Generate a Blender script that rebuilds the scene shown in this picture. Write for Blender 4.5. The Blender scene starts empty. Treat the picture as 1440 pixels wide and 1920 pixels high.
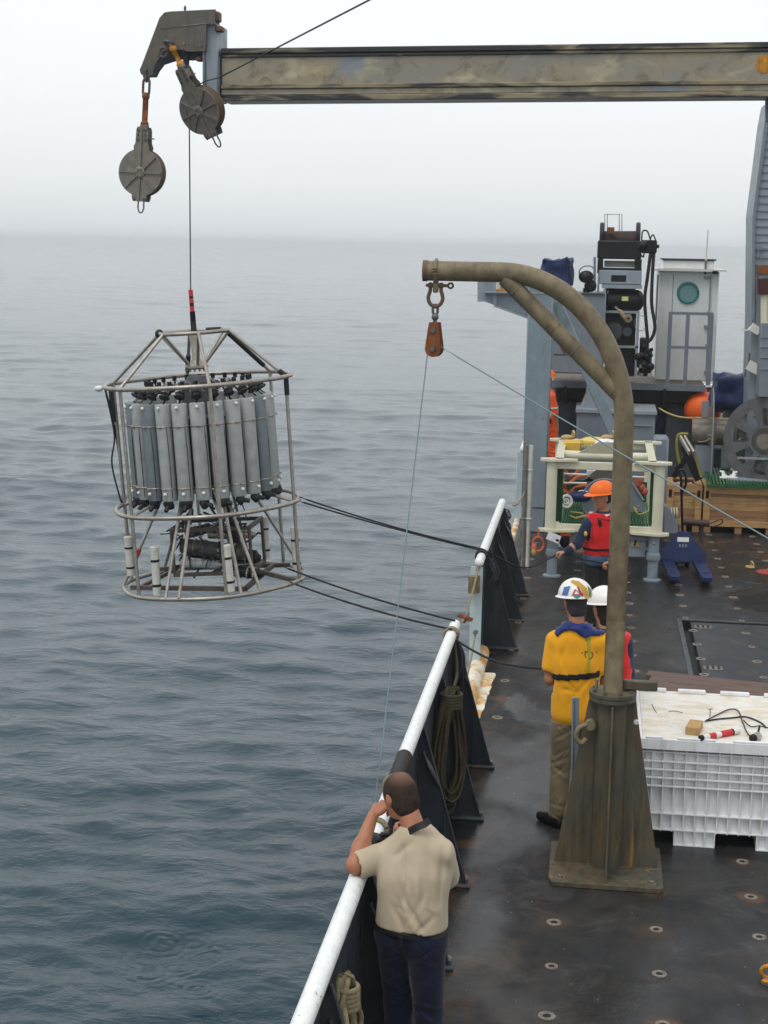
import bpy, bmesh, math, random
import numpy as np
from mathutils import Vector, Matrix, noise
from mathutils.bvhtree import BVHTree
scene = bpy.context.scene
COL = scene.collection
PI = math.pi
rnd = random.Random(7)

# ------------------------------------------------------------------ camera
CAM_H = 4.15
CAM_ROT = ((0.99108636, 0.13203289, 0.01775201),
           (-0.03916122, 0.16137353, 0.98611611),
           (0.12733506, -0.97802142, 0.16510568))      # rows: right, up, back
cam_data = bpy.data.cameras.new('camera')
cam = bpy.data.objects.new('camera', cam_data)
COL.objects.link(cam)
R3 = Matrix(CAM_ROT).transposed()
cam.matrix_world = Matrix.Translation((0, 0, CAM_H)) @ R3.to_4x4()
cam_data.sensor_fit = 'VERTICAL'
cam_data.sensor_height = 36.0
cam_data.lens = 56.25
cam_data.clip_start = 0.1
cam_data.clip_end = 20000
scene.camera = cam

# ------------------------------------------------------------------ world, sun, exposure
world = bpy.data.worlds.new('World')
scene.world = world
world.use_nodes = True
wn, wl = world.node_tree.nodes, world.node_tree.links
wn.clear()
SUN_EL, SUN_AZ = math.radians(62), math.radians(215)      # azimuth measured from +Y clockwise
sky = wn.new('ShaderNodeTexSky'); sky.sky_type = 'NISHITA'; sky.sun_disc = False
sky.sun_elevation = SUN_EL; sky.sun_rotation = SUN_AZ; sky.dust_density = 4
skys = wn.new('ShaderNodeVectorMath'); skys.operation = 'SCALE'; skys.inputs['Scale'].default_value = 0.10
wl.new(sky.outputs[0], skys.inputs[0])
tc = wn.new('ShaderNodeTexCoord'); sep = wn.new('ShaderNodeSeparateXYZ')
wl.new(tc.outputs['Generated'], sep.inputs[0])
ramp = wn.new('ShaderNodeValToRGB')                        # overcast layer: darker murk at the horizon
cr = ramp.color_ramp
cr.elements[0].position = 0.0; cr.elements[0].color = (0.74, 0.79, 0.83, 1)
cr.elements[1].position = 1.0; cr.elements[1].color = (1.08, 1.10, 1.13, 1)
for p, c in ((0.04, (0.90, 0.935, 0.955, 1)), (0.10, (1.0, 1.035, 1.055, 1)), (0.19, (1.03, 1.06, 1.08, 1))):
    e = cr.elements.new(p); e.color = c
wl.new(sep.outputs['Z'], ramp.inputs[0])
cn = wn.new('ShaderNodeTexNoise'); cn.inputs['Scale'].default_value = 1.6; cn.inputs['Detail'].default_value = 3
mp = wn.new('ShaderNodeMapping'); mp.inputs['Scale'].default_value = (1, 1, 4)
wl.new(tc.outputs['Generated'], mp.inputs[0]); wl.new(mp.outputs[0], cn.inputs['Vector'])
cm = wn.new('ShaderNodeMapRange'); cm.inputs['To Min'].default_value = 0.95; cm.inputs['To Max'].default_value = 1.05
wl.new(cn.outputs[0], cm.inputs[0])
cs = wn.new('ShaderNodeVectorMath'); cs.operation = 'SCALE'
wl.new(ramp.outputs[0], cs.inputs[0]); wl.new(cm.outputs[0], cs.inputs['Scale'])
mixc = wn.new('ShaderNodeMix'); mixc.data_type = 'RGBA'; mixc.inputs[0].default_value = 0.93
wl.new(skys.outputs[0], mixc.inputs[6]); wl.new(cs.outputs[0], mixc.inputs[7])
bg = wn.new('ShaderNodeBackground'); bg.inputs['Strength'].default_value = 1.0
wl.new(mixc.outputs[2], bg.inputs['Color'])
wo = wn.new('ShaderNodeOutputWorld'); wl.new(bg.outputs[0], wo.inputs[0])

sl = bpy.data.lights.new('sun', 'SUN'); sl.energy = 1.3; sl.angle = math.radians(25); sl.color = (1, 0.97, 0.93)
sun = bpy.data.objects.new('sun', sl); COL.objects.link(sun)
sd = Vector((math.sin(SUN_AZ) * math.cos(SUN_EL), math.cos(SUN_AZ) * math.cos(SUN_EL), math.sin(SUN_EL)))
sun.rotation_euler = (-sd).to_track_quat('-Z', 'Y').to_euler()
sun.location = (0, 0, 30)
scene.view_settings.view_transform = 'Standard'
scene.view_settings.look = 'None'
scene.view_settings.exposure = 0.0
scene.view_settings.gamma = 1.0
scene.cycles.volume_bounces = 3
scene.cycles.max_bounces = 8

# ------------------------------------------------------------------ pixel -> place
_F, _CX, _CY = 3000.0, 720.0, 960.0
_M = np.array(CAM_ROT)
def at(px, py, x=None, y=None, z=None):
    d = _M.T @ np.array([px - _CX, -(py - _CY), -_F])
    if x is not None: k = x / d[0]
    elif y is not None: k = y / d[1]
    else: k = (z - CAM_H) / d[2]
    return Vector((d[0] * k, d[1] * k, CAM_H + d[2] * k))

# ------------------------------------------------------------------ object helpers
OFF = {}
def tag(o, label=None, cat=None, group=None, kind=None):
    if label: o['label'] = label
    if cat: o['category'] = cat
    if group: o['group'] = group
    if kind: o['kind'] = kind
    return o
def thing(name, label, cat, loc=(0, 0, 0), group=None):
    o = bpy.data.objects.new(name, None); o.empty_display_size = 0.1
    COL.objects.link(o); o.location = loc; OFF[o.name] = Vector(loc)
    return tag(o, label, cat, group)
def dup(o, parent=None):
    c = o.copy(); COL.objects.link(c)
    if parent is not None: c.parent = parent
    OFF[c.name] = OFF.get(o.name, Vector((0, 0, 0)))
    for ch in list(o.children): dup(ch, c)
    return c
def link_mesh(name, me, mat, parent=None, origin=None, smooth=40):
    ob = bpy.data.objects.new(name, me)
    COL.objects.link(ob)
    for m in (mat if isinstance(mat, (list, tuple)) else [mat]): me.materials.append(m)
    base = OFF[parent.name] if parent is not None else Vector(origin if origin is not None else (0, 0, 0))
    me.transform(Matrix.Translation(-base))
    if parent is not None:
        ob.parent = parent
    else:
        ob.location = base
    OFF[ob.name] = base
    if smooth is not None:
        me.shade_smooth()
        if smooth < 180: me.set_sharp_from_angle(angle=math.radians(smooth))
    me.update()
    return ob

def frame_of(d):
    d = Vector(d).normalized()
    up = Vector((0, 0, 1)) if abs(d.z) < 0.95 else Vector((0, 1, 0))
    a = d.cross(up).normalized(); b = a.cross(d).normalized()
    return d, a, b

class MB:
    def __init__(s): s.v = []; s.f = []; s.m = []; s.mi = 0
    def add(s, vs, fs):
        n = len(s.v); s.v += [tuple(v) for v in vs]
        s.f += [tuple(i + n for i in f) for f in fs]; s.m += [s.mi] * len(fs)
        return s
    def box(s, c, size, rot=None, bev=0.0):
        """box with optional chamfered edges; rot = Matrix/Euler angles"""
        c = Vector(c); hx, hy, hz = (q / 2 for q in size)
        if rot is None: R = Matrix.Identity(3)
        elif isinstance(rot, Matrix): R = rot.to_3x3()
        else:
            from mathutils import Euler
            R = Euler(rot).to_matrix()
        b = min(bev, hx * .9, hy * .9, hz * .9)
        if b <= 0:
            P = [Vector((sx * hx, sy * hy, sz * hz)) for sz in (-1, 1) for sy in (-1, 1) for sx in (-1, 1)]
            F = [(0, 2, 3, 1), (4, 5, 7, 6), (0, 1, 5, 4), (2, 6, 7, 3), (0, 4, 6, 2), (1, 3, 7, 5)]
            return s.add([c + R @ p for p in P], F)
        bm = bmesh.new(); bmesh.ops.create_cube(bm, size=1)
        for v in bm.verts: v.co = Vector((v.co.x * 2 * hx, v.co.y * 2 * hy, v.co.z * 2 * hz))
        bmesh.ops.bevel(bm, geom=bm.edges[:], offset=b, segments=1, affect='EDGES', profile=.5)
        bm.verts.index_update()
        s.add([c + R @ v.co for v in bm.verts], [[v.index for v in f.verts] for f in bm.faces]); bm.free()
        return s
    def beam(s, p0, p1, w, h, up=(0, 0, 1), bev=0.0):
        p0, p1 = Vector(p0), Vector(p1); d = (p1 - p0); L = d.length; d.normalize()
        u = Vector(up); a = d.cross(u)
        if a.length < 1e-3: a = d.cross(Vector((0, 1, 0)))
        a.normalize(); b = a.cross(d)
        R = Matrix((a, d, b)).transposed()
        return s.box((p0 + p1) / 2, (w, L, h), R, bev)
    def cyl(s, p0, p1, r0, r1=None, n=16, caps=True):
        p0, p1 = Vector(p0), Vector(p1); r1 = r0 if r1 is None else r1
        d, a, b = frame_of(p1 - p0); vs = []
        for p, r in ((p0, r0), (p1, r1)):
            for i in range(n):
                t = 2 * PI * i / n; vs.append(p + (a * math.cos(t) + b * math.sin(t)) * r)
        fs = [(i, (i + 1) % n, n + (i + 1) % n, n + i) for i in range(n)]
        if caps: fs += [tuple(range(n))[::-1], tuple(range(n, 2 * n))]
        return s.add(vs, fs)
    def tube(s, pts, r, n=8, caps=True, closed=False):
        pts = [Vector(p) for p in pts]; m = len(pts); vs = []
        rr = r if isinstance(r, (list, tuple)) else [r] * m
        prev = None
        for i, p in enumerate(pts):
            if closed: t = pts[(i + 1) % m] - pts[i - 1]
            else: t = pts[min(i + 1, m - 1)] - pts[max(i - 1, 0)]
            if t.length < 1e-9: t = Vector((0, 0, 1))
            t.normalize()
            if prev is None: _, a, b = frame_of(t)
            else:
                a = prev - t * prev.dot(t)
                if a.length < 1e-6: _, a, b = frame_of(t)
                a.normalize(); b = t.cross(a)
            prev = a
            for k in range(n):
                q = 2 * PI * k / n; vs.append(p + (a * math.cos(q) + b * math.sin(q)) * rr[i])
        fs = []
        for i in range(m if closed else m - 1):
            j = (i + 1) % m
            for k in range(n):
                l = (k + 1) % n; fs.append((i * n + k, i * n + l, j * n + l, j * n + k))
        if caps and not closed: fs += [tuple(range(n))[::-1], tuple(range((m - 1) * n, m * n))]
        return s.add(vs, fs)
    def lathe(s, c, axis, prof, n=24, ref=None):
        """prof: list of (radius, height along axis)"""
        c = Vector(c); d, a, b = frame_of(axis); vs = []
        for r, h in prof:
            for k in range(n):
                q = 2 * PI * k / n; vs.append(c + d * h + (a * math.cos(q) + b * math.sin(q)) * max(r, 1e-4))
        fs = []
        for i in range(len(prof) - 1):
            for k in range(n):
                l = (k + 1) % n; fs.append((i * n + k, i * n + l, (i + 1) * n + l, (i + 1) * n + k))
        fs += [tuple(range(n))[::-1], tuple(range((len(prof) - 1) * n, len(prof) * n))]
        return s.add(vs, fs)
    def prism(s, poly, o, ax, ay, t):
        """poly (u,v) in frame o,ax,ay extruded by vector t"""
        o, ax, ay, t = Vector(o), Vector(ax), Vector(ay), Vector(t); n = len(poly)
        A = [o + ax * u + ay * v for u, v in poly]
        return s.add(A + [p + t for p in A], [tuple(range(n))[::-1], tuple(range(n, 2 * n))] +
                     [(i, (i + 1) % n, n + (i + 1) % n, n + i) for i in range(n)])
    def ell(s, c, r, n=16, m=10, rot=None):
        c = Vector(c); R = Matrix.Identity(3) if rot is None else rot
        r = (r, r, r) if isinstance(r, (int, float)) else r
        vs = [c + R @ Vector((0, 0, r[2]))]
        for i in range(1, m):
            th = PI * i / m
            for k in range(n):
                q = 2 * PI * k / n
                vs.append(c + R @ Vector((r[0] * math.sin(th) * math.cos(q), r[1] * math.sin(th) * math.sin(q), r[2] * math.cos(th))))
        vs.append(c + R @ Vector((0, 0, -r[2]))); L = len(vs) - 1; fs = []
        for k in range(n): fs.append((0, 1 + k, 1 + (k + 1) % n))
        for i in range(m - 2):
            for k in range(n):
                a = 1 + i * n + k; b = 1 + i * n + (k + 1) % n; fs.append((a, a + n, b + n, b))
        for k in range(n): fs.append((L, 1 + (m - 2) * n + (k + 1) % n, 1 + (m - 2) * n + k))
        return s.add(vs, fs)
    def torus(s, c, axis, R, r, n=32, m=8, a0=0, a1=2 * PI, q=1.0):
        c = Vector(c); d, a, b = frame_of(axis)
        full = abs(a1 - a0 - 2 * PI) < 1e-6; k = n if full else n + 1
        pts = [c + a * math.cos(a0 + (a1 - a0) * i / n) * R + b * math.sin(a0 + (a1 - a0) * i / n) * R * q for i in range(k)]
        return s.tube(pts, r, m, closed=full)
    def build(s, name, mat, parent=None, origin=None, smooth=40):
        me = bpy.data.meshes.new(name); me.from_pydata(s.v, [], s.f)
        for i, p in enumerate(me.polygons): p.material_index = s.m[i]
        bm = bmesh.new(); bm.from_mesh(me); bmesh.ops.recalc_face_normals(bm, faces=bm.faces[:]); bm.to_mesh(me); bm.free()
        return link_mesh(name, me, mat, parent, origin, smooth)

def bez(pts, n=12, closed=False):
    """Catmull-Rom through points"""
    P = [Vector(p) for p in pts]; out = []; m = len(P)
    for i in range(m if closed else m - 1):
        if closed: a, b, c, d = P[i - 1], P[i], P[(i + 1) % m], P[(i + 2) % m]
        else: a, b, c, d = P[max(i - 1, 0)], P[i], P[i + 1], P[min(i + 2, m - 1)]
        for k in range(n):
            t = k / n
            out.append(.5 * ((2 * b) + (c - a) * t + (2 * a - 5 * b + 4 * c - d) * t * t + (3 * b - a - 3 * c + d) * t ** 3))
    if not closed: out.append(P[-1])
    return out
def sag(p0, p1, s, n=24):
    p0, p1 = Vector(p0), Vector(p1)
    return [p0.lerp(p1, i / n) - Vector((0, 0, s * 4 * (i / n) * (1 - i / n))) for i in range(n + 1)]

# ------------------------------------------------------------------ materials
def newmat(name):
    m = bpy.data.materials.new(name); m.use_nodes = True
    nt = m.node_tree; b = nt.nodes['Principled BSDF']
    return m, nt, b
def nd(nt, t, **k):
    n = nt.nodes.new(t)
    for a, v in k.items():
        if a in n.inputs: n.inputs[a].default_value = v
        else: setattr(n, a, v)
    return n
def coords(nt, scale=(1, 1, 1), kind='Object'):
    t = nd(nt, 'ShaderNodeTexCoord'); m = nd(nt, 'ShaderNodeMapping'); m.inputs['Scale'].default_value = scale
    nt.links.new(t.outputs[kind], m.inputs[0]); return m.outputs[0]
def rampn(nt, src, stops):
    r = nt.nodes.new('ShaderNodeValToRGB'); e = r.color_ramp.elements
    while len(e) < len(stops): e.new(0.5)
    for i, (p, c) in enumerate(stops):
        e[i].position = p; e[i].color = (c, c, c, 1) if isinstance(c, (int, float)) else (*c, 1)
    nt.links.new(src, r.inputs[0]); return r.outputs[0]
def mixn(nt, f, a, b, mode='MIX'):
    m = nt.nodes.new('ShaderNodeMix'); m.data_type = 'RGBA'; m.blend_type = mode
    for i, q in ((0, f), (6, a), (7, b)):
        if isinstance(q, (int, float)): m.inputs[i].default_value = q if i == 0 else (q, q, q, 1)
        elif isinstance(q, (tuple, list)): m.inputs[i].default_value = (*q[:3], 1)
        else: nt.links.new(q, m.inputs[i])
    return m.outputs[2]
def noisen(nt, vec, scale, detail=5, rough=.55, dist=0.0):
    n = nd(nt, 'ShaderNodeTexNoise'); n.inputs['Scale'].default_value = scale
    n.inputs['Detail'].default_value = detail; n.inputs['Roughness'].default_value = rough; n.inputs['Distortion'].default_value = dist
    nt.links.new(vec, n.inputs['Vector']); return n.outputs[0]
def bumpn(nt, b, h, strength=.3, dist=.01):
    n = nt.nodes.new('ShaderNodeBump'); n.inputs['Strength'].default_value = strength; n.inputs['Distance'].default_value = dist
    nt.links.new(h, n.inputs['Height']); nt.links.new(n.outputs[0], b.inputs['Normal']); return n

def weathered(name, col, col2=None, dirt=(.03, .025, .02), dirt_amt=.35, rust=0.0, rust_col=(.14, .05, .018), rough=.5,
              metal=0.0, scale=6.0, stretch=(1, 1, .35), bump=.15, spec=.3, rs=False):
    """paint or bare metal with blotches, streaked grime and patches of rust"""
    m, nt, b = newmat(name); c2 = col2 or tuple(q * .72 for q in col)
    v = coords(nt); vs = coords(nt, stretch)
    base = mixn(nt, rampn(nt, noisen(nt, v, scale, 6), [(.35, 0), (.68, 1)]), col, c2)
    grime = rampn(nt, noisen(nt, vs, scale * 2.3, 8, .65), [(.45, 0), (.75, 1)])
    gm = nd(nt, 'ShaderNodeMath', operation='MULTIPLY'); nt.links.new(grime, gm.inputs[0]); gm.inputs[1].default_value = dirt_amt
    base = mixn(nt, gm.outputs[0], base, dirt)
    if rust > 0:
        rn = rampn(nt, noisen(nt, vs if rs else v, scale * 1.3, 9, .7, .4), [(max(0, .72 - rust * .35), 0), (min(.99, .76 - rust * .3), 1)])
        rc = mixn(nt, noisen(nt, v, scale * 6), rust_col, tuple(min(1, q * 2.2) for q in rust_col))
        base = mixn(nt, rn, base, rc)
    nt.links.new(base, b.inputs['Base Color'])
    rr = rampn(nt, noisen(nt, v, scale * 3, 5), [(.3, max(.05, rough - .12)), (.7, min(1, rough + .15))])
    nt.links.new(rr, b.inputs['Roughness']); b.inputs['Metallic'].default_value = metal
    b.inputs['Specular IOR Level'].default_value = spec
    if bump: bumpn(nt, b, noisen(nt, v, scale * 7, 6, .6), bump, .004)
    return m
def simple(name, col, rough=.6, metal=0.0, var=.12, scale=14, bump=.0, emis=None):
    m, nt, b = newmat(name); v = coords(nt)
    c = mixn(nt, noisen(nt, v, scale, 4), tuple(q * (1 - var) for q in col), tuple(min(1, q * (1 + var)) for q in col))
    nt.links.new(c, b.inputs['Base Color']); b.inputs['Roughness'].default_value = rough; b.inputs['Metallic'].default_value = metal
    b.inputs['Specular IOR Level'].default_value = .3
    if bump: bumpn(nt, b, noisen(nt, v, scale * 4, 4), bump, .004)
    return m
def cloth(name, col, var=.18, weave=900, rough=.9, fold=.35, scale=9):
    m, nt, b = newmat(name); v = coords(nt)
    n1 = noisen(nt, v, scale, 4, .5)
    c = mixn(nt, rampn(nt, n1, [(.3, 0), (.7, 1)]), tuple(q * (1 - var) for q in col), tuple(min(1, q * (1 + var)) for q in col))
    nt.links.new(c, b.inputs['Base Color']); b.inputs['Roughness'].default_value = rough
    b.inputs['Specular IOR Level'].default_value = .2
    b.inputs['Sheen Weight'].default_value = .15
    bumpn(nt, b, noisen(nt, coords(nt, (1, 1, .45)), 48, 5, .6, .8), fold * .35, .006)
    return m
def wood(name, col, dark, stretch=(1, 14, 14), scale=2.5, rough=.75):
    m, nt, b = newmat(name); v = coords(nt, stretch)
    n = noisen(nt, v, scale, 8, .6, .6)
    c = mixn(nt, rampn(nt, n, [(.3, 0), (.7, 1)]), col, dark)
    c = mixn(nt, rampn(nt, noisen(nt, coords(nt), 5, 5), [(.5, 0), (.8, .6)]), c, tuple(q * .45 for q in dark))
    nt.links.new(c, b.inputs['Base Color']); b.inputs['Roughness'].default_value = rough
    bumpn(nt, b, n, .3, .004); return m

M = {}
M['white_paint'] = weathered('white_paint', (.80, .83, .82), (.74, .78, .77), (.35, .27, .16), .18, .12, rough=.35, scale=5, bump=.08)
M['rail_paint'] = weathered('rail_paint', (.80, .83, .82), (.70, .74, .73), (.40, .34, .24), .30, .30, (.16, .07, .02), rough=.35, scale=13, stretch=(1, 1, 1), bump=.2)
M['white_rusty'] = weathered('white_rusty', (.76, .76, .68), (.66, .62, .46), (.42, .26, .08), .5, .72, (.36, .19, .05), rough=.5, scale=2.6)
M['end_paint'] = weathered('end_paint', (.48, .58, .60), (.40, .50, .52), (.2, .16, .08), .25, .15, rough=.45, scale=5)
M['navy_grey'] = weathered('navy_grey', (.034, .043, .054), (.022, .029, .037), (.10, .105, .10), .30, .12, rough=.5, scale=5, stretch=(1, 1, .15), bump=.2)
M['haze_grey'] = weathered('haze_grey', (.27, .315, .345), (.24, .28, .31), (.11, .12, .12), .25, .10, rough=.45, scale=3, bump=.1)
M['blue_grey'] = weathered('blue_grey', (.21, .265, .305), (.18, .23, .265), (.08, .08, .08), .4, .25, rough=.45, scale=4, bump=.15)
M['mid_grey'] = weathered('mid_grey', (.19, .22, .25), (.16, .19, .22), (.07, .07, .07), .25, .06, rough=.5, scale=3, bump=.1)
M['dark_grey'] = weathered('dark_grey', (.07, .08, .09), (.05, .055, .065), (.02, .02, .02), .4, .1, rough=.5, scale=4)
M['khaki_steel'] = weathered('khaki_steel', (.23, .185, .110), (.145, .12, .075), (.055, .045, .03), .7, .25, (.10, .055, .025), rough=.5, scale=8, stretch=(1, 1, .5), bump=.5)
M['rusty_steel'] = weathered('rusty_steel', (.17, .085, .05), (.11, .085, .055), (.05, .035, .02), .4, .2, (.13, .055, .025), rough=.6, scale=6, bump=.3)
M['pedestal'] = weathered('pedestal', (.120, .095, .055), (.070, .075, .062), (.03, .022, .013), .75, .34, (.15, .085, .022), rough=.5, scale=4, stretch=(1.8, 1.8, .22), bump=.4, rs=True)
M['galv'] = weathered('galv', (.235, .215, .185), (.17, .155, .13), (.08, .06, .04), .4, .12, rough=.5, metal=.35, scale=12, bump=.3)
M['rust'] = weathered('rust', (.24, .075, .022), (.14, .05, .02), (.05, .025, .015), .4, .3, (.2, .06, .015), rough=.8, scale=14, bump=.5)
M['stainless'] = weathered('stainless', (.40, .38, .34), (.32, .29, .25), (.13, .09, .055), .5, .06, rough=.38, metal=.65, scale=10, stretch=(1, 1, 1), bump=.1)
M['chain_steel'] = weathered('chain_steel', (.16, .15, .16), (.11, .09, .09), (.07, .04, .03), .4, .2, rough=.55, metal=.4, scale=30, bump=.3)
M['black'] = simple('black', (.006, .006, .007), .5, var=.3, bump=.1)
M['machine_black'] = simple('machine_black', (.005, .005, .006), .45, var=.4, scale=8, bump=.3)
M['rubber'] = simple('rubber', (.018, .018, .02), .6)
M['red'] = simple('red', (.55, .03, .03), .45)
M['offwhite'] = simple('offwhite', (.68, .68, .64), .45)
M['pvc'] = weathered('pvc', (.60, .60, .54), (.5, .5, .45), (.25, .2, .14), .3, 0, rough=.45, scale=14)
M['cream'] = weathered('cream', (.62, .60, .46), (.56, .54, .41), (.3, .26, .17), .18, 0, rough=.4, scale=5, bump=.05)
M['green'] = weathered('green', (.014, .10, .032), (.01, .075, .026), (.01, .02, .01), .3, 0, rough=.4, scale=7)
M['yellow'] = simple('yellow', (.62, .40, .06), .45)
M['ochre'] = weathered('ochre', (.60, .28, .03), (.45, .17, .02), (.03, .02, .01), .75, .3, (.3, .08, .01), rough=.5, scale=22)
M['orange'] = simple('orange', (.85, .13, .02), .5, var=.06)
M['hat_orange'] = simple('hat_orange', (.86, .15, .01), .35, var=.03)
M['hat_white'] = simple('hat_white', (.78, .78, .74), .3, var=.03)
M['teal'] = simple('teal', (.04, .22, .21), .4)
M['plastic_white'] = weathered('plastic_white', (.76, .78, .79), (.71, .73, .75), (.25, .22, .17), .35, 0, rough=.45, scale=7, bump=.06)
M['pjblue'] = weathered('pjblue', (.007, .020, .10), (.006, .015, .06), (.015, .015, .02), .35, .06, rough=.4, scale=6)
M['tarp'] = cloth('tarp', (.010, .020, .075), .35, fold=2.2, rough=.45)
M['wood_new'] = wood('wood_new', (.46, .29, .12), (.30, .16, .06))
M['wood_red'] = wood('wood_red', (.30, .17, .08), (.21, .10, .045))
M['plank'] = wood('plank', (.14, .085, .065), (.075, .045, .036))
M['timber'] = wood('timber', (.5, .33, .14), (.36, .21, .08), (14, 2, 14))
M['rope_tan'] = weathered('rope_tan', (.30, .25, .15), (.20, .17, .10), (.08, .06, .03), .5, 0, rough=.95, scale=60, bump=.9)
M['rope_brown'] = weathered('rope_brown', (.085, .072, .042), (.055, .046, .028), (.04, .03, .02), .5, 0, rough=.95, scale=60, bump=.9)
M['rope_dark'] = simple('rope_dark', (.02, .021, .026), .8, scale=80, bump=.5)
M['rope_yellow'] = simple('rope_yellow', (.40, .33, .12), .8)
M['line_teal'] = simple('line_teal', (.19, .27, .28), .6)
M['skin'] = simple('skin', (.42, .205, .125), .5, var=.14, scale=30, bump=.1)
M['skin_tan'] = simple('skin_tan', (.35, .15, .085), .45, var=.30, scale=22, bump=.25)
M['glass'] = simple('glass', (.16, .30, .30), .15, var=.1)
M['brownfloor'] = weathered('brownfloor', (.13, .095, .06), (.09, .07, .05), (.04, .03, .02), .4, 0, rough=.6, scale=3)
M['tube_grey'] = weathered('tube_grey', (.40, .415, .405), (.31, .325, .325), (.05, .05, .05), .2, 0, rough=.5, scale=9, stretch=(1, 1, .3), bump=.06)
M['tube_dark'] = weathered('tube_dark', (.20, .23, .245), (.16, .19, .205), (.04, .04, .04), .2, 0, rough=.5, scale=9, stretch=(1, 1, .3), bump=.06)
# ------------------------------------------------------------------ sea
SEA_Z = -2.9
def build_sea():
    rng = np.random.RandomState(3)
    ang = np.concatenate([np.linspace(-28, 22, 620), np.linspace(23.5, 330.5, 150)])
    ang = np.radians(90 + 3 - ang)[::-1]          # compass sector of the view gets the fine spokes
    r = [5.0]
    while r[-1] < 9000: r.append(r[-1] * (1.0045 if r[-1] < 400 else 1.05))
    r = np.array(r)
    Rr, A = np.meshgrid(r, ang, indexing='ij')
    X = Rr * np.cos(A); Y = Rr * np.sin(A); Z = np.zeros_like(X)
    sp = Rr * 0.0045 * 2.6; sp[r > 400] *= 8
    for i in range(110):
        lam = 0.22 * (13.0 / 0.22) ** (rng.rand() ** 1.25)
        th = math.radians(96) + rng.randn() * 0.62
        amp = 0.0050 * lam ** 0.80 * (0.4 + rng.rand()) * (1.35 if lam < .8 else 1.1 if lam < 2.5 else .52)
        k = 2 * PI / lam
        ph = k * (X * math.cos(th) + Y * math.sin(th)) + rng.rand() * 6.28
        w = np.clip((lam - sp) / (sp + 1e-6), 0, 1)
        wob = 0.6 * np.sin(0.13 * X + 0.07 * Y * (1 + i % 3) + i)
        Z += amp * w * (np.sin(ph + wob) + .18 * np.sin(2 * ph + wob))
    # gusts: patches of calmer water
    Z *= 0.62 + 0.38 * np.sin(0.11 * X + 0.9 * np.sin(0.05 * Y)) * np.sin(0.07 * Y + 1.3)
    # rings where drops fall from the lifted instrument
    for px, py, a in ((305, 1757, .007), (385, 1783, .006), (275, 1784, .006), (282, 1815, .008), (370, 1845, .006), (335, 1800, .006), (362, 1752, .004)):
        c = at(px, py, z=SEA_Z); d = np.hypot(X - c.x, Y - c.y)
        Z += a * np.sin(d * 2 * PI / .085) * np.exp(-d / .17) * (d < .9)
    verts = np.stack([X, Y, Z + SEA_Z], -1).reshape(-1, 3)
    nr, na = X.shape
    i = np.arange(nr - 1)[:, None] * na; j = np.arange(na)[None, :]; j2 = (j + 1) % na
    F = np.stack([i + j, i + j2, i + na + j2, i + na + j], -1).reshape(-1, 4)
    me = bpy.data.meshes.new('sea')
    me.vertices.add(len(verts)); me.vertices.foreach_set('co', verts.ravel())
    me.loops.add(F.size); me.loops.foreach_set('vertex_index', F.ravel().astype(np.int32))
    me.polygons.add(len(F)); me.polygons.foreach_set('loop_start', np.arange(0, F.size, 4, dtype=np.int32))
    me.update(); me.validate()
    m, nt, b = newmat('sea_water')
    b.inputs['Base Color'].default_value = (.009, .036, .052, 1)
    b.inputs['Roughness'].default_value = .09; b.inputs['IOR'].default_value = 1.333
    v1 = coords(nt, (1, 1.5, 1)); v2 = coords(nt, (.8, 1.3, 1))
    a = noisen(nt, v1, 5.5, 5, .62, .3); c = noisen(nt, v2, 1.3, 5, .6, .5); e = noisen(nt, v2, .16, 4, .55, .4)
    ad = nd(nt, 'ShaderNodeMath', operation='MULTIPLY_ADD'); nt.links.new(a, ad.inputs[0]); ad.inputs[1].default_value = .36; nt.links.new(c, ad.inputs[2])
    ad2 = nd(nt, 'ShaderNodeMath', operation='MULTIPLY_ADD'); nt.links.new(e, ad2.inputs[0]); ad2.inputs[1].default_value = 2.0; nt.links.new(ad.outputs[0], ad2.inputs[2])
    hsum = ad2.outputs[0]; tcx = nd(nt, 'ShaderNodeTexCoord')
    for px, py, am in ((305, 1757, 1.), (385, 1783, .9), (275, 1784, .9), (282, 1815, .6), (370, 1845, .8), (335, 1800, .7), (362, 1752, .5)):
        ds = nd(nt, 'ShaderNodeVectorMath', operation='DISTANCE'); nt.links.new(tcx.outputs['Object'], ds.inputs[0]); ds.inputs[1].default_value = at(px, py, z=SEA_Z)[:]
        m1 = nd(nt, 'ShaderNodeMath', operation='MULTIPLY'); nt.links.new(ds.outputs['Value'], m1.inputs[0]); m1.inputs[1].default_value = 66
        m2 = nd(nt, 'ShaderNodeMath', operation='SINE'); nt.links.new(m1.outputs[0], m2.inputs[0])
        fd = rampn(nt, ds.outputs['Value'], [(0, .20 * am), (.12, .11 * am), (.36, 0)])
        m3 = nd(nt, 'ShaderNodeMath', operation='MULTIPLY_ADD'); nt.links.new(m2.outputs[0], m3.inputs[0]); nt.links.new(fd, m3.inputs[1]); nt.links.new(hsum, m3.inputs[2]); hsum = m3.outputs[0]
    bumpn(nt, b, hsum, .85, .060)
    ob = link_mesh('sea', me, m, None, smooth=180)
    tag(ob, kind='structure'); return ob
sea = build_sea()

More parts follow.
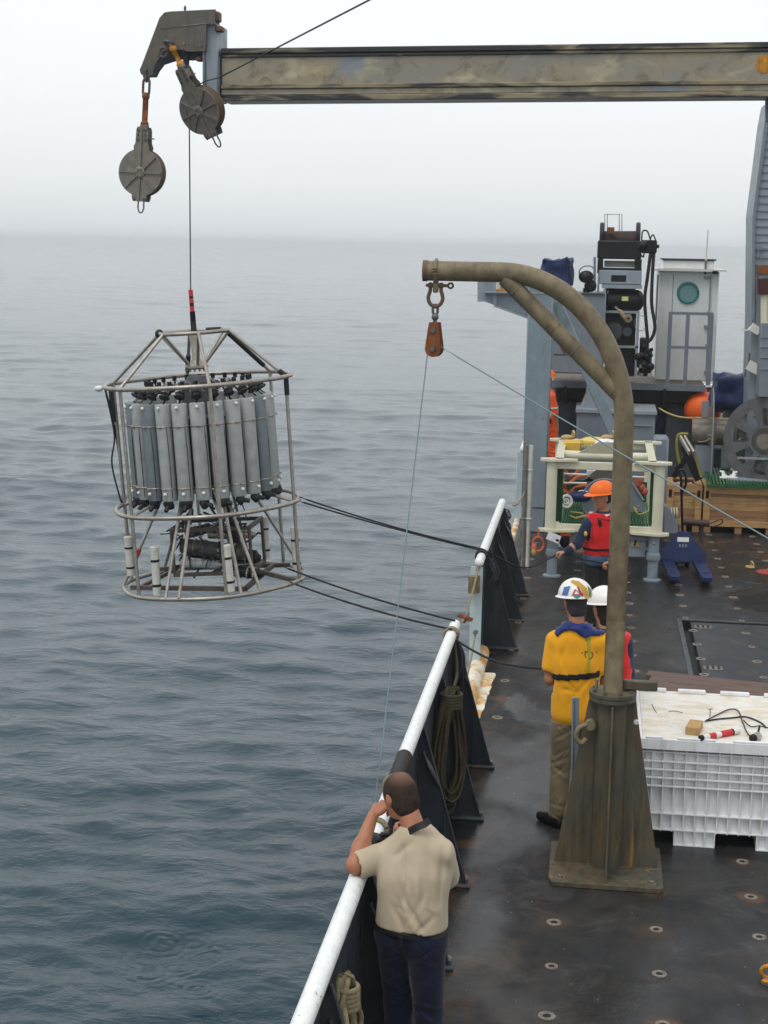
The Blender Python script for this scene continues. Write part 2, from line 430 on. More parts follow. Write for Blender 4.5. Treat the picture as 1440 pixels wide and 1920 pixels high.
def build_haze():
    mb = MB(); mb.box((0, 300, 1.35), (4200, 4800, 11.5))
    m = bpy.data.materials.new('haze'); m.use_nodes = True; nt = m.node_tree; nt.nodes.clear()
    o = nt.nodes.new('ShaderNodeOutputMaterial'); p = nt.nodes.new('ShaderNodeVolumePrincipled')
    p.inputs['Color'].default_value = (.985, .99, .995, 1); p.inputs['Density'].default_value = .0010
    p.inputs['Anisotropy'].default_value = 0.7
    nt.links.new(p.outputs[0], o.inputs['Volume'])
    h = mb.build('haze', m, None, smooth=None); tag(h, kind='stuff')
build_haze()

# ------------------------------------------------------------------ deck
SX, SY, S0X, S0Y = .627, .618, -.12, 9.473       # pitch and origin of the socket grid
def deck_material(name='deck_paint', hatch=False):
    m, nt, b = newmat(name); L = nt.links
    t = nd(nt, 'ShaderNodeTexCoord'); v = t.outputs['Object']
    if True:
        s = nd(nt, 'ShaderNodeSeparateXYZ'); L.new(v, s.inputs[0])
    def M2(op, a, bb=None, c=None):
        n = nd(nt, 'ShaderNodeMath', operation=op)
        for i, q in enumerate((a, bb, c)):
            if q is None: continue
            if isinstance(q, (int, float)): n.inputs[i].default_value = q
            else: L.new(q, n.inputs[i])
        return n.outputs[0]
    warp = noisen(nt, v, 9, 4)
    def cell(o, p, ax): # signed distance to nearest socket line
        q = M2('DIVIDE', M2('SUBTRACT', s.outputs[ax], o), p)
        return M2('MULTIPLY', M2('SUBTRACT', q, M2('ROUND', q)), p), M2('ROUND', q)
    dx, ix = cell(S0X, SX, 0); dy, iy = cell(S0Y, SY, 1)
    d = M2('SQRT', M2('ADD', M2('MULTIPLY', dx, dx), M2('MULTIPLY', dy, dy)))
    d = M2('ADD', d, M2('MULTIPLY', M2('SUBTRACT', warp, .5), .12))
    idv = nd(nt, 'ShaderNodeCombineXYZ'); L.new(ix, idv.inputs[0]); L.new(iy, idv.inputs[1])
    wn_ = nd(nt, 'ShaderNodeTexWhiteNoise'); L.new(idv.outputs[0], wn_.inputs['Vector'])
    ringmask = rampn(nt, d, [(.05, .9), (.12, 0)])
    ringmask = M2('MULTIPLY', ringmask, rampn(nt, wn_.outputs['Value'], [(.35, .05), (.95, .9)]))
    near = rampn(nt, s.outputs[1], [(0.0, 1), (1.0, 1)])
    big = noisen(nt, v, .8, 6, .6, .3); mid = noisen(nt, v, 3.2, 8, .62, .5); fine = noisen(nt, v, 28, 6, .7)
    base = mixn(nt, rampn(nt, big, [(.36, 0), (.62, 1)]), (.014, .016, .021), (.023, .022, .020))
    base = mixn(nt, rampn(nt, mid, [(.46, 0), (.64, .85)]), base, (.008, .008, .010))
    base = mixn(nt, rampn(nt, noisen(nt, v, 2.1, 9, .7, .8), [(.52, 0), (.66, .6)]), base, (.068, .066, .062))
    base = mixn(nt, rampn(nt, fine, [(.60, 0), (.78, .35)]), base, (.08, .076, .07))
    # brown silt and rust blooms, more of them near the ship's side
    side = rampn(nt, M2('MULTIPLY', M2('ADD', s.outputs[0], 1.1), .5), [(0, 1), (.5, .12)])
    bloom = M2('MULTIPLY', rampn(nt, noisen(nt, v, 3.0, 9, .72, .6), [(.51, 0), (.62, 1)]), side)
    bloomc = mixn(nt, noisen(nt, v, 17, 5), (.10, .042, .016), (.085, .062, .028))
    base = mixn(nt, M2('MULTIPLY', bloom, .8), base, bloomc)
    base = mixn(nt, ringmask, base, mixn(nt, noisen(nt, v, 40, 4), (.13, .045, .02), (.10, .07, .035)))
    if hatch: base = mixn(nt, .5, base, (.045, .055, .065))
    scr = noisen(nt, coords(nt, (14, .7, 1)), 2.2, 7, .75, .6); base = mixn(nt, rampn(nt, scr, [(.60, 0), (.70, .35)]), base, (.085, .08, .072))
    grit = noisen(nt, v, 75, 4, .8); base = mixn(nt, rampn(nt, grit, [(.40, .5), (.50, 0)]), base, (.008, .008, .009)); base = mixn(nt, rampn(nt, grit, [(.60, 0), (.70, .5)]), base, (.075, .07, .062))
    # dried salt specks
    sp = nd(nt, 'ShaderNodeTexVoronoi'); sp.inputs['Scale'].default_value = 9; L.new(v, sp.inputs['Vector'])
    base = mixn(nt, rampn(nt, sp.outputs['Distance'], [(.025, .8), (.05, 0)]), base, (.4, .4, .38))
    L.new(base, b.inputs['Base Color'])
    wet = rampn(nt, noisen(nt, coords(nt, (1, .6, 1)), .95, 4, .5, .6), [(.38, .58), (.50, .30), (.62, .11)])
    rough = M2('ADD', wet, M2('MULTIPLY', mid, .10))
    # standing puddles (x, y, half-width, half-length)
    for (x, y, a, c) in ((2.05, 19.3, .42, .75), (-.56, 14.2, .15, .45), (-.15, 13.9, .4, .22), (1.9, 16.2, .5, .5), (2.9, 22.3, .8, .7)):
        q = M2('SQRT', M2('ADD', M2('POWER', M2('ABSOLUTE', M2('DIVIDE', M2('SUBTRACT', s.outputs[0], x), a)), 2.0),
                          M2('POWER', M2('ABSOLUTE', M2('DIVIDE', M2('SUBTRACT', s.outputs[1], y), c)), 2.0)))
        q = M2('ADD', q, M2('MULTIPLY', M2('SUBTRACT', mid, .5), 3.2))
        msk = rampn(nt, q, [(.62, 1), (.98, 0)])
        rough = M2('ADD', M2('MULTIPLY', rough, M2('SUBTRACT', 1.0, msk)), M2('MULTIPLY', msk, .07))
    L.new(rough, b.inputs['Roughness']); b.inputs['Specular IOR Level'].default_value = .32
    bumpn(nt, b, M2('ADD', M2('MULTIPLY', fine, .9), mid), .35, .006)
    return m
M['coaming'] = weathered('coaming', (.075, .085, .09), (.05, .055, .06), (.03, .03, .03), .4, .2)
M['socket'] = weathered('socket', (.24, .225, .20), (.13, .11, .09), (.12, .06, .03), .5, .3, rough=.5, scale=40)
M['deck'] = deck_material(); M['hatch'] = deck_material('hatch_paint', True)
DX0 = -1.05
HX0, HX1, HY0, HY1 = 1.075, 3.6, 13.2, 18.0
mb = MB()     # deck plate with a hole for the hatch
for (x0, x1, y0, y1) in ((DX0, HX0, -4, 40), (HX0, 6.5, -4, HY0), (HX0, 6.5, HY1, 40), (HX1, 6.5, HY0, HY1)):
    mb.box(((x0 + x1) / 2, (y0 + y1) / 2, -.06), (x1 - x0, y1 - y0, .12))
deck = mb.build('deck', M['deck'], smooth=None); tag(deck, kind='structure')
mb = MB()
mb.box((DX0 + 3.9, 18, -1.9), (7.7, 43.6, 3.55))
tag(mb.build('ship_hull', M['mid_grey'], smooth=None), kind='structure')
# hatch cover sunk in a coaming
t = thing('deck_hatch', 'flush rectangular steel hatch cover with recessed dark gutter in the deck behind the planks', 'hatch', (1.1, 15.6, 0))
mb = MB(); g = .065
mb.box(((HX0 + HX1) / 2 + g / 2, (HY0 + HY1) / 2 - g / 4, -.05), (HX1 - HX0 - g * 2, HY1 - HY0 - g * 1.2, .10), bev=.008); mb.build('cover', M['hatch'], t)
mb = MB(); mb.box(((HX0 + HX1) / 2, (HY0 + HY1) / 2, -.10), (HX1 - HX0, HY1 - HY0, .03)); mb.build('gutter', M['black'], t)
mb = MB()
mb.box((HX0 - .02, (HY0 + HY1) / 2, .004), (.05, HY1 - HY0 + .08, .012)); mb.box(((HX0 + HX1) / 2 + .004, HY1 + .02, .004), (HX1 - HX0 + .02, .05, .012))
mb.build('coaming_edge', M['coaming'], t)
for (px, py) in ((1318, 1176), (1337, 1253)):
    p = at(px, py, z=.0); mb = MB(); mb.box((p.x, p.y, .002), (.19, .13, .012), bev=.003); h = mb.build('lift_handle_plate', M['galv'], t)
    mb = MB()
    for k in (-.055, 0, .055): mb.box((p.x + k, p.y, .012), (.022, .10, .006))
    mb.build('slot', M['black'], h)
# tie-down sockets
mb = MB()
mb.lathe((0, 0, 0), (0, 0, 1), [(.052, 0), (.050, .006), (.030, .0075), (.024, .0035), (.020, -.0)], 20)
s0 = mb.build('deck_socket', M['socket'], deck, smooth=50)
mb = MB(); mb.cyl((0, 0, .0005), (0, 0, .0045), .0235, n=14); w0 = mb.build('socket_hole', M['black'], s0)
first = True
for iy in range(-3, 24):
    for ix in range(-1, 5):
        x = S0X + ix * SX; y = S0Y + iy * SY
        if ix == -1 and not (iy % 2): continue
        if -.25 < x < .62 and 9.95 < y < 10.85: continue
        if HX0 - .05 < x < HX0 + .12 : x += .055 if HY0 < y < HY1 else 0
        if HX0 < x < HX1 and HY0 < y < HY1: z = 0.001
        else: z = 0.0005
        if y > 24.5: continue
        if first: o = s0; first = False
        else: o = dup(s0, deck)
        o.location = (x + rnd.uniform(-.006, .006), y + rnd.uniform(-.006, .006), z); o.rotation_euler.z = rnd.uniform(0, 6)
        q = rnd.uniform(.72, 1.02); o.scale = (q, q, 1)
# small red-painted deck filler cap
p = at(1442, 1073, z=0); mb = MB(); mb.lathe((p.x, p.y, 0), (0, 0, 1), [(.17, 0), (.17, .006), (.10, .012), (.02, .012)], 24)
tag(mb.build('filler_cap', simple('cap_red', (.30, .05, .05), .5), None, p), 'flat round faded red filler cap in the deck by the pallet truck', 'deck cap')

# ------------------------------------------------------------------ bulwark sections
M['foot'] = weathered('foot_paint', (.07, .085, .095), (.05, .06, .07), (.03, .025, .02), .4, .5, (.12, .05, .02), scale=9)
RX = -1.05
def bulwark(y0, y1, feet, label, endplate=False, wrap=None):
    t = thing('bulwark', label, 'bulwark', (RX, y0, 0), 'bulwark sections along the ship side')
    mb = MB(); mb.cyl((RX, y0, 1.10), (RX, y1, 1.10), .044, n=20); n = 7
    mb.ell((RX, y0, 1.10), (.044, .03, .044), 16, 8); mb.ell((RX, y1, 1.10), (.044, .03, .044), 16, 8)
    rail = mb.build('rail', M['rail_paint'], t, smooth=60)
    for (a, c, mt) in (wrap or []):
        mb = MB(); pts = [(RX, a + (c - a) * i / 14, 1.10) for i in range(15)]
        mb.tube(pts, [.0465 + .003 * rnd.random() for _ in pts], 16); mb.build('worn_sleeve' if mt == 'black' else 'rope_turn', M[mt], rail)
    mb = MB(); mb.box((RX - .005, (y0 + y1) / 2, .54), (.012, y1 - y0 - .02, 1.06)); mb.build('side_plate', M['navy_grey'], t)
    if endplate:
        mb = MB(); mb.box((RX - .02, y0 + .004, .54), (.115, .014, 1.03), bev=.003); mb.build('end_plate', M['end_paint'], t)
    for fy in feet:
        mb = MB()
        poly = [(RX + .004, .012), (RX + .004, 1.06), (RX + .04, 1.06), (-.715, .012)]
        mb.prism(poly, (0, fy, 0), (1, 0, 0), (0, 0, 1), (0, .012, 0))
        mb.beam((RX + .045, fy + .006, 1.055), (-.712, fy + .006, .03), .035, .008, (1, 0, .35))
        br = mb.build('bracket', M['navy_grey'], t)
        mb = MB(); mb.box((-.862, fy - .008, .25), (.010, .016, .46)); mb.build('stiffener', M['navy_grey'], br)
        mb = MB(); mb.box((-.865, fy, .012), (.37, .085, .022), bev=.006); mb.cyl((-.705, fy, .02), (-.705, fy, .05), .013, n=6)
        mb.build('foot_plate', M['foot'], br)
        # rope horn welded to the sloping edge
        mb = MB(); c = Vector((-.955, fy - .02, .80))
        mb.tube([c + Vector((-.05, 0, .11)), c + Vector((-.015, -.01, .03)), c + Vector((.015, -.01, -.03)), c + Vector((.06, 0, -.12))], [.009, .015, .015, .008], 8)
        mb.cyl(c, c + Vector((0, .03, 0)), .014, n=8); mb.build('horn_cleat', M['dark_grey'], br)
    return t
bulwark(2.2, 12.68, [3.82, 5.05, 6.27, 7.5, 8.73, 9.95, 11.21, 12.40],
        'nearest dark grey bulwark with white pipe rail, the bald man leans on it', wrap=[(8.76, 9.22, 'black')])
bulwark(15.33, 19.12, [16.29, 17.58, 18.92], 'middle dark grey bulwark section with short white rail beside the orange helmet worker', True)
b3 = bulwark(24.3, 36, [25.6, 28, 30.4], 'farthest bulwark section seen past the grey gantry column', True)
# dark scuffed paint under the coil, rope turns round the rail
for (y, label, k) in ((12.32, 'tan rope turns lashed round the rail end above the long hanging coil', 3), (8.68, 'thin tan rope loop round the white rail just beyond the bald head', 2), (7.98, 'rope loop round the rail just left of the bald head', 2)):
    mb = MB()
    pts = []
    for i in range(k * 16 + 1):
        a = 2 * PI * i / 16; pts.append((RX + .056 * math.cos(a), y + .02 * i / 16, 1.10 + .056 * math.sin(a)))
    mb.tube(pts, .011, 6); tag(mb.build('rope_loop', M['rope_tan'], None, (RX, y, 1.1)), label, 'rope')
# gangway gap: white rusty rounded deck edge
t = thing('deck_edge_fairing', 'white rounded deck edge fairing streaked with yellow rust in the gap between the rails', 'fairing', (-1.0, 14, 0))
mb = MB()
ys = [12.75 + (15.95 - 12.75) * i / 16 for i in range(17)]
mb.tube([(-1.045, y, .035) for y in ys], [.085] * 17, 18); mb.build('rounded_edge', M['white_rusty'], t, smooth=60)
mb = MB(); n = 44; top = []; bot = []
for i in range(n + 1):
    y = 12.8 + (15.25 - 12.8) * i / n; w = -.85 - .06 * (1 - i / n) + rnd.uniform(-.010, .006)
    top.append((w, y))
poly = [(-1.0, 12.8)] + top + [(-1.0, 15.25)]
mb.prism(poly, (0, 0, .006), (1, 0, 0), (0, 1, 0), (0, 0, .012)); mb.build('ragged_plate', M['white_rusty'], t, smooth=None)
# outer deck edge strip along the ship
mb = MB(); mb.cyl((-1.10, 2, -.06), (-1.10, 12.7, -.06), .06, n=12); mb.cyl((-1.10, 16.0, -.06), (-1.10, 36, -.06), .06, n=12)
tag(mb.build('rubbing_strake', M['white_rusty'], None, (-1.1, 14, -.06)), 'white rusty rubbing strake running low along the outside of the hull', 'strake')
# wires across the gap with shackles
def turnbuckle(mb, p, d):
    d = Vector(d).normalized(); p = Vector(p)
    for k in range(4): mb.torus(p + d * .035 * k, (frame_of(d)[1] if k % 2 else frame_of(d)[2]), .020, .0065, 14, 6)
t = thing('upper_gap_wire', 'upper safety wire with shackles closing the gap between the two rail ends', 'safety wire', (RX, 14, 1))
pA, pB = Vector((RX, 15.30, 1.07)), Vector((RX, 12.72, 1.09)); mid = Vector((RX - .04, 14.3, .80))
mb = MB(); mb.tube(bez([pA + Vector((0, -.12, -.03)), mid, pB], 10), .010, 6); mb.build('wire', M['rope_tan'], t)
mb = MB(); turnbuckle(mb, pA, mid - pA); mb.build('shackle_chain', M['galv'], t)
for f in (.0, .10):
    p = mid + (pB - mid) * f * 1.4 + Vector((0, 0, -.02)); mb = MB(); mb.torus(p, (1, .3, 0), .026, .011, 14, 6); mb.beam(p + Vector((-.06, 0, .03)), p + Vector((.07, 0, -.01)), .02, .02); mb.build('clip', M['rust'], t)
t = thing('lower_gap_wire', 'lower safety wire sloping down across the gap beside the rusty fairing', 'safety wire', (RX, 14, .3))
pA, pB = Vector((-1.06, 15.28, .42)), Vector((-1.03, 12.9, .40))
mb = MB(); mb.tube(sag(pA, pB, .12), .009, 6); mb.build('wire', M['rope_tan'], t)
mb = MB(); turnbuckle(mb, pA, pB - pA); mb.build('shackle_chain', M['chain_steel'], t)
mb = MB(); p = at(886, 1096, y=15.25); mb.cyl(p + Vector((0, 0, -.085)), p + Vector((0, 0, .085)), .042, n=18); mb.box(p + Vector((.05, .03, 0)), (.04, .03, .17))
tag(mb.build('steel_canister', M['khaki_steel'], None, p), 'small grey brown steel canister bolted to the pale end plate', 'canister')
# bundle of chain hanging at the far rail end
mb = MB()
for k in range(26):
    a = k * .9; c = Vector((-.99 + .035 * math.sin(a), 19.0 + .04 * math.cos(a), 1.0 - .020 * k)); mb.torus(c, (math.sin(k), math.cos(k * 2), .5), .030, .009, 12, 6)
tag(mb.build('chain_bundle', M['chain_steel'], None, (-.99, 19, 1.0)), 'bunch of dark chain hanging from the far end of the middle rail', 'chain')
# stanchion poles
for i, (px, lab) in enumerate(((979, 'left of two thin weathered stanchion pipes before the grey column'), (988, 'right of two thin weathered stanchion pipes before the grey column'))):
    p = at(px, 1080, y=20.6); p.z = 0; mb = MB(); mb.cyl(p, p + Vector((0, 0, 1.62)), .026, n=12); mb.torus(p + Vector((0, 0, 1.30)), (0, 0, 1), .03, .008, 14, 6); mb.torus(p + Vector((0, 0, .66)), (0, 0, 1), .03, .012, 14, 6)
    tag(mb.build('stanchion', M['pvc'] if i else M['galv'], None, p), lab, 'stanchion')
mb = MB(); a = at(962, 948, y=19.1); b = at(984, 922, y=20.6); mb.tube(sag(a, b, .05), .012, 6); tag(mb.build('lashing_rope', M['rope_tan'], None, a), 'short tan rope from the middle rail end up to the stanchion pipes', 'rope')
mb = MB(); a = at(982, 1010, y=20.6); b = at(962, 1110, x=-1.05); mb.tube(sag(a, b, .03), .014, 6); tag(mb.build('lashing_rope', M['rope_tan'], None, a), 'pale rope slanting down from the stanchion pipes to the deck edge', 'rope')

# hanging rope coils
def coil(top, w, h, loops, r, mat, label, axis=(0.25, 1, 0), tail=None):
    top = Vector(top); ax = Vector(axis).normalized()
    mb = MB(); rg = random.Random(int(abs(top.y) * 100))
    side = Vector((.6, 1, 0)).normalized() if False else ax
    for k in range(loops):
        hh = h * rg.uniform(.84, 1.0); ww = w * rg.uniform(.6, 1.0); off = Vector((rg.uniform(-.035, .035), rg.uniform(-.03, .03), 0))
        pts = []
        for i in range(22):
            a = 2 * PI * i / 22
            u = math.sin(a); z = (math.cos(a) - 1) / 2 * hh
            nar = .28 + .72 * min(1, -z / (hh * .75))
            pts.append(top + off + ax * (ww / 2 * u * nar) + Vector((rg.uniform(-.006, .006), rg.uniform(-.006, .006), z + rg.uniform(-.006, .006))))
        mb.tube(bez(pts, 2, True), r, 6, closed=True)
    for k in range(5):       # turns that bind the head of the coil
        mb.torus(top + Vector((0, 0, -.05 - .022 * k)), (0, 0, 1), w * .17, r, 14, 6)
    if tail: mb.tube(bez(tail, 8), r, 6)
    return tag(mb.build('rope_coil', mat, None, top, smooth=60), label, 'rope coil')
coil((-.93, 11.06, 1.03), .44, .93, 14, .012, M['rope_brown'], 'long hank of brown rope hanging inside the near bulwark', (.48, .88, 0), [(-1.02, 12.3, 1.06), (-.97, 12.0, .92), (-.93, 11.4, .98), (-.93, 11.06, 1.0)])
coil((-.97, 6.47, 1.0), .30, .42, 10, .013, M['rope_tan'], 'yellowish rope coil hung on the bulwark at the bottom edge of the picture', (.3, 1, 0), [(-.97, 6.4, .9), (-.90, 6.15, .78), (-.80, 5.7, .6)])
# ------------------------------------------------------------------ deck davit
CX_, CY_ = .20, 10.42
t = thing('davit', 'curved khaki brown pipe davit on a bolted pedestal with diagonal brace pipe', 'davit', (CX_, CY_, 0))
mb = MB(); mb.prism([(-.375, -.30), (-.35, -.375), (.35, -.375), (.375, -.35), (.375, .35), (.35, .375), (-.35, .375), (-.375, .35)], (CX_, CY_, .005), (1, 0, 0), (0, 1, 0), (0, 0, .028))
bp = mb.build('base_plate', M['pedestal'], t)
for sx in (-1, 1):
    for sy in (-1, 1):
        mb = MB(); c = (CX_ + sx * .30, CY_ + sy * .30, .033); mb.cyl(c, (c[0], c[1], .055), .019, n=6); mb.cyl((c[0], c[1], .033), (c[0], c[1], .037), .03, n=14); mb.build('bolt', M['galv'], bp)
PH = 1.22
mb = MB(); mb.cyl((CX_, CY_, .03), (CX_, CY_, PH), .105, n=28); mb.build('pedestal_pipe', M['pedestal'], t)
mb = MB(); mb.lathe((CX_, CY_, PH - .03), (0, 0, 1), [(.10, 0), (.155, .0), (.155, .022), (.150, .024), (.150, .032), (.158, .034), (.158, .056), (.10, .058), (.09, .058)], 36); fl = mb.build('flange', M['pedestal'], t)
for k in range(8):
    a = PI * (k + .5) / 4; c = (CX_ + .132 * math.cos(a), CY_ + .132 * math.sin(a), PH + .028)
    mb = MB(); mb.cyl(c, (c[0], c[1], c[2] + .016), .011, n=6); mb.build('bolt', M['pedestal'], fl)
for (dx, dy) in ((-1, 0), (1, 0), (0, -1), (0, 1)):
    mb = MB(); th = .012
    poly = [(.10, .034), (.345, .034), (.335, .12), (.155, PH - .04), (.10, PH - .04)]
    tx = Vector((-dy, dx, 0)) * th
    mb.prism(poly, Vector((CX_, CY_, 0)) - tx / 2, (dx, dy, 0), (0, 0, 1), tx); mb.build('gusset', M['pedestal'], t)
# pipe: post, bend, arm
R = .52; zt = 3.985; xl = -1.10; pr = .083; cxp = CX_
pts = [Vector((cxp, CY_, PH + .02)), Vector((cxp, CY_, 2.2)), Vector((cxp, CY_, zt - .98))]
for i in range(1, 25):
    a = PI / 2 * i / 24
    pts.append(Vector((cxp - .82 * (1 - math.cos(a)), CY_, zt - .98 + .98 * math.sin(a))))
pts += [Vector((-.85, CY_, zt)), Vector((xl, CY_, zt))]
mb = MB(); mb.tube(pts, .064, 32); mb.build('arm_pipe', M['khaki_steel'], t, smooth=60)
bb0, bb1 = Vector((CX_ - .02, CY_, 3.20)), Vector((-.60, CY_, 3.95))
mb = MB(); mb.cyl(bb0, bb1, .054, n=28); br = mb.build('brace_pipe', M['khaki_steel'], t)
for f in (.07, .40, .58, .90):
    mb = MB(); p = bb0.lerp(bb1, f); mb.torus(p, bb1 - bb0, .054, .0040, 28, 6); mb.build('weld_seam', M['khaki_steel'], br)
mb = MB(); mb.lathe((xl - .03, CY_, zt), (1, 0, 0), [(.056, 0), (.068, .0), (.068, .03), (.062, .03)], 28); mb.build('end_cap', M['rusty_steel'], t)
mb = MB(); mb.torus((xl + .055, CY_, zt), (1, 0, 0), .069, .013, 32, 8); mb.box((xl + .055, CY_, zt - .10), (.035, .04, .08), bev=.008); mb.build('hanger_band', M['khaki_steel'], t)
# padeye with roller on the outside of the bend
p = at(1163, 583, y=CY_ - .05); q = at(1178, 597, y=CY_ - .08)
mb = MB(); mb.tube([p + Vector((-.03, .05, .02)), p, q + Vector((-.02, 0, 0))], [.009, .012, .014], 8)
mb.lathe(q, (0, -1, 0), [(.026, -.03), (.026, .02), (.010, .022), (.008, .01)], 18); mb.build('padeye', M['khaki_steel'], t)
# handle lug and pin on the flange, stowage hook, side lever
mb = MB(); p = at(1183, 1284, y=CY_ + .03); mb.box(p + Vector((.06, 0, .0)), (.23, .05, .065), bev=.008); mb.build('flange_lug', M['pedestal'], t)
mb = MB(); p = at(1117, 1283, y=CY_ - .03); mb.cyl(p + Vector((0, 0, -.045)), p + Vector((0.008, 0, .035)), .011, n=10); mb.build('locking_pin', M['galv'], t)
mb = MB(); mb.ell(at(1193, 1354, y=CY_ - .008) , (.019, .006, .019), 16, 8); mb.build('painted_dot', M['offwhite'], t)
mb = MB(); a = at(1107, 1358, y=10.36)
mb.tube(bez([a, a + Vector((-.03, -.02, -.0)), a + Vector((-.075, -.03, -.025)), a + Vector((-.09, -.03, -.085)), a + Vector((-.055, -.03, -.125)), a + Vector((-.025, -.03, -.09))], 6), .017, 10)
mb.lathe(a, (0, -1, 0), [(.035, -.02), (.035, .03), (.010, .03)], 16); mb.build('stowage_hook', M['khaki_steel'], t)
a, b = at(1074, 1308, y=10.55), at(1072, 1455, y=10.55)
mb = MB(); mb.beam(a, b, .012, .045, (0, 1, 0)); mb.beam(a + Vector((.022, .0, 0)), b + Vector((.022, .0, 0)), .045, .006, (0, 1, 0))
tag(mb.build('angle_bar', M['blue_grey'], None, b), 'upright dark blue grey angle bar leaning behind the davit pedestal beside khaki trousers', 'angle bar')

# block hanging from the davit
hx = xl + .055
t = thing('snatch_block', 'small rust orange snatch block hanging on a bow shackle from the davit arm', 'block', (hx, CY_, 3.45))
mb = MB()
c = Vector((hx, CY_ - .0, 3.835))
arc = [c + Vector((-.045 * .76, 0, .075 * .76)), c + Vector((-.047 * .76, 0, .03 * .76)), c + Vector((-.062 * .76, 0, -.03 * .76)), c + Vector((-.045 * .76, 0, -.08 * .76)), c + Vector((0 * .76, 0, -.105 * .76)), c + Vector((.045 * .76, 0, -.08 * .76)), c + Vector((.062 * .76, 0, -.03 * .76)), c + Vector((.047 * .76, 0, .03 * .76)), c + Vector((.045 * .76, 0, .075 * .76))]
mb.tube(bez(arc, 4), .0125, 10); mb.ell(arc[0] , .020, 12, 8); mb.ell(arc[-1], .020, 12, 8); mb.cyl(arc[0] + Vector((-.03, 0, 0)), arc[-1] + Vector((.05, 0, 0)), .011, n=10); mb.torus(arc[-1] + Vector((.062, 0, 0)), (0, 1, 0), .016, .007, 14, 6); mb.build('bow_shackle', M['rusty_steel'], t)
mb = MB(); mb.tube([Vector((hx + .016 * math.sin(a), CY_, 3.735 + .036 * math.cos(a))) for a in [2 * PI * i / 20 for i in range(20)]], .009, 8, closed=True)
mb.ell((hx, CY_, 3.688), .024, 14, 10); mb.cyl((hx, CY_, 3.69), (hx, CY_, 3.61), .013, n=10); mb.build('swivel_eye', M['chain_steel'], t)
sd_ = Vector((.25, 1, 0)).normalized(); sa = Vector((1, -.25, 0)).normalized(); bz = 3.33
def cheek(r0, z0, r1, z1, n=12):
    P = []
    for i in range(n + 1):
        a = PI + PI * i / n; P.append((r1 * math.cos(a), z1 + r1 * math.sin(a)))
    P += [(r0, z0 - .01), (r0 * .9, z0), (-r0 * .9, z0), (-r0, z0 - .01)]
    return P
for s_ in (-1, 1):
    mb = MB(); mb.prism(cheek(.032, 3.655, .055, 3.485), Vector((hx, CY_, 0)) + sd_ * s_ * .026 - sd_ * .005, sa, (0, 0, 1), sd_ * .010)
    ck = mb.build('cheek_plate', M['rust'], t)
    mb = MB()
    for z in (3.605, 3.485): mb.cyl(Vector((hx, CY_, z)) + sd_ * s_ * .028, Vector((hx, CY_, z)) + sd_ * s_ * .040, .020, n=6)
    mb.build('bolt_head', M['chain_steel'], ck)
mb = MB(); mb.lathe(Vector((hx, CY_, 3.485)) - sd_ * .016, sd_, [(.05, 0), (.040, .008), (.040, .024), (.05, .032)], 24); mb.build('sheave_wheel', M['rusty_steel'], t)
# teal line over that block
mb = MB()
end = Vector((1.55, 9.75, 2.30))
p1 = Vector((hx - .042, CY_, 3.475)); p2 = Vector((hx + .044, CY_, 3.495))
low = Vector((-1.21, 9.35, 1.05)); mb.tube([Vector((-1.30, 9.2, .2)), low, p1] + [Vector((hx + .042 * math.cos(a), CY_, 3.485 + .042 * math.sin(a))) for a in [PI - PI * k / 8 for k in range(1, 8)]], .0042, 6)
mb.tube(sag(p2, at(1440, 1007, y=9.7) + (at(1440, 1007, y=9.7) - p2) * .25, .012), .0048, 6)
tag(mb.build('tow_line', M['line_teal'], None, p1), 'thin teal line running over the rusty snatch block and across the deck', 'line')

# ------------------------------------------------------------------ overhead boom
BY = 15.3
t = thing('crane_boom', 'long weathered grey brown steel boom crossing the top of the picture with hooked head plate', 'boom', (-3.64, BY, 5.7))
zc = 5.70; x0, x1 = -3.62, 3.2; SL = .0135
def bz_(x): return (x - x0) * SL
def boom_strip(name, z0, z1, y0, dep, mat, n=1, jag=0):
    mb = MB(); a = Vector((x0, y0 + dep / 2, (z0 + z1) / 2)); b = Vector((x1, y0 + dep / 2, (z0 + z1) / 2 + (x1 - x0) * SL))
    mb.beam(a, b, dep, z1 - z0, (0, 0, 1), .006); return mb.build(name, mat, t)
def boom_mat():
    m, nt, b = newmat('boom_paint'); v = coords(nt, (1, 1, 1)); vs = coords(nt, (.22, 1, 1.6)); L = nt.links
    n1 = noisen(nt, coords(nt, (.5, 1, 1)), 2.0, 8, .65, 1.2); n2 = noisen(nt, v, 5, 8, .7, .8)
    c = mixn(nt, rampn(nt, n1, [(.38, 0), (.62, 1)]), (.31, .26, .16), (.24, .225, .19))
    c = mixn(nt, rampn(nt, n2, [(.52, 0), (.66, .8)]), c, (.15, .125, .08))
    c = mixn(nt, rampn(nt, noisen(nt, coords(nt, (.7, 1, 1.2)), 3.3, 6, .6, .7), [(.56, 0), (.70, .7)]), c, (.48, .43, .29))
    c = mixn(nt, rampn(nt, noisen(nt, v, 1.3, 6, .6, .4), [(.60, 0), (.70, .75)]), c, (.17, .215, .26))
    c = mixn(nt, rampn(nt, noisen(nt, v, 30, 5, .7), [(.64, 0), (.75, .5)]), c, (.06, .045, .03))
    L.new(c, b.inputs['Base Color']); b.inputs['Roughness'].default_value = .5; bumpn(nt, b, n2, .35, .008); return m
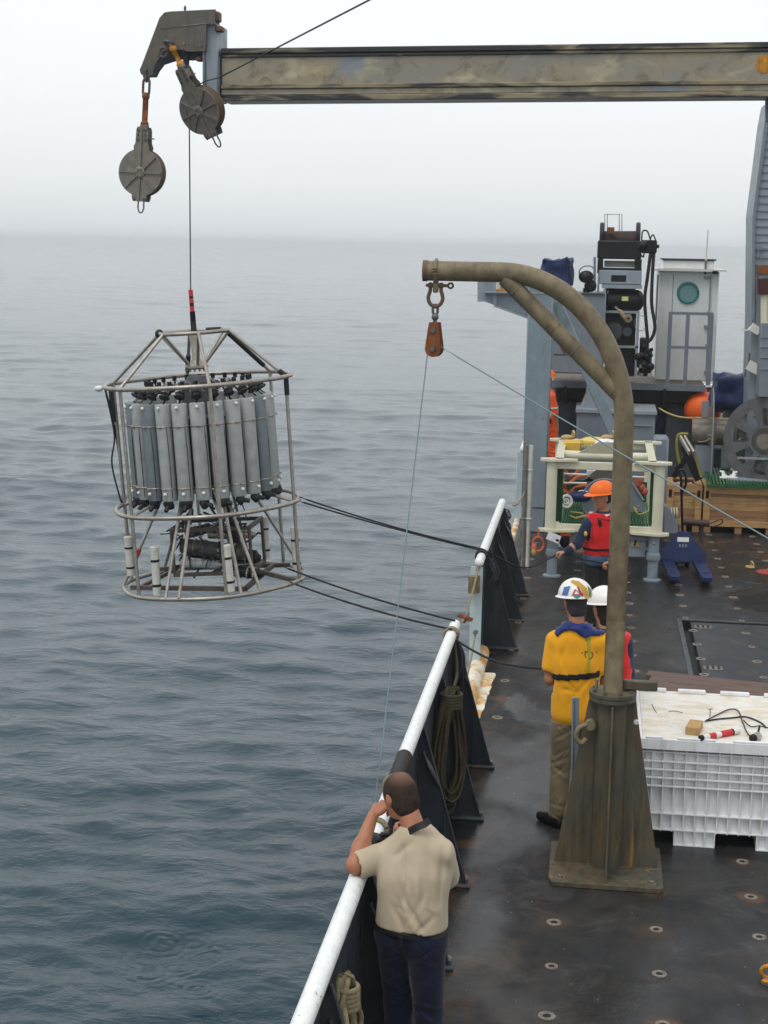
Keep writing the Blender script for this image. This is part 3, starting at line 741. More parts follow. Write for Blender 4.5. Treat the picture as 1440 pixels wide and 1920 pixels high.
def lip_mat(name, lo):
    m, nt, b = newmat(name); L = nt.links
    n1 = noisen(nt, coords(nt, (.35, 1, 2)), 3, 6, .6, .6)
    c = mixn(nt, rampn(nt, n1, [(lo - .05, 0), (lo + .05, 1)]), (.010, .011, .014), (.26, .22, .13))
    c = mixn(nt, rampn(nt, noisen(nt, coords(nt, (.6, 1, 3)), 8, 7, .7), [(.5, 0), (.7, .5)]), c, (.035, .03, .025))
    L.new(c, b.inputs['Base Color']); b.inputs['Roughness'].default_value = .35; bumpn(nt, b, n1, .3, .01); return m
M['boom'] = boom_mat(); M['lip_hi'] = lip_mat('boom_lip_upper', .56); M['lip_lo'] = lip_mat('boom_lip_lower', .48)
boom_strip('boom_web', 5.50, 5.92, BY, .34, M['boom'])
boom_strip('top_flange', 5.895, 5.945, BY - .035, .41, M['lip_hi'])
boom_strip('top_rail_strip', 5.860, 5.892, BY - .018, .04, M['lip_hi'])
boom_strip('lower_rail_strip', 5.572, 5.612, BY - .030, .05, M['lip_lo'])
boom_strip('lower_web_strip', 5.515, 5.570, BY - .012, .03, M['boom'])
boom_strip('bottom_flange', 5.462, 5.512, BY - .035, .41, M['lip_lo'])
mb = MB(); mb.torus(at(497, 155, y=BY - .012), (0, 1, 0), .055, .004, 20, 6); mb.build('weld_circle', M['boom'], t)
mb = MB(); q = at(1432, 120, y=BY - .004); mb.ell(q, (.07, .004, .085), 12, 6); mb.build('paint_patch', M['ochre'], t)
# head: blue-grey post plate
a, b = at(400, 46, y=BY), at(402, 190, y=BY)
mb = MB(); mb.box((a.x, BY + .12, (a.z + b.z) / 2), (.125, .40, a.z - b.z), bev=.01); mb.build('head_post', M['haze_grey'], t)
mb = MB(); mb.box((a.x - .068, BY + .06, (a.z + b.z) / 2 - .06), (.018, .34, a.z - b.z - .12)); mb.build('head_post_edge', M['mid_grey'], t)
def PX(pts, y): return [(at(px, py, y=y).x, at(px, py, y=y).z) for px, py in pts]
M['hook'] = weathered('hook_plate', (.13, .115, .09), (.10, .10, .09), (.05, .035, .025), .5, .22, (.13, .06, .025), rough=.5, scale=7, bump=.3)
hook = PX([(309, 24), (320, 22), (404, 18), (404, 46), (388, 46), (386, 96), (352, 97), (345, 94), (322, 93), (312, 92), (300, 108), (291, 122), (287, 138), (281, 144), (272, 144), (265, 139), (263, 131), (267, 122), (300, 34)], BY - .12)
mb = MB(); mb.prism(hook, (0, BY - .14, 0), (1, 0, 0), (0, 0, 1), (0, .05, 0)); hp = mb.build('hook_plate', M['hook'], t)
hook2 = PX([(309, 26), (404, 20), (404, 46), (386, 108), (352, 110), (331, 108), (300, 118), (291, 130), (285, 142), (272, 142), (265, 131)], BY - .1)
mb = MB(); mb.prism(hook2, (0, BY + .02, 0), (1, 0, 0), (0, 0, 1), (0, .05, 0)); mb.build('rear_hook_plate', M['dark_grey'], t)
mb = MB(); a, b = at(300, 54, y=BY - .142), at(386, 44, y=BY - .142); mb.tube([a, a.lerp(b, .5), b], .004, 6)
for px, py in ((345, 81), (375, 84)): p = at(px, py, y=BY - .142); mb.cyl(p, p + Vector((0, -.006, 0)), .013, n=12)
mb.build('weld_bead', M['galv'], hp)
mb = MB()
for (px, py, w, h) in ((408, 32, .055, .09), (412, 55, .07, .05), (374, 112, .06, .03)):
    p = at(px, py, y=BY - .05); mb = MB(); mb.box(p, (w, .12, h), bev=.01); mb.build('head_lug', M['rusty_steel'], t)
p = at(347, 18, y=BY); mb = MB(); mb.torus(p + Vector((0, 0, .01)), (1, 0, 0), .022, .007, 14, 6); mb.build('lifting_eye', M['galv'], t)
mb = MB(); p = at(349, 105, y=BY); mb.lathe(p + Vector((0, 0, -.14)), (0, 0, 1), [(.02, 0), (.028, .01), (.034, .18), (.034, .2)], 16); mb.build('guide_pin', M['dark_grey'], t)
# boom's own support at the right edge of the picture
mb = MB(); a, b = at(1437, 186, y=BY + .3), at(1437, 224, y=BY + .3); mb.beam(a + Vector((.05, 0, .05)), b + Vector((.05, 0, -.02)), .12, .1, (0, 1, 0)); mb.build('support_stay', M['mid_grey'], t)

def link(mb, p, h, w, r, ax=(0, 1, 0)):
    p = Vector(p); ax = Vector(ax).normalized(); sd = Vector((0, 0, 1)).cross(ax).normalized(); pts = []
    for i in range(24):
        a = 2 * PI * i / 24
        pts.append(p + sd * (w * math.copysign(min(1, abs(1.3 * math.cos(a))), math.cos(a))) + Vector((0, 0, h * math.sin(a))))
    mb.tube(pts, r, 8, closed=True)
def sheave_block(name, label, top, centre, R, tilt_axis, swivel_mat, links=True):
    """cheek plates with eight ribs, built upright in local frame then turned by root rotation"""
    t = thing(name, label, 'sheave block', (0, 0, 0), 'sheave blocks hanging from the boom head')
    W = .045
    H = (Vector(top) - Vector(centre)).length
    ck = M['galv']
    for s_ in (-1, 1):
        mb = MB(); n = 40; P = []
        nk, nb = .075, .075
        a0 = math.asin(nk / R)
        for i in range(n + 1):
            a = PI / 2 + a0 + (PI - a0 * 2) * i / n
            P.append((R * math.cos(a), R * math.sin(a)))
        P += [(-nb, -R * 1.05), (-nb * .85, -R * 1.22), (nb * .85, -R * 1.22), (nb, -R * 1.05)]
        for i in range(n + 1):
            a = -PI / 2 + a0 + (PI - a0 * 2) * i / n
            P.append((R * math.cos(a), R * math.sin(a)))
        P += [(nk * 1.05, R * 1.08), (nk * .82, R * 1.25), (nk * .76, R * 1.80), (nk * .6, R * 1.92), (-nk * .6, R * 1.92), (-nk * .76, R * 1.80), (-nk * .82, R * 1.25), (-nk * 1.05, R * 1.08)]
        mb.prism(P, (0, s_ * W, 0), (1, 0, 0), (0, 0, 1), (0, s_ * .010, 0)); c = mb.build('cheek_plate', ck, t)
        for k in range(8):
            a = PI * k / 4 + .0; d = Vector((math.cos(a), 0, math.sin(a))); L = R * .96 if k != 2 else R * 1.85
            if k == 6: L = R * 1.15
            mb = MB(); mb.beam(Vector((0, s_ * (W + .017), 0)) + d * .05, Vector((0, s_ * (W + .017), 0)) + d * L, .016, .014, (0, 1, 0)); mb.build('rib', ck, c)
        mb = MB(); mb.lathe((0, s_ * (W + .008), 0), (0, s_, 0), [(.055, 0), (.055, .018), (.045, .024), (.02, .024), (.018, .018)], 24)
        for k in range(6): a = PI * k / 3; mb.cyl((.036 * math.cos(a), s_ * (W + .03), .036 * math.sin(a)), (.036 * math.cos(a), s_ * (W + .040), .036 * math.sin(a)), .007, n=6)
        mb.build('hub_cap', ck, c)
        mb = MB()
        for (bx, bzz) in ((-.036, 1.78), (.036, 1.78), (-.038, 1.58), (.038, 1.58), (-.040, 1.38), (.040, 1.38), (-.05, -1.12), (.05, -1.12)): mb.cyl((bx, s_ * (W + .008), bzz * R), (bx, s_ * (W + .022), bzz * R), .012, n=6)
        mb.build('bolt_head', M['dark_grey'], c)
    mb = MB(); mb.lathe((0, -W, 0), (0, 1, 0), [(R * .98, .003), (R * .86, W * .55), (R * .86, W * 1.45), (R * .98, W * 2 - .003)], 48); mb.build('sheave_wheel', M['rusty_steel'], t)
    mb = MB(); mb.box((0, 0, R * 1.62), (.085, .085, R * .36), bev=.006); mb.box((.08, 0, R * 1.45), (.05, .02, .012)); mb.build('neck_spacer', M['galv'], t)
    mb = MB(); mb.tube([(-.028, 0, -R * 1.18), (-.030, 0, -R * 1.5), (-.018, 0, -R * 1.66), (0, 0, -R * 1.70), (.018, 0, -R * 1.66), (.030, 0, -R * 1.5), (.028, 0, -R * 1.18)], .008, 8); mb.build('becket_ring', M['galv'], t)
    z = R * 1.95
    mb = MB(); mb.ell((0, 0, z), (.045, .04, .035), 14, 8); mb.build('swivel_jaw', M['galv'], t)
    mb = MB(); L = H - z - (.20 if links else .10)
    mb.tube([(0, 0, z + .02), (0, 0, z + .03 + L)], .030, 10); mb.ell((0, 0, z + .02), .040, 12, 8); mb.ell((0, 0, z + L + .03), .038, 12, 8); mb.build('swivel_shank', swivel_mat, t)
    if links:
        mb = MB(); link(mb, (0, 0, z + L + .115), .085, .032, .013); link(mb, (0, 0, z + L + .215), .05, .022, .011, (1, 0, 0)); mb.build('chain_link', M['chain_steel'], t)
    return t
def orient(t, top, centre, yaw):
    top, centre = Vector(top), Vector(centre); zz = (top - centre).normalized()
    yy = Vector((math.sin(yaw), math.cos(yaw), 0)); yy = (yy - zz * yy.dot(zz)).normalized(); xx = yy.cross(zz)
    t.matrix_world = Matrix.Translation(centre) @ Matrix((xx, yy, zz)).transposed().to_4x4()
c1 = at(267, 324, y=BY - .12); t1 = at(275, 146, y=BY - .12)
s1 = sheave_block('sheave_block', 'grey eight ribbed sheave block hanging lowest from the boom nose on a rusty swivel', t1, c1, .222, None, M['rust'])
orient(s1, t1, c1, math.radians(8))
mb = MB(); p = at(275, 136, y=BY - .12); mb.torus(p + Vector((0, 0, -.02)), (.3, 1, 0), .03, .012, 18, 8, 0, 2 * PI, 1.5); mb.cyl(p + Vector((0, -.06, .02)), p + Vector((0, .09, .02)), .018, n=10)
tag(mb.build('nose_shackle', M['chain_steel'], None, p), 'small steel shackle pinned through the hooked nose of the boom head', 'shackle')
c2 = at(379, 206, y=BY - .10); t2 = at(318, 78, y=BY - .20)
s2 = sheave_block('sheave_block', 'tilted ribbed sheave block carrying the lifting wire, on an orange spotted swivel', t2, c2, .222, None, M['ochre'], False)
orient(s2, t2, c2, math.radians(27))
mb = MB(); p = at(318, 82, y=BY - .19); mb.torus(p + Vector((-.0, 0, .0)), (.2, .3, .9), .042, .014, 18, 8, 0, 2 * PI, 1.3); mb.torus(at(306, 98, y=BY - .19), (0, 1, .2), .034, .014, 18, 8, 0, 2 * PI, 1.3)
tag(mb.build('shackle_pair', M['chain_steel'], None, p), 'pair of linked shackles holding the orange spotted swivel under the hook plate', 'shackle')
# lifting wire
RT = at(371, 603, y=BY)
TILT = 4.7
ROS = Vector((-3.69, BY, .81))
w0 = at(355, 236, y=BY - .1); up = at(700, -4, y=12.6)
pts = [ROS + Matrix.Rotation(math.radians(-TILT), 3, 'Y') @ Vector((0, 0, 2.47 + .40)), w0]
mb = MB(); mb.tube(pts, .0065, 6)
a = at(412, 145, y=BY - .2); mb.tube([w0, at(350, 205, y=BY - .1), at(358, 168, y=BY - .12), at(385, 152, y=BY - .15), a], .0065, 6)
mb.tube([a, a.lerp(up, .5), up + (up - a) * .4], .0075, 6)
tag(mb.build('lifting_wire', M['dark_grey'], None, RT), 'thin steel wire that carries the water sampler over the tilted sheave', 'wire')

# ------------------------------------------------------------------ water sampling rosette
ros = thing('water_sampler', 'large round water sampling rosette of grey bottles in a steel cage hanging over the sea', 'water sampler', ROS)
def rv(r, deg, z): a = math.radians(deg); return ROS + Vector((r * math.cos(a), r * math.sin(a), z))
ZM, ZT, ZH = .78, 2.0, 2.47; RR = .92; tr = .021
LEG = [51, 111, 171, 231, 291, 351]
def ring_pts(r, z, n=48, hexy=.03):
    return [rv(r * (1 - hexy * (1 - math.cos(math.radians(6 * (360 * i / n - 51)))) / 2), 360 * i / n, z) for i in range(n)]
for nm, z, r in (('bottom_ring', 0, .915), ('middle_ring', ZM, .925), ('top_ring', ZT, .93)):
    mb = MB(); mb.tube(ring_pts(r, z), tr * 1.05, 10, closed=True); mb.build(nm, M['stainless'], ros, smooth=60)
hexr = .37
mb = MB(); hp_ = [rv(hexr, d, ZH) for d in LEG]; 
mb.tube(hp_ , tr * .95, 10, closed=True); mb.build('head_ring', M['stainless'], ros, smooth=60)
for i, d in enumerate(LEG):
    mb = MB(); mb.cyl(rv(.905, d, 0), rv(.915, d, ZT), tr * .85, n=10); mb.build('leg', M['stainless'], ros)
    mb = MB(); mb.cyl(rv(.92, d, ZT), rv(hexr, d, ZH), tr * .8, n=10); mb.build('roof_strut', M['stainless'], ros)
    mb = MB(); mb.cyl(rv(hexr, d, ZH), rv(.08, d, ZH - .32), tr * .72, n=10); mb.build('hub_strut', M['stainless'], ros)
for d, f0, f1, rr in ((351, .0, .12, 1.25), (51, .15, .95, 1.15), (111, .1, .45, 1.2)): mb = MB(); mb.cyl(rv(.92, d, ZT).lerp(rv(hexr, d, ZH), f0), rv(.92, d, ZT).lerp(rv(hexr, d, ZH), f1), tr * rr, n=10); mb.build('tape_wrap', M['black'], ros)
mb = MB(); mb.ell(rv(hexr, 171, ZH), .045, 12, 8); mb.build('tape_wrap', M['black'], ros); mb = MB(); mb.cyl(rv(.918, 351, ZT - .02), rv(.917, 351, ZT - .18), tr * 1.2, n=10); mb.build('tape_wrap', M['black'], ros); mb = MB()
mb.cyl(rv(hexr, 51, ZH).lerp(rv(hexr, 111, ZH), .1), rv(hexr, 51, ZH).lerp(rv(hexr, 111, ZH), .5), tr * 1.3, n=10)
mb.build('tape_wrap', M['black'], ros)
mb = MB(); mb.lathe(ROS + Vector((0, 0, ZH - .36)), (0, 0, 1), [(.10, 0), (.115, .015), (.115, .035), (.06, .06), (.042, .10), (.040, .34), (.036, .36)], 20); hub = mb.build('hub_post', M['stainless'], ros)
mb = MB()
for k in range(12): a = PI * k / 6; mb.ell(ROS + Vector((.095 * math.cos(a), .095 * math.sin(a), ZH - .37)), .012, 8, 6)
mb.build('nut', M['galv'], hub)
top = ROS + Vector((0, 0, ZH))
mb = MB(); mb.tube([top + Vector((0, 0, -.02)), top + Vector((0, 0, .20))], [.030, .026], 12); mb.build('termination_sleeve', M['black'], ros)
for k, (z0, z1, mt) in enumerate(((.20, .25, 'red'), (.25, .285, 'black'), (.285, .325, 'red'), (.325, .35, 'black'), (.35, .41, 'red'))):
    mb = MB(); mb.cyl(top + Vector((0, 0, z0)), top + Vector((0, 0, z1 - .001)), .022, n=12); mb.build('tape_band', M[mt], ros)
# bottles: 24 of them, each with caps, clamps and white valve
NB = 24; RB = .655; zb0, zb1 = .92, 1.82; rb = .075
def bottle_at(root_angle, dark):
    a = root_angle; c = ROS + Vector((RB * math.cos(a), RB * math.sin(a), 0)); out = Vector((math.cos(a), math.sin(a), 0)); sd = Vector((-out.y, out.x, 0))
    mb = MB(); mb.lathe(c, (0, 0, 1), [(rb * .93, zb0 - .01), (rb, zb0), (rb, zb1), (rb * .95, zb1 + .012)], 20)
    b = mb.build('sample_bottle', M['tube_dark'] if dark else M['tube_grey'], ros, smooth=50)
    mb = MB()
    for z in (1.03, 1.62):
        mb.torus(c + Vector((0, 0, z)), (0, 0, 1), rb + .002, .006, 20, 6); mb.cyl(c + out * (rb + .002) + sd * .02 + Vector((0, 0, z)), c + out * (rb + .012) - sd * .02 + Vector((0, 0, z)), .010, n=8)
    mb.build('clamp_band', M['stainless'], b)
    mb = MB(); mb.ell(c + out * (rb + .008) + Vector((0, 0, zb1 - .02)), .017, 10, 8); mb.ell(c + out * (rb + .008) + Vector((0, 0, zb0 + .06)), .018, 10, 8); mb.build('valve', M['offwhite'], b)
    # upper cap, tipped open on its hinge, and its release arm
    up_ = (Vector((0, 0, 1)) - out * .62).normalized(); cc = c - out * .05 + Vector((0, 0, zb1 + .085))
    mb = MB(); mb.lathe(cc - up_ * .03, up_, [(.042, 0), (.052, .008), (.052, .020), (.038, .030), (.020, .05), (.018, .075)], 18)
    mb.torus(cc + up_ * .02, up_, .036, .008, 16, 6)
    mb.tube([c + Vector((0, 0, zb1)), c - out * .08 + Vector((0, 0, zb1 + .07)), c - out * .16 + Vector((0, 0, zb1 + .13)), c - out * .15 + Vector((0, 0, zb1 + .17))], .010, 8)
    mb.cyl(c - out * .15 + Vector((0, 0, zb1 + .16)), c - out * .15 + Vector((0, 0, zb1 + .21)), .022, n=10); mb.build('upper_cap', M['black'], b)
    dn = (Vector((0, 0, -1)) + out * 1.2).normalized(); cc = c + out * .03 + Vector((0, 0, zb0 - .045))
    if math.sin(a) > -.15 or math.cos(a) > .2: dn = (Vector((0, 0, -.25)) + out * .5 + sd * (.9 if math.cos(a) > 0 else -.9)).normalized()
    mb = MB(); mb.lathe(cc, dn, [(.020, -.05), (.054, -.006), (.058, .010), (.044, .026), (.024, .03), (.02, .085)], 18); mb.build('lower_cap', M['rubber'], b)
    mb = MB(); mb.tube([c + sd * (rb * .8) + out * (rb * .65) + Vector((0, 0, zb0 + .02)), c + sd * (rb * .85) + out * (rb * .7) + Vector((0, 0, (zb0 + zb1) / 2)), c + sd * rb * .6 + out * rb * .6 + Vector((0, 0, zb1))], .0035, 5); mb.build('lanyard', M['rope_dark'], b)
for k in range(NB):
    bottle_at(math.radians(-93 + 15 * k), k in (22, 20, 19, 13, 23 - 18))
# carrier plates and centre post that hold the bottles
mb = MB()
for z in (1.0, 1.66): mb.lathe(ROS + Vector((0, 0, z)), (0, 0, 1), [(.40, 0), (RB - rb, 0), (RB - rb, .014), (.40, .014)], 32)
mb.build('bottle_carrier', M['dark_grey'], ros)
mb = MB(); mb.cyl(ROS + Vector((0, 0, .95)), ROS + Vector((0, 0, 1.95)), .17, n=24); mb.lathe(ROS + Vector((0, 0, 1.95)), (0, 0, 1), [(.17, 0), (.20, .02), (.20, .04), (.12, .06), (.10, .09)], 24); mb.build('release_carousel', M['dark_grey'], ros)
mb = MB()
for k in range(24):
    a = 2 * PI * k / 24; p = ROS + Vector((.3 * math.cos(a), .3 * math.sin(a), 2.0)); q = ROS + Vector((.56 * math.cos(a + .1), .56 * math.sin(a + .1), 1.93)); mb.tube(sag(p, q, .03, 6), .004, 4)
mb.build('release_lanyard', M['rope_tan'], ros)
# spider under the bottles, diagonals
for d in (51, 111, 171, 231, 291, 351):
    mb = MB(); mb.cyl(rv(.92, d, ZM), rv(.35, d, ZM + .17), .016, n=8); mb.build('spider_arm', M['stainless'], ros)
    mb = MB(); mb.cyl(rv(.40, d + 18, ZM + .18), rv(.90, d + (28 if d in (51, 111, 351) else 22), .01), .016, n=8); mb.build('lower_diagonal', M['stainless'], ros)
qa, qb = rv(.40, 189, ZM + .18), rv(.90, 193, .01)
mb = MB(); mb.cyl(qa.lerp(qb, .62), qa.lerp(qb, .74), .024, n=10); mb.build('tape_band', M['red'], ros)
mb = MB(); mb.cyl(rv(.42, 265, ZM + .15), rv(.90, 262, .01), .017, n=8); mb.cyl(rv(.55, 300, ZM + .1), rv(.905, 300, .01), .017, n=8); mb.build('lower_post', M['stainless'], ros)
# white floats / reference tubes strapped to the lower cage
for (px0, py0, px1, py1, dy) in ((240, 1007, 246, 1078, -.25), (289, 1026, 295, 1115, -.72), (424, 1022, 433, 1108, -.82), (495, 970, 500, 1046, .65), (552, 989, 557, 1072, -.10)):
    a, b = at(px0, py0, y=BY + dy), at(px1, py1, y=BY + dy)
    # into the untilted frame of the cage
    TI = Matrix.Rotation(math.radians(TILT), 4, 'Y'); a = ROS + TI @ (a - ROS); b = ROS + TI @ (b - ROS)
    mb = MB(); mb.cyl(a, b, .040, n=16); mb.lathe(a, a - b, [(.043, -.03), (.043, 0), (.030, .008)], 16); q = mb.build('float_tube', M['pvc'], ros)
    mb = MB()
    for f in (.28, .80): mb.cyl(a.lerp(b, f - .025), a.lerp(b, f + .025), .0425, n=16)
    mb.build('strap', M['black'], q)
# rusty inner frame with instruments
def bx(mb, x, y, z, s, r=None): mb.box(ROS + Vector((x, y, z)), s, r)
mb = MB()
X0, X1, Y0, Y1, Z0, Z1 = -.32, .46, -.28, .30, .12, .56
for x in (X0, X1):
    for y in (Y0, Y1): mb.cyl(ROS + Vector((x, y, Z0)), ROS + Vector((x, y, Z1)), .017, n=8)
for z in (Z0, Z1):
    for y in (Y0, Y1): mb.beam(ROS + Vector((X0, y, z)), ROS + Vector((X1, y, z)), .035, .035)
    for x in (X0, X1, .07): mb.beam(ROS + Vector((x, Y0, z)), ROS + Vector((x, Y1, z)), .035, .035)
mb.beam(ROS + Vector((-.70, -.52, .06)), ROS + Vector((.45, -.60, .02)), .05, .04); mb.beam(ROS + Vector((-.72, .45, .05)), ROS + Vector((.70, .40, .05)), .04, .04)
mb.beam(ROS + Vector((.45, -.60, .02)), ROS + Vector((.52, .45, .05)), .04, .04); mb.beam(ROS + Vector((.46, -.1, .10)), ROS + Vector((.88, -.2, .0)), .04, .04); mb.beam(ROS + Vector((-.6, -.5, .06)), ROS + Vector((-.35, -.1, .15)), .035, .035)
mb.build('instrument_frame', weathered('frame_rust', (.075, .055, .045), (.11, .10, .09), (.05, .03, .02), .4, .35, (.10, .045, .02), rough=.5, scale=12), ros)
M['instr'] = weathered('instr', (.05, .05, .055), (.11, .10, .09), (.02, .02, .02), .4, 0, rough=.35, scale=20)
rg = random.Random(11)
for (a, b, r, mt) in (((-.25, -.12, .38), (.36, -.18, .30), .075, 'instr'), ((-.22, .12, .28), (.42, .10, .20), .07, 'black'), ((-.24, -.22, .22), (.10, -.24, .20), .045, 'tube_grey'), ((.0, .0, .46), (.4, .05, .44), .04, 'stainless'), ((.25, -.24, .14), (.52, -.28, .10), .055, 'black'), ((-.28, .2, .45), (-.05, .2, .5), .05, 'instr'), ((.15, .22, .18), (.15, .22, .5), .04, 'tube_grey')):
    a, b = ROS + Vector(a), ROS + Vector(b); d = (b - a).normalized(); L = (b - a).length
    mb = MB(); mb.lathe(a, d, [(r * .5, -.03), (r * .95, -.02), (r, 0), (r, L * .3), (r * 1.12, L * .31), (r * 1.12, L * .38), (r, L * .39), (r, L), (r * .6, L + .02), (r * .3, L + .05)], 18); q = mb.build('instrument_tube', M[mt], ros, smooth=50)
    mb = MB()
    for f in (.2, .62, .85): mb.torus(a.lerp(b, f), d, r * 1.05, .008, 16, 6)
    mb.build('clamp_band', M['stainless'], q)
mb = MB()
for k in range(34):
    p = ROS + Vector((rg.uniform(-.38, .42), rg.uniform(-.3, .3), rg.uniform(.15, .62))); q = p + Vector((rg.uniform(-.2, .2), rg.uniform(-.15, .1), rg.uniform(-.16, .2)))
    m_ = (p + q) / 2 + Vector((rg.uniform(-.12, .12), rg.uniform(-.1, .1), rg.uniform(-.08, .14))); mb.tube(bez([p, m_, q], 6), rg.choice((.006, .008, .011)), 6)
mb.build('cable_tangle', M['rubber'], ros)
mb = MB(); mb.tube(bez([ROS + Vector((.20, -.1, ZM + .16)), ROS + Vector((.22, -.1, .7)), ROS + Vector((.26, -.05, .45)), ROS + Vector((.27, 0, .3))], 6), .042, 12); mb.build('rubber_hose', M['rubber'], ros)
mb = MB(); p = rv(.96, 178, ZT - .03); mb.tube(bez([p, rv(.93, 174, 1.5), rv(.97, 176, 1.2), rv(.93, 172, ZM)], 8), .009, 6); mb.tube(bez([p, rv(.94, 172, 1.6), rv(.91, 170, 1.0), rv(.93, 172, ZM)], 8), .011, 6)
mb.cyl(rv(.93, 173, ZT - .06), rv(.93, 173, 1.62), .027, n=10); mb.build('side_cable', M['rubber'], ros)
mb = MB(); mb.ell(rv(1.01, 180, ZT - .03), (.05, .03, .03), 12, 8); mb.build('sensor_head', M['offwhite'], ros)
ros.rotation_euler = (0, math.radians(-TILT), 0)

# tag lines
def line(name, pts, r, mat, label, cat='line', group=None):
    mb = MB(); mb.tube(pts, r, 6); return tag(mb.build(name, M[mat], None, pts[0]), label, cat, group)
railA = Vector((RX, 15.75, 1.155)); G = 'dark tag lines from the rail to the sampler'
h_l = at(1053, 1037, y=16.9)
a = at(562, 932, y=15.0); line('tag_line', sag(a, railA, .03) + bez([railA, Vector((-.99, 15.78, 1.12)), (Vector((-.99, 15.78, 1.12)) + h_l) / 2 + Vector((0, 0, -.16)), h_l, at(1090, 1048, y=16.85), at(1138, 1057, y=16.9)], 8)[1:], .009, 'rope_dark', 'upper dark tag line of the upper pair, held by the orange helmet worker', 'line')
line('tag_line', sag(at(556, 938, y=15.9), railA + Vector((0, -.07, 0)), .02), .009, 'rope_dark', 'lower dark line of the upper pair from the middle of the sampler cage', 'line')
railB = Vector((RX, 12.30, 1.155)); yh = at(1013, 1254, y=11.35)
a = at(545, 1092, y=14.6); line('tag_line', sag(a, railB, .03) + bez([railB, Vector((-1.0, 12.25, 1.08)), (Vector((-1.0, 12.25, 1.08)) + yh) / 2 + Vector((0, 0, -.06)), yh], 8)[1:], .009, 'rope_dark', 'lowest dark tag line from the cage foot to the man in yellow', 'line')
line('tag_line', sag(at(530, 1062, y=15.2), Vector((RX, 12.62, 1.15)), .03), .009, 'rope_dark', 'second lowest dark tag line reaching the tip of the near white rail', 'line')
mb = MB(); 
for k in range(9): p = Vector((-.985, 12.30, 1.05)); q = p + Vector((rg.uniform(.0, .05), rg.uniform(-.16, .1), rg.uniform(-.42, -.2))); mb.tube(bez([p, (p + q) / 2 + Vector((.02, rg.uniform(-.05, .05), 0)), q], 5), .009, 6)
tag(mb.build('rope_tail', M['rope_dark'], None, (-.98, 12.3, 1)), 'dark bunch of rope tails hanging from the near rail end', 'rope')
mb = MB()
for k in range(6): mb.torus((RX, 15.72 - .02 * k, 1.10), (0, 1, 0), .055, .011, 18, 6)
for k in range(7): p = Vector((-.99, 15.72, 1.08)); q = p + Vector((rg.uniform(.02, .14), rg.uniform(-.1, .1), rg.uniform(-.3, -.1))); mb.tube(bez([p, (p + q) / 2 + Vector((.05, 0, 0)), q], 5), .011, 6)
tag(mb.build('rope_hitch', M['rope_dark'], None, (-1, 15.7, 1.1)), 'dark rope hitch wrapped round the middle rail where the upper lines cross', 'rope')
# ------------------------------------------------------------------ helpers for far things, laid out in their own vertical plane
def rect(mb, px0, py0, px1, py1, y, dep, bev=0.0):
    mx, my = (px0 + px1) / 2, (py0 + py1) / 2; x0, x1 = sorted((at(px0, my, y=y).x, at(px1, my, y=y).x)); z0, z1 = sorted((at(mx, py0, y=y).z, at(mx, py1, y=y).z))
    mb.box(((x0 + x1) / 2, y + dep / 2, (z0 + z1) / 2), (x1 - x0, dep, z1 - z0), bev=bev); return mb
def cube(mb, x0, x1, y0, y1, z0, z1, bev=0.0):
    mb.box(((x0 + x1) / 2, (y0 + y1) / 2, (z0 + z1) / 2), (x1 - x0, y1 - y0, z1 - z0), bev=bev); return mb

# gantry column with outboard bracket
GY = 23.3
t = thing('gantry_column', 'pale blue grey gantry column with outboard bracket arm and diagonal brace', 'gantry', (-.8, GY, 0))
mb = MB(); cube(mb, -1.0, -.64, GY, GY + .36, .36, 3.62, .02); col_ = mb.build('column', M['blue_grey'], t)
mb = MB(); cube(mb, -1.0, -.66, GY + .02, GY + .3, 0, .36, .01); mb.build('column_foot', M['blue_grey'], t)
mb = MB()
for k in range(26):
    for x in (-.975, -.665): mb.ell((x + rnd.uniform(-.004, .004), GY - .001, .45 + k * .125), .010, 6, 4)
mb.build('rivet', M['blue_grey'], col_)
mb = MB(); P = PX([(908, 527), (1035, 527), (1035, 600), (990, 596), (925, 572), (908, 566)], GY); mb.prism(P, (0, GY + .10, 0), (1, 0, 0), (0, 0, 1), (0, .03, 0)); mb.build('bracket_web', M['blue_grey'], t)
mb = MB(); a, b = at(908, 548, y=GY), at(1040, 550, y=GY); mb.beam(a + Vector((0, .12, 0)), b + Vector((0, .12, 0)), .26, .02); a, b = at(911, 527, y=GY), at(911, 566, y=GY); mb.beam(a + Vector((0, .12, 0)), b + Vector((0, .12, 0)), .26, .015, (0, 1, 0)); a, b = at(927, 529, y=GY), at(927, 572, y=GY); mb.beam(a + Vector((0, .08, 0)), b + Vector((0, .08, 0)), .06, .015, (0, 1, 0))
a, b = at(925, 574, y=GY), at(992, 598, y=GY); mb.beam(a + Vector((0, .12, 0)), b + Vector((0, .12, 0)), .2, .015); mb.build('bracket_flange', M['haze_grey'], t)
mb = MB(); rect(mb, 931, 542, 968, 549, GY, .12); tag(mb.build('timber_block', M['ochre'], None, at(950, 549, y=GY)), 'short orange painted block lying on the gantry bracket', 'block')
mb = MB(); rect(mb, 930, 528, 938, 543, GY + .05, .08); tag(mb.build('pale_post', M['pvc'], None, at(934, 543, y=GY)), 'small pale stub standing on the gantry bracket behind the orange block', 'stub')
mb = MB(); a, b = at(1042, 565, y=GY + .5), at(1168, 850, y=GY + .5); mb.beam(a, b, .10, .16, (1, 0, 0), .01); mb.build('diagonal_brace', M['blue_grey'], t)

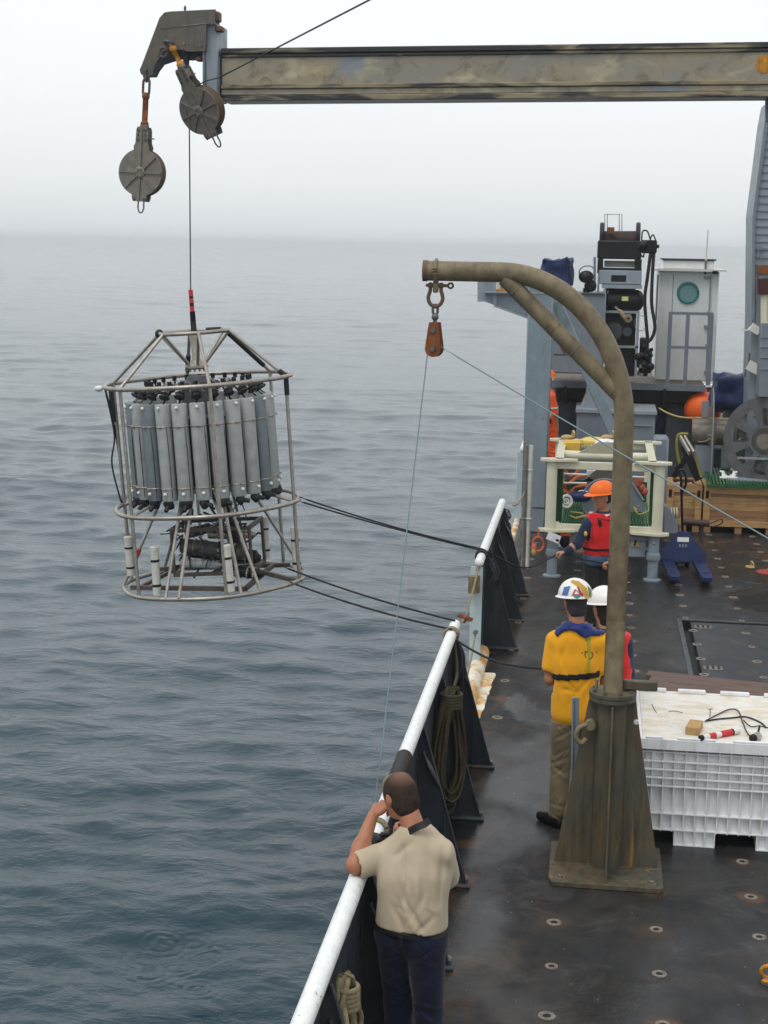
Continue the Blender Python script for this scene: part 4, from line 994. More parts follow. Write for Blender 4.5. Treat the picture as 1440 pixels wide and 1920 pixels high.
# deckhouse side / winch housing plate
WY = 25.3
t = thing('winch_housing', 'mid grey flat sided winch housing between the gantry column and the black winch', 'housing', (0, WY, 2))
mb = MB(); rect(mb, 1034, 550, 1134, 701, WY, 1.6, .02); body = mb.build('housing_wall', M['mid_grey'], t)
mb = MB(); rect(mb, 1038, 664, 1100, 666, WY - .008, .012); rect(mb, 1034, 549, 1134, 552, WY - .03, .05); mb.build('seam', M['dark_grey'], body)
mb = MB()
for k in range(9): p = at(1056 + rnd.uniform(-6, 8), 655 + rnd.uniform(-6, 6), y=WY - .004); mb.ell(p, (.03, .005, .025), 8, 5)
mb.build('rust_scar', M['rust'], body)
def tarp(label, px0, py0, px1, py1, y, dep, seed, mat='tarp', folds=7, droop=.0, pts=None):
    a, b = at(px0, py0, y=y), at(px1, py1, y=y); x0, x1 = sorted((a.x, b.x)); z0, z1 = sorted((a.z, b.z)); c = Vector(((x0 + x1) / 2, y + dep / 2, (z0 + z1) / 2)); s = Vector((x1 - x0, dep, z1 - z0)) / 2
    bm = bmesh.new(); bmesh.ops.create_cube(bm, size=2); bmesh.ops.bevel(bm, geom=bm.edges[:], offset=.25, segments=2, affect='EDGES', profile=.5)
    bmesh.ops.subdivide_edges(bm, edges=bm.edges[:], cuts=6, use_grid_fill=True)
    for v in bm.verts:
        q = v.co.copy(); n = noise.noise(q * 1.3 + Vector((seed, 0, 0))) * .30 + .20 * abs(noise.noise(Vector((q.x * 4, q.y * 3, q.z * 1.1 + seed)))) - .08
        if pts: pass
        q = q * (1 + n); top = (q.z + 1) / 2; q.x *= 1 + .22 * (1 - top) * droop; q.z += .18 * noise.noise(Vector((q.x * 1.4, q.y, seed)))
        v.co = c + Vector((q.x * s.x, q.y * s.y, q.z * s.z))
    me = bpy.data.meshes.new('tarp'); bm.to_mesh(me); bm.free()
    return tag(link_mesh('tarp_bundle', me, M[mat], None, c, 60), label, 'tarpaulin')
tarp('dark blue tarpaulin bundle tied on top of the grey winch housing', 1015, 486, 1071, 552, WY + .3, .5, 2)

# raised winch platform
PY = 26.2
t = thing('winch_platform', 'raised platform with brown deck and black shadowed underside that carries the winch and white cabin', 'platform', (1, PY, 1.8))
a, b = at(1036, 706, y=PY), at(1322, 714, y=PY)
mb = MB(); cube(mb, a.x, b.x, PY, PY + 3.0, 1.95, 2.00); mb.build('platform_deck', M['brownfloor'], t)
mb = MB(); cube(mb, a.x - .01, b.x + .01, PY - .03, PY, 1.90, 2.005); mb.build('platform_edge', M['mid_grey'], t)
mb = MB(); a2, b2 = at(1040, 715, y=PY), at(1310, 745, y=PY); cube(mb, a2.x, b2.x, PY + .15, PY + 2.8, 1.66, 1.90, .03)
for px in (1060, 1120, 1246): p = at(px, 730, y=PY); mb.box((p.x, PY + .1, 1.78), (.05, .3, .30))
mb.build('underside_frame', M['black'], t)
mb = MB(); rect(mb, 1322, 490 + 102, 1338, 712, PY - .02, .06); 
def railframe():
    m = MB()
    X = [at(px, 600, y=PY).x for px in (1257, 1290, 1334)]; zt_, zm_, zb_ = at(1290, 588, y=PY).z, at(1290, 652, y=PY).z, 2.0
    for x in X: m.box((x, PY + .04, (zt_ + zb_) / 2), (.06 if x != X[2] else .07, .05, zt_ - zb_))
    for z in (zt_, zm_): m.box(((X[0] + X[2]) / 2, PY + .038, z), (X[2] - X[0] + .06, .04, .045))
    m.box((X[2], PY + .5, zt_), (.045, .95, .045)); m.box((X[2], PY + .5, zm_), (.045, .95, .045))
    return m
railframe().build('guard_rail', M['mid_grey'], t)
for px in (1070, 1285):
    p = at(px, 800, y=PY + 1.2)
    mb = MB(); cube(mb, p.x - .35, p.x + .35, PY + .7, PY + 1.6, 0, 1.66, .02); mb.build('support_leg', M['mid_grey'], t)
# stub crane pedestal under the platform
t = thing('pedestal_housing', 'grey octagonal machinery pedestal standing under the raised platform', 'pedestal', (.5, 25.3, 0))
a, b = at(1082, 768, y=24.9), at(1225, 870, y=24.9)
mb = MB(); cube(mb, a.x, b.x, 24.9, 26.0, 0, a.z - .02, .03); q_ = mb.build('pedestal_body', M['mid_grey'], t)
mb = MB(); cube(mb, a.x - .02, b.x + .02, 24.86, 26.02, a.z - .04, a.z + .01); p = at(1190, 797, y=24.88); mb.box((p.x + .05, 24.88, p.z), (.4, .02, .015)); mb.build('lid_flange', M['haze_grey'], q_)
mb = MB(); p = at(1118, 750, y=25.4); mb.lathe((p.x + .15, 25.4, a.z), (0, 0, 1), [(.40, 0), (.32, .22), (.30, .45)], 12); mb.build('slew_column', M['mid_grey'], t, smooth=30)

# far bulkhead, deck step and far bulwark with white capping
mb = MB(); cube(mb, -.95, 4.5, 30.5, 30.6, 0, 1.62, 0); tag(mb.build('stern_bulwark', simple('purple_grey', (.085, .075, .095), .6), None, (1, 30.5, 0)), 'dull purple grey bulwark closing the after deck beyond the reel', 'bulwark')
mb = MB(); cube(mb, -.95, 4.5, 30.44, 30.68, 1.62, 1.66); tag(mb.build('stern_capping', M['white_paint'], None, (1, 30.5, 1.62)), 'thin white capping along the top of the far bulwark', 'capping')
mb = MB(); cube(mb, -.95, 4.5, 30.3, 30.42, 1.02, 1.14); tag(mb.build('stern_shelf', M['haze_grey'], None, (1, 30.4, 1.0)), 'pale grey horizontal ledge along the far bulwark', 'ledge')
mb = MB()
for k in range(9): cube(mb, 1.25 + k * .32, 1.25 + k * .32 + .312, 24.9, 30.2, .010, .035)
fl_ = thing('deck_boards', 'brown wooden deck boards laid under the reel and drum', 'boards', (2.5, 27, 0))
for k in range(9):
    m_ = MB(); cube(m_, 1.25 + k * .32, 1.25 + k * .32 + .312, 25.2, 30.2, .010, .035 + rnd.uniform(0, .006)); m_.build('board', M['brownfloor'], fl_)

# white cabin with round window
CY2 = 27.0
t = thing('winch_cabin', 'narrow white operator cabin with round teal rimmed window on the platform', 'cabin', (1.45, CY2, 2))
a, b = at(1256, 508, y=CY2), at(1336, 700, y=CY2)
mb = MB(); cube(mb, a.x - .17, b.x + .03, CY2, CY2 + 1.1, 2.0, 3.80, .015)
wall = mb.build('cabin_wall', M['white_paint'], t)
mb = MB(); P = PX([(1234, 508), (1260, 506), (1260, 512), (1236, 512)], CY2); cube(mb, a.x - .28, b.x + .13, CY2 - .14, CY2 + 1.25, 3.80, 3.835); r_ = mb.build('roof_slab', M['offwhite'], t)
mb = MB(); cube(mb, a.x - .10, b.x - .06, CY2 + .05, CY2 + .95, 3.835, 3.975, .01); mb.build('roof_box', M['white_paint'], r_)
mb = MB(); cube(mb, a.x - .13, b.x - .03, CY2 + .02, CY2 + .98, 3.975, 4.0)
mb.build('dark_lid', M['navy_grey'], r_)
mb = MB(); rect(mb, 1336, 508, 1346, 514, CY2 - .16, .1); mb.build('roof_corner', M['black'], r_)
c = at(1290, 549, y=CY2 - .012)
mb = MB(); mb.torus((c.x, CY2 - .010, c.z), (0, 1, 0), .158, .026, 36, 8); w_ = mb.build('window_rim', M['teal'], wall)
mb = MB(); mb.cyl((c.x, CY2 - .018, c.z), (c.x, CY2 - .001, c.z), .150, n=32); mb.build('window_glass', M['glass'], wall)
mb = MB(); rect(mb, 1258, 514, 1259.5, 700, CY2 - .004, .01); rect(mb, 1327, 516, 1329, 700, CY2 - .05, .03)
for py in (520, 612, 698): rect(mb, 1320, py - 2, 1332, py + 2, CY2 - .06, .05)
mb.build('door_rod', M['haze_grey'], wall)
mb = MB(); mb.box((a.x - .172, CY2 + .5, 3.35), (.014, .6, .75)); mb.build('side_window', M['black'], wall)
mb = MB(); p = at(1323, 500, y=CY2 - .02); mb.cyl(p + Vector((0, 0, -.12)), p + Vector((0, 0, .10)), .018, n=8); q = mb.build('antenna_base', M['galv'], t)
mb = MB(); mb.cyl(p + Vector((0, 0, .10)), p + Vector((.01, 0, .60)), .016, .010, 8); mb.build('antenna_whip', M['offwhite'], q)
mb = MB(); p = at(1236, 505, y=CY2 - .1); mb.cyl(p, p + Vector((0, .3, 0)), .03, n=10); mb.build('side_lamp', M['offwhite'], t)

# black winch tower
VY = 26.0
t = thing('winch_tower', 'tall black traction winch on grey frame with yellow label and big drum on top', 'winch', (.2, VY, 2))
mb = MB(); rect(mb, 1120, 451, 1203, 486, VY, .9, .02); rect(mb, 1120, 486, 1131, 512, VY, .8); rect(mb, 1191, 486, 1203, 512, VY, .8); rect(mb, 1120, 503, 1203, 512, VY + .01, .8)
hd = mb.build('winch_head', M['machine_black'], t)
for px in (1128, 1196):
    c = at(px, 447, y=VY + .45); mb = MB(); mb.lathe(c - Vector((.035, 0, 0)), (1, 0, 0), [(.24, 0), (.255, .01), (.255, .06), (.24, .07)], 28); mb.build('drum_flange', M['machine_black'], hd)
a, b = at(1130, 452, y=VY + .45), at(1195, 452, y=VY + .45); mb = MB(); mb.cyl(a, b, .16, n=24); mb.build('drum', simple('drum_brown', (.03, .016, .012), .6), hd)
mb = MB(); rect(mb, 1133, 489, 1190, 501, VY + .3, .1); mb.build('pale_box', M['offwhite'], t)
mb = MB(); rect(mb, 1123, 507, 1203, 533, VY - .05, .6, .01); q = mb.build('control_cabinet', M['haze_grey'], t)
mb = MB(); rect(mb, 1146, 516, 1174, 528, VY - .056, .02); mb.build('cabinet_opening', M['black'], q)
mb = MB(); rect(mb, 1128, 534, 1204, 541, VY - .12, .7); rect(mb, 1128, 541, 1133, 705, VY - .12, .06); rect(mb, 1192, 583, 1197, 705, VY - .12, .06); rect(mb, 1128, 583, 1197, 587, VY - .12, .6); rect(mb, 1128, 648, 1197, 652, VY - .12, .06); rect(mb, 1120, 512, 1124, 560, VY - .05, .05)
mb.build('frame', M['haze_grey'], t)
mb = MB(); c = at(1172, 563, y=VY + .1); mb.lathe(c - Vector((.30, 0, 0)), (1, 0, 0), [(.10, 0), (.17, .03), (.17, .50), (.14, .56), (.06, .60)], 24); mb.box(c + Vector((0, .02, .14)), (.3, .2, .08)); tk = mb.build('motor', M['machine_black'], t)
mb = MB(); rect(mb, 1166, 556, 1178, 564, VY - .078, .008); mb.build('yellow_label', simple('label', (.6, .62, .25), .5), tk)
mb = MB(); rect(mb, 1134, 541, 1191, 583, VY + .3, .3); rect(mb, 1134, 588, 1192, 648, VY + .15, .5); rect(mb, 1134, 653, 1192, 705, VY + .15, .5); mb.build('machinery_block', M['machine_black'], t)
mb = MB(); c = at(1150, 622, y=VY); mb.lathe(c, (0, 1, 0), [(.13, -.05), (.15, -.03), (.15, .12), (.1, .12)], 20); c = at(1176, 622, y=VY); mb.lathe(c, (0, 1, 0), [(.07, -.05), (.08, .12)], 16); mb.build('pump', M['dark_grey'], t)
mb = MB()
p0, p1 = at(1134, 402, y=VY + .3), at(1166, 402, y=VY + .3); q0, q1 = at(1134, 436, y=VY + .3), at(1166, 436, y=VY + .3)
mb.tube([q0, p0, p1, q1], .007, 6); mb.tube([q0 + Vector((.04, .2, 0)), p0 + Vector((.04, .2, 0)), p1 + Vector((-.04, .2, 0)), q1 + Vector((-.04, .2, 0))], .007, 6); mb.build('hoop_rail', M['mid_grey'], t)
mb = MB(); rect(mb, 1138, 426, 1152, 436, VY + .2, .1); mb.build('small_lamp', M['rust'], t)
mb = MB(); rect(mb, 1203, 450, 1232, 475, VY - .05, .35, .02); mb.ell(at(1208, 460, y=VY - .05), .07, 12, 8); mb.cyl(at(1228, 462, y=VY), at(1236, 462, y=VY), .03, n=10); mb.cyl(at(1198, 462, y=VY), at(1210, 462, y=VY), .06, n=10); q = mb.build('valve_box', M['machine_black'], t)
mb = MB(); 
for pl in (((1203, 452), (1205, 434), (1214, 434), (1220, 452)), ((1208, 474), (1206, 482), (1202, 478)), ((1218, 452), (1224, 440), (1230, 452))): mb.tube(bez([at(x, y, y=VY - .06) for x, y in pl], 6), .012, 6)
mb.build('hydraulic_line', M['rubber'], q)
for k, pl in enumerate((((1220, 474), (1214, 520), (1209, 560), (1212, 610), (1215, 640)), ((1226, 474), (1223, 520), (1222, 570), (1228, 612), (1222, 634), (1213, 642)))):
    mb = MB(); mb.tube(bez([at(x, y, y=VY - .08) for x, y in pl], 8), .027, 10); mb.build('hydraulic_hose', M['rubber'], t)
mb = MB(); rect(mb, 1199, 634, 1216, 706, VY - .1, .3, .02); rect(mb, 1213, 655, 1222, 700, VY - .1, .25, .02); rect(mb, 1194, 664, 1204, 690, VY - .14, .2, .02)
for k in range(14): mb.ell(at(rnd.uniform(1196, 1222), rnd.uniform(648, 702), y=VY - .12), rnd.uniform(.03, .07), 8, 6)
mb.build('brake_unit', M['machine_black'], t)
mb = MB(); rect(mb, 1198, 700, 1206, 705, VY - .2, .05); rect(mb, 1199, 684, 1203, 690, VY - .22, .05); mb.build('bright_fitting', M['galv'], t)
mb = MB(); mb.tube(bez([at(1090, 528, y=VY - .2), at(1086, 510, y=VY - .2), at(1094, 500, y=VY - .2), at(1108, 499, y=VY - .2), at(1112, 504, y=VY - .2)], 6), .010, 6); mb.cyl(at(1115, 545, y=VY - .1), at(1115, 482, y=VY - .1), .020, n=8); mb.build('handle_pipe', M['mid_grey'], t)
mb = MB(); mb.ell(at(1099, 519, y=VY - .2), (.12, .1, .10), 16, 10); mb.ell(at(1107, 536, y=VY - .1), .10, 12, 8); mb.cyl(at(1099, 540, y=VY - .1), at(1099, 560, y=VY - .1), .05, n=8); tag(mb.build('covered_gauge', M['machine_black'], None, at(1099, 545, y=VY)), 'round black covered gauge head just left of the winch tower', 'gauge')
mb = MB(); mb.torus(at(1201, 606, y=VY - .1), (0, 1, 0), .10, .005, 24, 6, 0, 2 * PI, 1.2); tag(mb.build('wire_loop', M['galv'], None, at(1201, 606, y=VY)), 'thin pale loop of wire beside the winch hoses', 'wire')

# right-hand ribbed tower
TY = 24.6
t = thing('gantry_tower', 'tall light grey gantry tower with horizontal ribs rising at the right edge', 'gantry', (2.7, TY, 0))
mb = MB(); P = PX([(1441, 190), (1434, 225), (1411, 405), (1409, 600), (1404, 745)], TY); P = [(4.1, 6.4)] + P + [(P[-1][0], 0.0), (4.1, 0)]
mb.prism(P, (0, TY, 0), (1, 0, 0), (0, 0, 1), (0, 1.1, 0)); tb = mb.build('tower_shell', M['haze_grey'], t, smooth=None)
for k in range(22):
    py = 236 + k * 14.5; x0_ = 1434 - (py - 225) * .128 + 5 if py < 405 else 1416
    if py > 500: break
    a = at(x0_, py, y=TY); mb = MB(); mb.box(((a.x + 4.1) / 2, TY - .008, a.z), (4.1 - a.x, .016, .014)); mb.build('rib', M['mid_grey'], tb)
mb = MB(); a, b = at(1412.5, 405, y=TY), at(1411, 600, y=TY); mb.beam(a + Vector((.01, -.02, 0)), b + Vector((.01, -.02, 0)), .03, .06, (0, 1, 0)); a, b = at(1436, 225, y=TY), at(1413, 405, y=TY); mb.beam(a + Vector((.02, -.02, 0)), b + Vector((.01, -.02, 0)), .03, .06, (0, 1, 0)); mb.build('edge_trim', M['mid_grey'], tb)
mb = MB(); rect(mb, 1420, 500, 1445, 620, TY - .05, .04); mb.build('recess_panel', M['mid_grey'], tb)
mb = MB(); rect(mb, 1420, 498, 1445, 514, TY - .07, .04); mb.build('rusty_band', M['rust'], tb)
mb = MB(); a, b = at(1433, 548, y=TY - .25), at(1433, 612, y=TY - .25); mb.cyl(a, b, .055, n=16); cl = mb.build('hydraulic_ram', M['cream'], t)
mb = MB(); mb.cyl(at(1433, 522, y=TY - .25), at(1433, 552, y=TY - .25), .10, n=16); mb.build('ram_gland', simple('maroon', (.06, .015, .015), .5), cl)
mb = MB(); rect(mb, 1424, 606, 1446, 745, TY - .45, .45, .01); lb = mb.build('lower_box', M['mid_grey'], t)
mb = MB()
for py in (632, 650, 670, 692): a = at(1426, py, y=TY - .46); mb.box((a.x + .6, TY - .458, a.z), (1.2, .016, .01))
mb.build('box_rib', M['haze_grey'], lb)
mb = MB(); a, b = at(1408, 612, y=TY - .1), at(1424, 622, y=TY - .1); mb.beam(a, b, .12, .09, (0, 1, 0)); mb.tube(bez([at(1391, 616, y=TY - .1), at(1400, 620, y=TY - .1), a], 5), .012, 6); mb.build('light_bracket', M['offwhite'], t)
mb = MB(); a, b = at(1402, 683, y=TY - .1), at(1424, 695, y=TY - .1); mb.beam(a, b, .15, .05, (0, 1, 0)); mb.build('slanted_ledge', M['offwhite'], t)
mb = MB(); mb.tube([at(1445, 466, y=TY - .06), at(1424, 466, y=TY - .06), at(1422, 474, y=TY - .06), at(1426, 484, y=TY - .06), at(1445, 484, y=TY - .06)], .010, 6); rect(mb, 1424, 461, 1429, 468, TY - .1, .06); mb.build('small_pipe', M['mid_grey'], t)
mb = MB(); mb.tube(bez([at(1405, 662, y=TY - .1), at(1404, 680, y=TY - .1), at(1399, 690, y=TY - .1), at(1397, 706, y=TY - .1)], 5), .012, 6); mb.build('conduit', simple('brown_pipe', (.12, .05, .05), .6), t)

tarp('crumpled dark blue tarpaulin over gear at the foot of the ribbed tower', 1342, 704, 1422, 772, 25.5, .5, 5, droop=.8)
tarp('small dark blue tarpaulin heap left of the crumpled tarpaulin', 1330, 735, 1368, 775, 26.4, .5, 9, droop=.5)
M['tarp2'] = cloth('tarp_faded', (.07, .11, .19), .4, fold=1.0, rough=.45)
tarp('faded blue tarpaulin hanging in long folds behind the pedestal housing', 1232, 752, 1276, 828, 27.2, .5, 13, 'tarp2', droop=1.0)
mb = MB(); cube(mb, 1.0, 2.3, 28.2, 28.8, .03, .75, .02); tag(mb.build('deck_locker', M['navy_grey'], None, (1.6, 28, 0)), 'low dark blue grey locker behind the faded tarpaulin', 'locker')
mb = MB(); cube(mb, 1.35, 2.9, 29.2, 29.6, .35, .62, .02); tag(mb.build('pale_locker', M['haze_grey'], None, (2, 29.3, .3)), 'pale grey box seen under the orange buoy', 'box')
# gear under the tarp by the tower
mb = MB(); a, b = at(1372, 745, y=26.2), at(1372, 790, y=26.2); mb.cyl(a, Vector((b.x, 26.2, .1)), .13, n=20); mb.ell(a, (.13, .13, .06), 16, 8); tag(mb.build('air_cylinder', simple('pale_green', (.22, .27, .24), .5), None, (b.x, 26.2, .1)), 'pale green upright cylinder in front of the crumpled tarpaulin', 'cylinder')
mb = MB()
for k in range(16): p = at(rnd.uniform(1384, 1408), rnd.uniform(748, 775), y=26.3); mb.ell(p, rnd.uniform(.04, .10), 8, 6)
tag(mb.build('net_heap', M['rope_brown'], None, at(1395, 770, y=26.3)), 'dark olive heap of netting under the crumpled tarpaulin', 'net')
mb = MB(); c = at(1317, 768, y=26.4); mb.ell(c, .30, 32, 20); mb.cyl(c + Vector((0, 0, .28)), c + Vector((0, 0, .36)), .05, n=12)
tag(mb.build('buoy', M['orange'], None, c), 'big round bright orange buoy behind the drum flange', 'buoy')

# steel drum with thin flange
FY = 25.0
t = thing('cable_drum', 'horizontal steel drum with a thin upright flange plate and lashings', 'drum', (2.0, FY, .3))
a, b = at(1296, 808, y=FY), at(1400, 806, y=FY); b.z = a.z
mb = MB(); mb.cyl(a, b + Vector((.3, 0, 0)), .205, n=36); bd = mb.build('drum_barrel', M['galv'], t)
mb = MB(); mb.cyl(a + Vector((-.004, 0, 0)), a + Vector((.004, 0, 0)), .19, n=32); mb.build('barrel_opening', M['machine_black'], bd)
f0 = at(1333, 790, y=FY); mb = MB(); P = [(-.44, -.80), (.44, -.80), (.40, .10), (.22, .50), (0, .62), (-.22, .50), (-.40, .10)]
mb.prism(P, Vector((f0.x, FY, a.z + .06)), (0, 1, 0), (0, 0, 1), (.02, 0, 0)); mb.build('flange_plate', M['mid_grey'], t)
mb = MB(); rect(mb, 1316, 752, 1329, 782, FY - .25, .04); mb.build('stiffener_plate', M['mid_grey'], t)
mb = MB(); cube(mb, f0.x - .30, f0.x + .34, FY - .3, FY + .3, .03, .20); p = Vector((f0.x + .05, FY - .32, .10)); mb.prism([(0, 0), (.50, 0), (0, .36)], p, (1, 0, 0), (0, 0, 1), (0, .03, 0)); mb.build('cradle', simple('maroon2', (.045, .012, .018), .5), t)
mb = MB(); cube(mb, a.x + .06, a.x + .35, FY - .2, FY + .2, .03, a.z - .2); mb.build('support', M['mid_grey'], t)
mb = MB()
for k in range(10): p = at(rnd.uniform(1330, 1337), rnd.uniform(815, 835), y=FY - .22); mb.torus(p, (rnd.random(), 1, rnd.random()), .04, .012, 12, 6)
mb.tube(bez([at(1333, 822, y=FY - .24), at(1320, 828, y=FY - .24), at(1308, 828, y=FY - .24)], 6), .012, 6); mb.build('lashing', M['rope_tan'], t)
mb = MB(); mb.tube(sag(at(1235, 765, y=25.2), at(1300, 783, y=24.8), .05), .014, 6); mb.tube(sag(at(1300, 783, y=24.8), at(1380, 786, y=24.8), .0), .014, 6); tag(mb.build('yellow_rope', M['rope_yellow'], None, at(1300, 783, y=24.8)), 'slack yellow rope running past the orange buoy to the reel', 'rope')

# big open reel with holes
M['reel'] = weathered('reel_steel', (.12, .125, .13), (.09, .09, .095), (.05, .04, .03), .5, .1, rough=.45, scale=6)
t = thing('cable_reel', 'large grey steel cable reel with spokes and cut-outs at the right edge', 'reel', (2.9, 24.2, .1))
def reel_disc(c, R, nm):
    m = MB(); n = 48; inner = .30
    # rim, hub and spokes as plates, gaps between them open
    def annulus(r0, r1, a0, a1, k):
        P = [(r1 * math.cos(a0 + (a1 - a0) * i / k), r1 * math.sin(a0 + (a1 - a0) * i / k)) for i in range(k + 1)]
        Q = [(r0 * math.cos(a1 - (a1 - a0) * i / k), r0 * math.sin(a1 - (a1 - a0) * i / k)) for i in range(k + 1)]
        m.prism(P + Q, c, ux, (0, 0, 1), uy * .02)
    ux = Vector((math.cos(.55), -math.sin(.55), 0)); uy = Vector((math.sin(.55), math.cos(.55), 0))
    for k in range(24): annulus(R * .76, R, 2 * PI * k / 24, 2 * PI * (k + 1) / 24, 3)
    for k in range(12): annulus(.12, R * .36, 2 * PI * k / 12, 2 * PI * (k + 1) / 12, 3)
    for k in range(8): annulus(R * .36, R * .76, 2 * PI * k / 8 + .1, 2 * PI * k / 8 + .42, 3)
    return m.build(nm, M['reel'], t), ux, uy
cc = at(1432, 828, y=24.2); rd, ux, uy = reel_disc(cc, .66, 'front_disc')
reel_disc(cc + uy * .35 + Vector((-.10, 0, 0)), .66, 'rear_disc')
mb = MB(); mb.cyl(cc, cc + uy * .5, .2, n=24)
for k in range(6): a = PI * k / 3; p = cc + (ux * math.cos(a) + Vector((0, 0, 1)) * math.sin(a)) * .40; mb.cyl(p, p + uy * .42, .02, n=8)
mb.build('axle', M['galv'], t)
mb = MB(); mb.box(cc + Vector((0, .3, -.62)), (1.0, .7, .10)); mb.box(cc + Vector((-.1, -.05, -.25)), (.55, .03, .03)); mb.build('reel_stand', M['haze_grey'], t)

# rod bundle on a bent stand
t = thing('rod_bundle', 'bundle of short steel rods tilted on a dark forked stand', 'rods', at(1290, 870, y=23.8))
a0_ = at(1276, 817, y=23.7)
for k in range(4):
    a = at(1274 + k % 2 * 8 + 2, 818 + (k // 2) * 5, y=23.6 + .05 * (k // 2)); b = a + Vector((.13, -.25, -.20)); mb = MB(); mb.cyl(a, b, .022, n=12); mb.build('rod', M['stainless'], t)
mb = MB(); a = at(1278, 812, y=23.8); mb.tube(bez([at(1274, 870, y=23.8), at(1269, 840, y=23.8), at(1272, 816, y=23.8), at(1290, 814, y=23.8)], 8), .022, 8); mb.tube([at(1300, 842, y=23.8), at(1315, 895, y=23.8)], .02, 8); mb.build('yellow_strap', simple('olive_yellow', (.22, .20, .03), .6), t)
mb = MB(); mb.beam(at(1282, 835, y=23.9), at(1310, 900, y=23.9), .08, .12, (1, 0, 0)); mb.beam(at(1292, 850, y=23.9), at(1262, 895, y=23.9), .03, .08, (1, 0, 0)); mb.beam(at(1266, 880, y=23.7), at(1282, 868, y=23.7), .03, .05, (1, 0, 0)); mb.build('forked_stand', M['machine_black'], t)

# wooden crates
def crate(x0, x1, y0, y1, h, label, lid=True, board=5):
    t = thing('wooden_crate', label, 'crate', ((x0 + x1) / 2, y0, 0), 'wooden crates by the far end of the deck')
    z0 = .10
    hb = (h - z0 - .10) / board
    for k in range(board):
        mb = MB(); cube(mb, x0 + .02, x1 - .02, y0 + .012, y0 + .032, z0 + .05 + k * hb, z0 + .05 + (k + 1) * hb - .004); mb.build('plank', M['wood_red'] if k % 5 in (0, 1, 4) else M['wood_new'], t)
    for (a, b, c, d) in ((x0, x1, z0, z0 + .09), (x0, x1, h - .10, h)):
        mb = MB(); cube(mb, a, b, y0 - .012, y0 + .014, c, d, .003); mb.build('batten', M['wood_new'], t)
    for x in (x0, x1 - .10):
        mb = MB(); cube(mb, x, x + .10, y0 - .014, y0 + .012, z0 + .09, h - .10, .003); mb.build('batten', M['wood_new'], t)
    for x in (x0 + .05, x1 - .05):
        mb = MB(); cube(mb, x - .022, x + .022, y0 - .022, y0 - .014, h - .17, h - .06); mb.build('hasp', M['black'], t)
    mb = MB(); cube(mb, x0, x0 + .02, y0, y1, z0, h - .001); cube(mb, x1 - .02, x1, y0, y1, z0, h - .001); cube(mb, x0, x1, y1 - .02, y1, z0, h); mb.build('side_panel', M['wood_red'], t)
    for x in (x0 + .02, (x0 + x1) / 2 - .05, x1 - .12):
        mb = MB(); cube(mb, x, x + .10, y0, y1, 0, z0); mb.build('skid', M['wood_red'], t)
    mb = MB(); cube(mb, x0 + .03, x1 - .03, y0 + .02, y1 - .02, h - .14, h - .12); mb.build('lid', M['wood_new'], t)
    mb = MB()
    for (a, b, c, d) in ((x0, x1, y0, y0 + .10), (x0, x1, y1 - .06, y1), (x0, x0 + .10, y0 + .10, y1 - .06), (x1 - .10, x1, y0 + .10, y1 - .06)): cube(mb, a, b, c, d, h - .002, h + .018)
    mb.build('top_frame', M['wood_new'], t)
    return t
KY = 23.9
crate(1.13, 1.645, KY, KY + .75, .69, 'smaller open wooden crate with pale fittings on top, left of the green grating')
crate(1.67, 2.72, KY - .02, KY + .75, .69, 'larger wooden crate under the green grating at the right edge')
mb = MB()
for k in range(7): p = Vector((1.22 + k * .055, KY + rnd.uniform(.1, .3), .60)); mb.cyl(p, p + Vector((rnd.uniform(-.02, .02), 0, .10)), rnd.uniform(.018, .03), n=10)
mb.box((1.3, KY + .3, .63), (.16, .12, .05), bev=.01); tag(mb.build('loose_fittings', M['offwhite'], None, (1.3, KY + .2, .6)), 'jumble of small white and steel fittings lying in the smaller crate', 'fittings')
t = thing('green_grating', 'dark green slotted plastic grating lying on the larger crate', 'grating', (2.2, KY + .2, .73))
a, b, c, d = at(1322, 878, z=.80), at(1428, 879, z=.80), at(1447, 912, z=.74), at(1327, 909, z=.74)
for k in range(20):
    f = k / 19; p = a.lerp(b, f); q = d.lerp(c, f); mb = MB(); mb.beam(p, q, .030, .02); mb.build('slat', M['green'], t)
mb = MB()
for f in (0, .5, 1): mb.beam(a.lerp(d, f) + Vector((0, 0, -.022)), b.lerp(c, f) + Vector((0, 0, -.022)), .04, .03)
mb.build('cross_bar', M['green'], t)
for k, (px, py) in enumerate(((1366, 893), (1386, 889))):
    p = at(px, py, z=.80); mb = MB(); n = 10
    P = [(-.13, 0), (-.13, .03), (-.10, .03), (-.10, .10), (-.13, .10), (-.13, .125), (-.07, .125)] + [(.065 * math.cos(PI + PI * i / n), .125 + .075 * math.sin(PI + PI * i / n) * 1.1) for i in range(n + 1)] + [(.07, .125), (.13, .125), (.13, .10), (.10, .10), (.10, .03), (.13, .03), (.13, 0)]
    mb.prism(P, p + Vector((0, -.02, -.03)), (1, 0, 0), (0, .5, .86), (0, .05, -.01)); tag(mb.build('saddle', M['offwhite'], None, p), 'white notched saddle piece on the green grating, ' + ('front left' if k == 0 else 'rear right') + ' one of two', 'saddle')
t = thing('float_stack', 'short stack of cream ribbed discs on deck beside the smaller crate', 'floats', at(1262, 975, y=22.6))
for k in range(4):
    c = at(1252 + k * 5, 962, y=22.9); mb = MB(); mb.lathe(c, (1, .2, 0), [(.03, -.012), (.085, -.010), (.085, .010), (.03, .012)], 16); mb.build('disc', M['cream'], t)
mb = MB(); a, b = at(1278, 978, y=22.3), at(1330, 982, y=22.3); mb.cyl(a, b, .045, n=14)
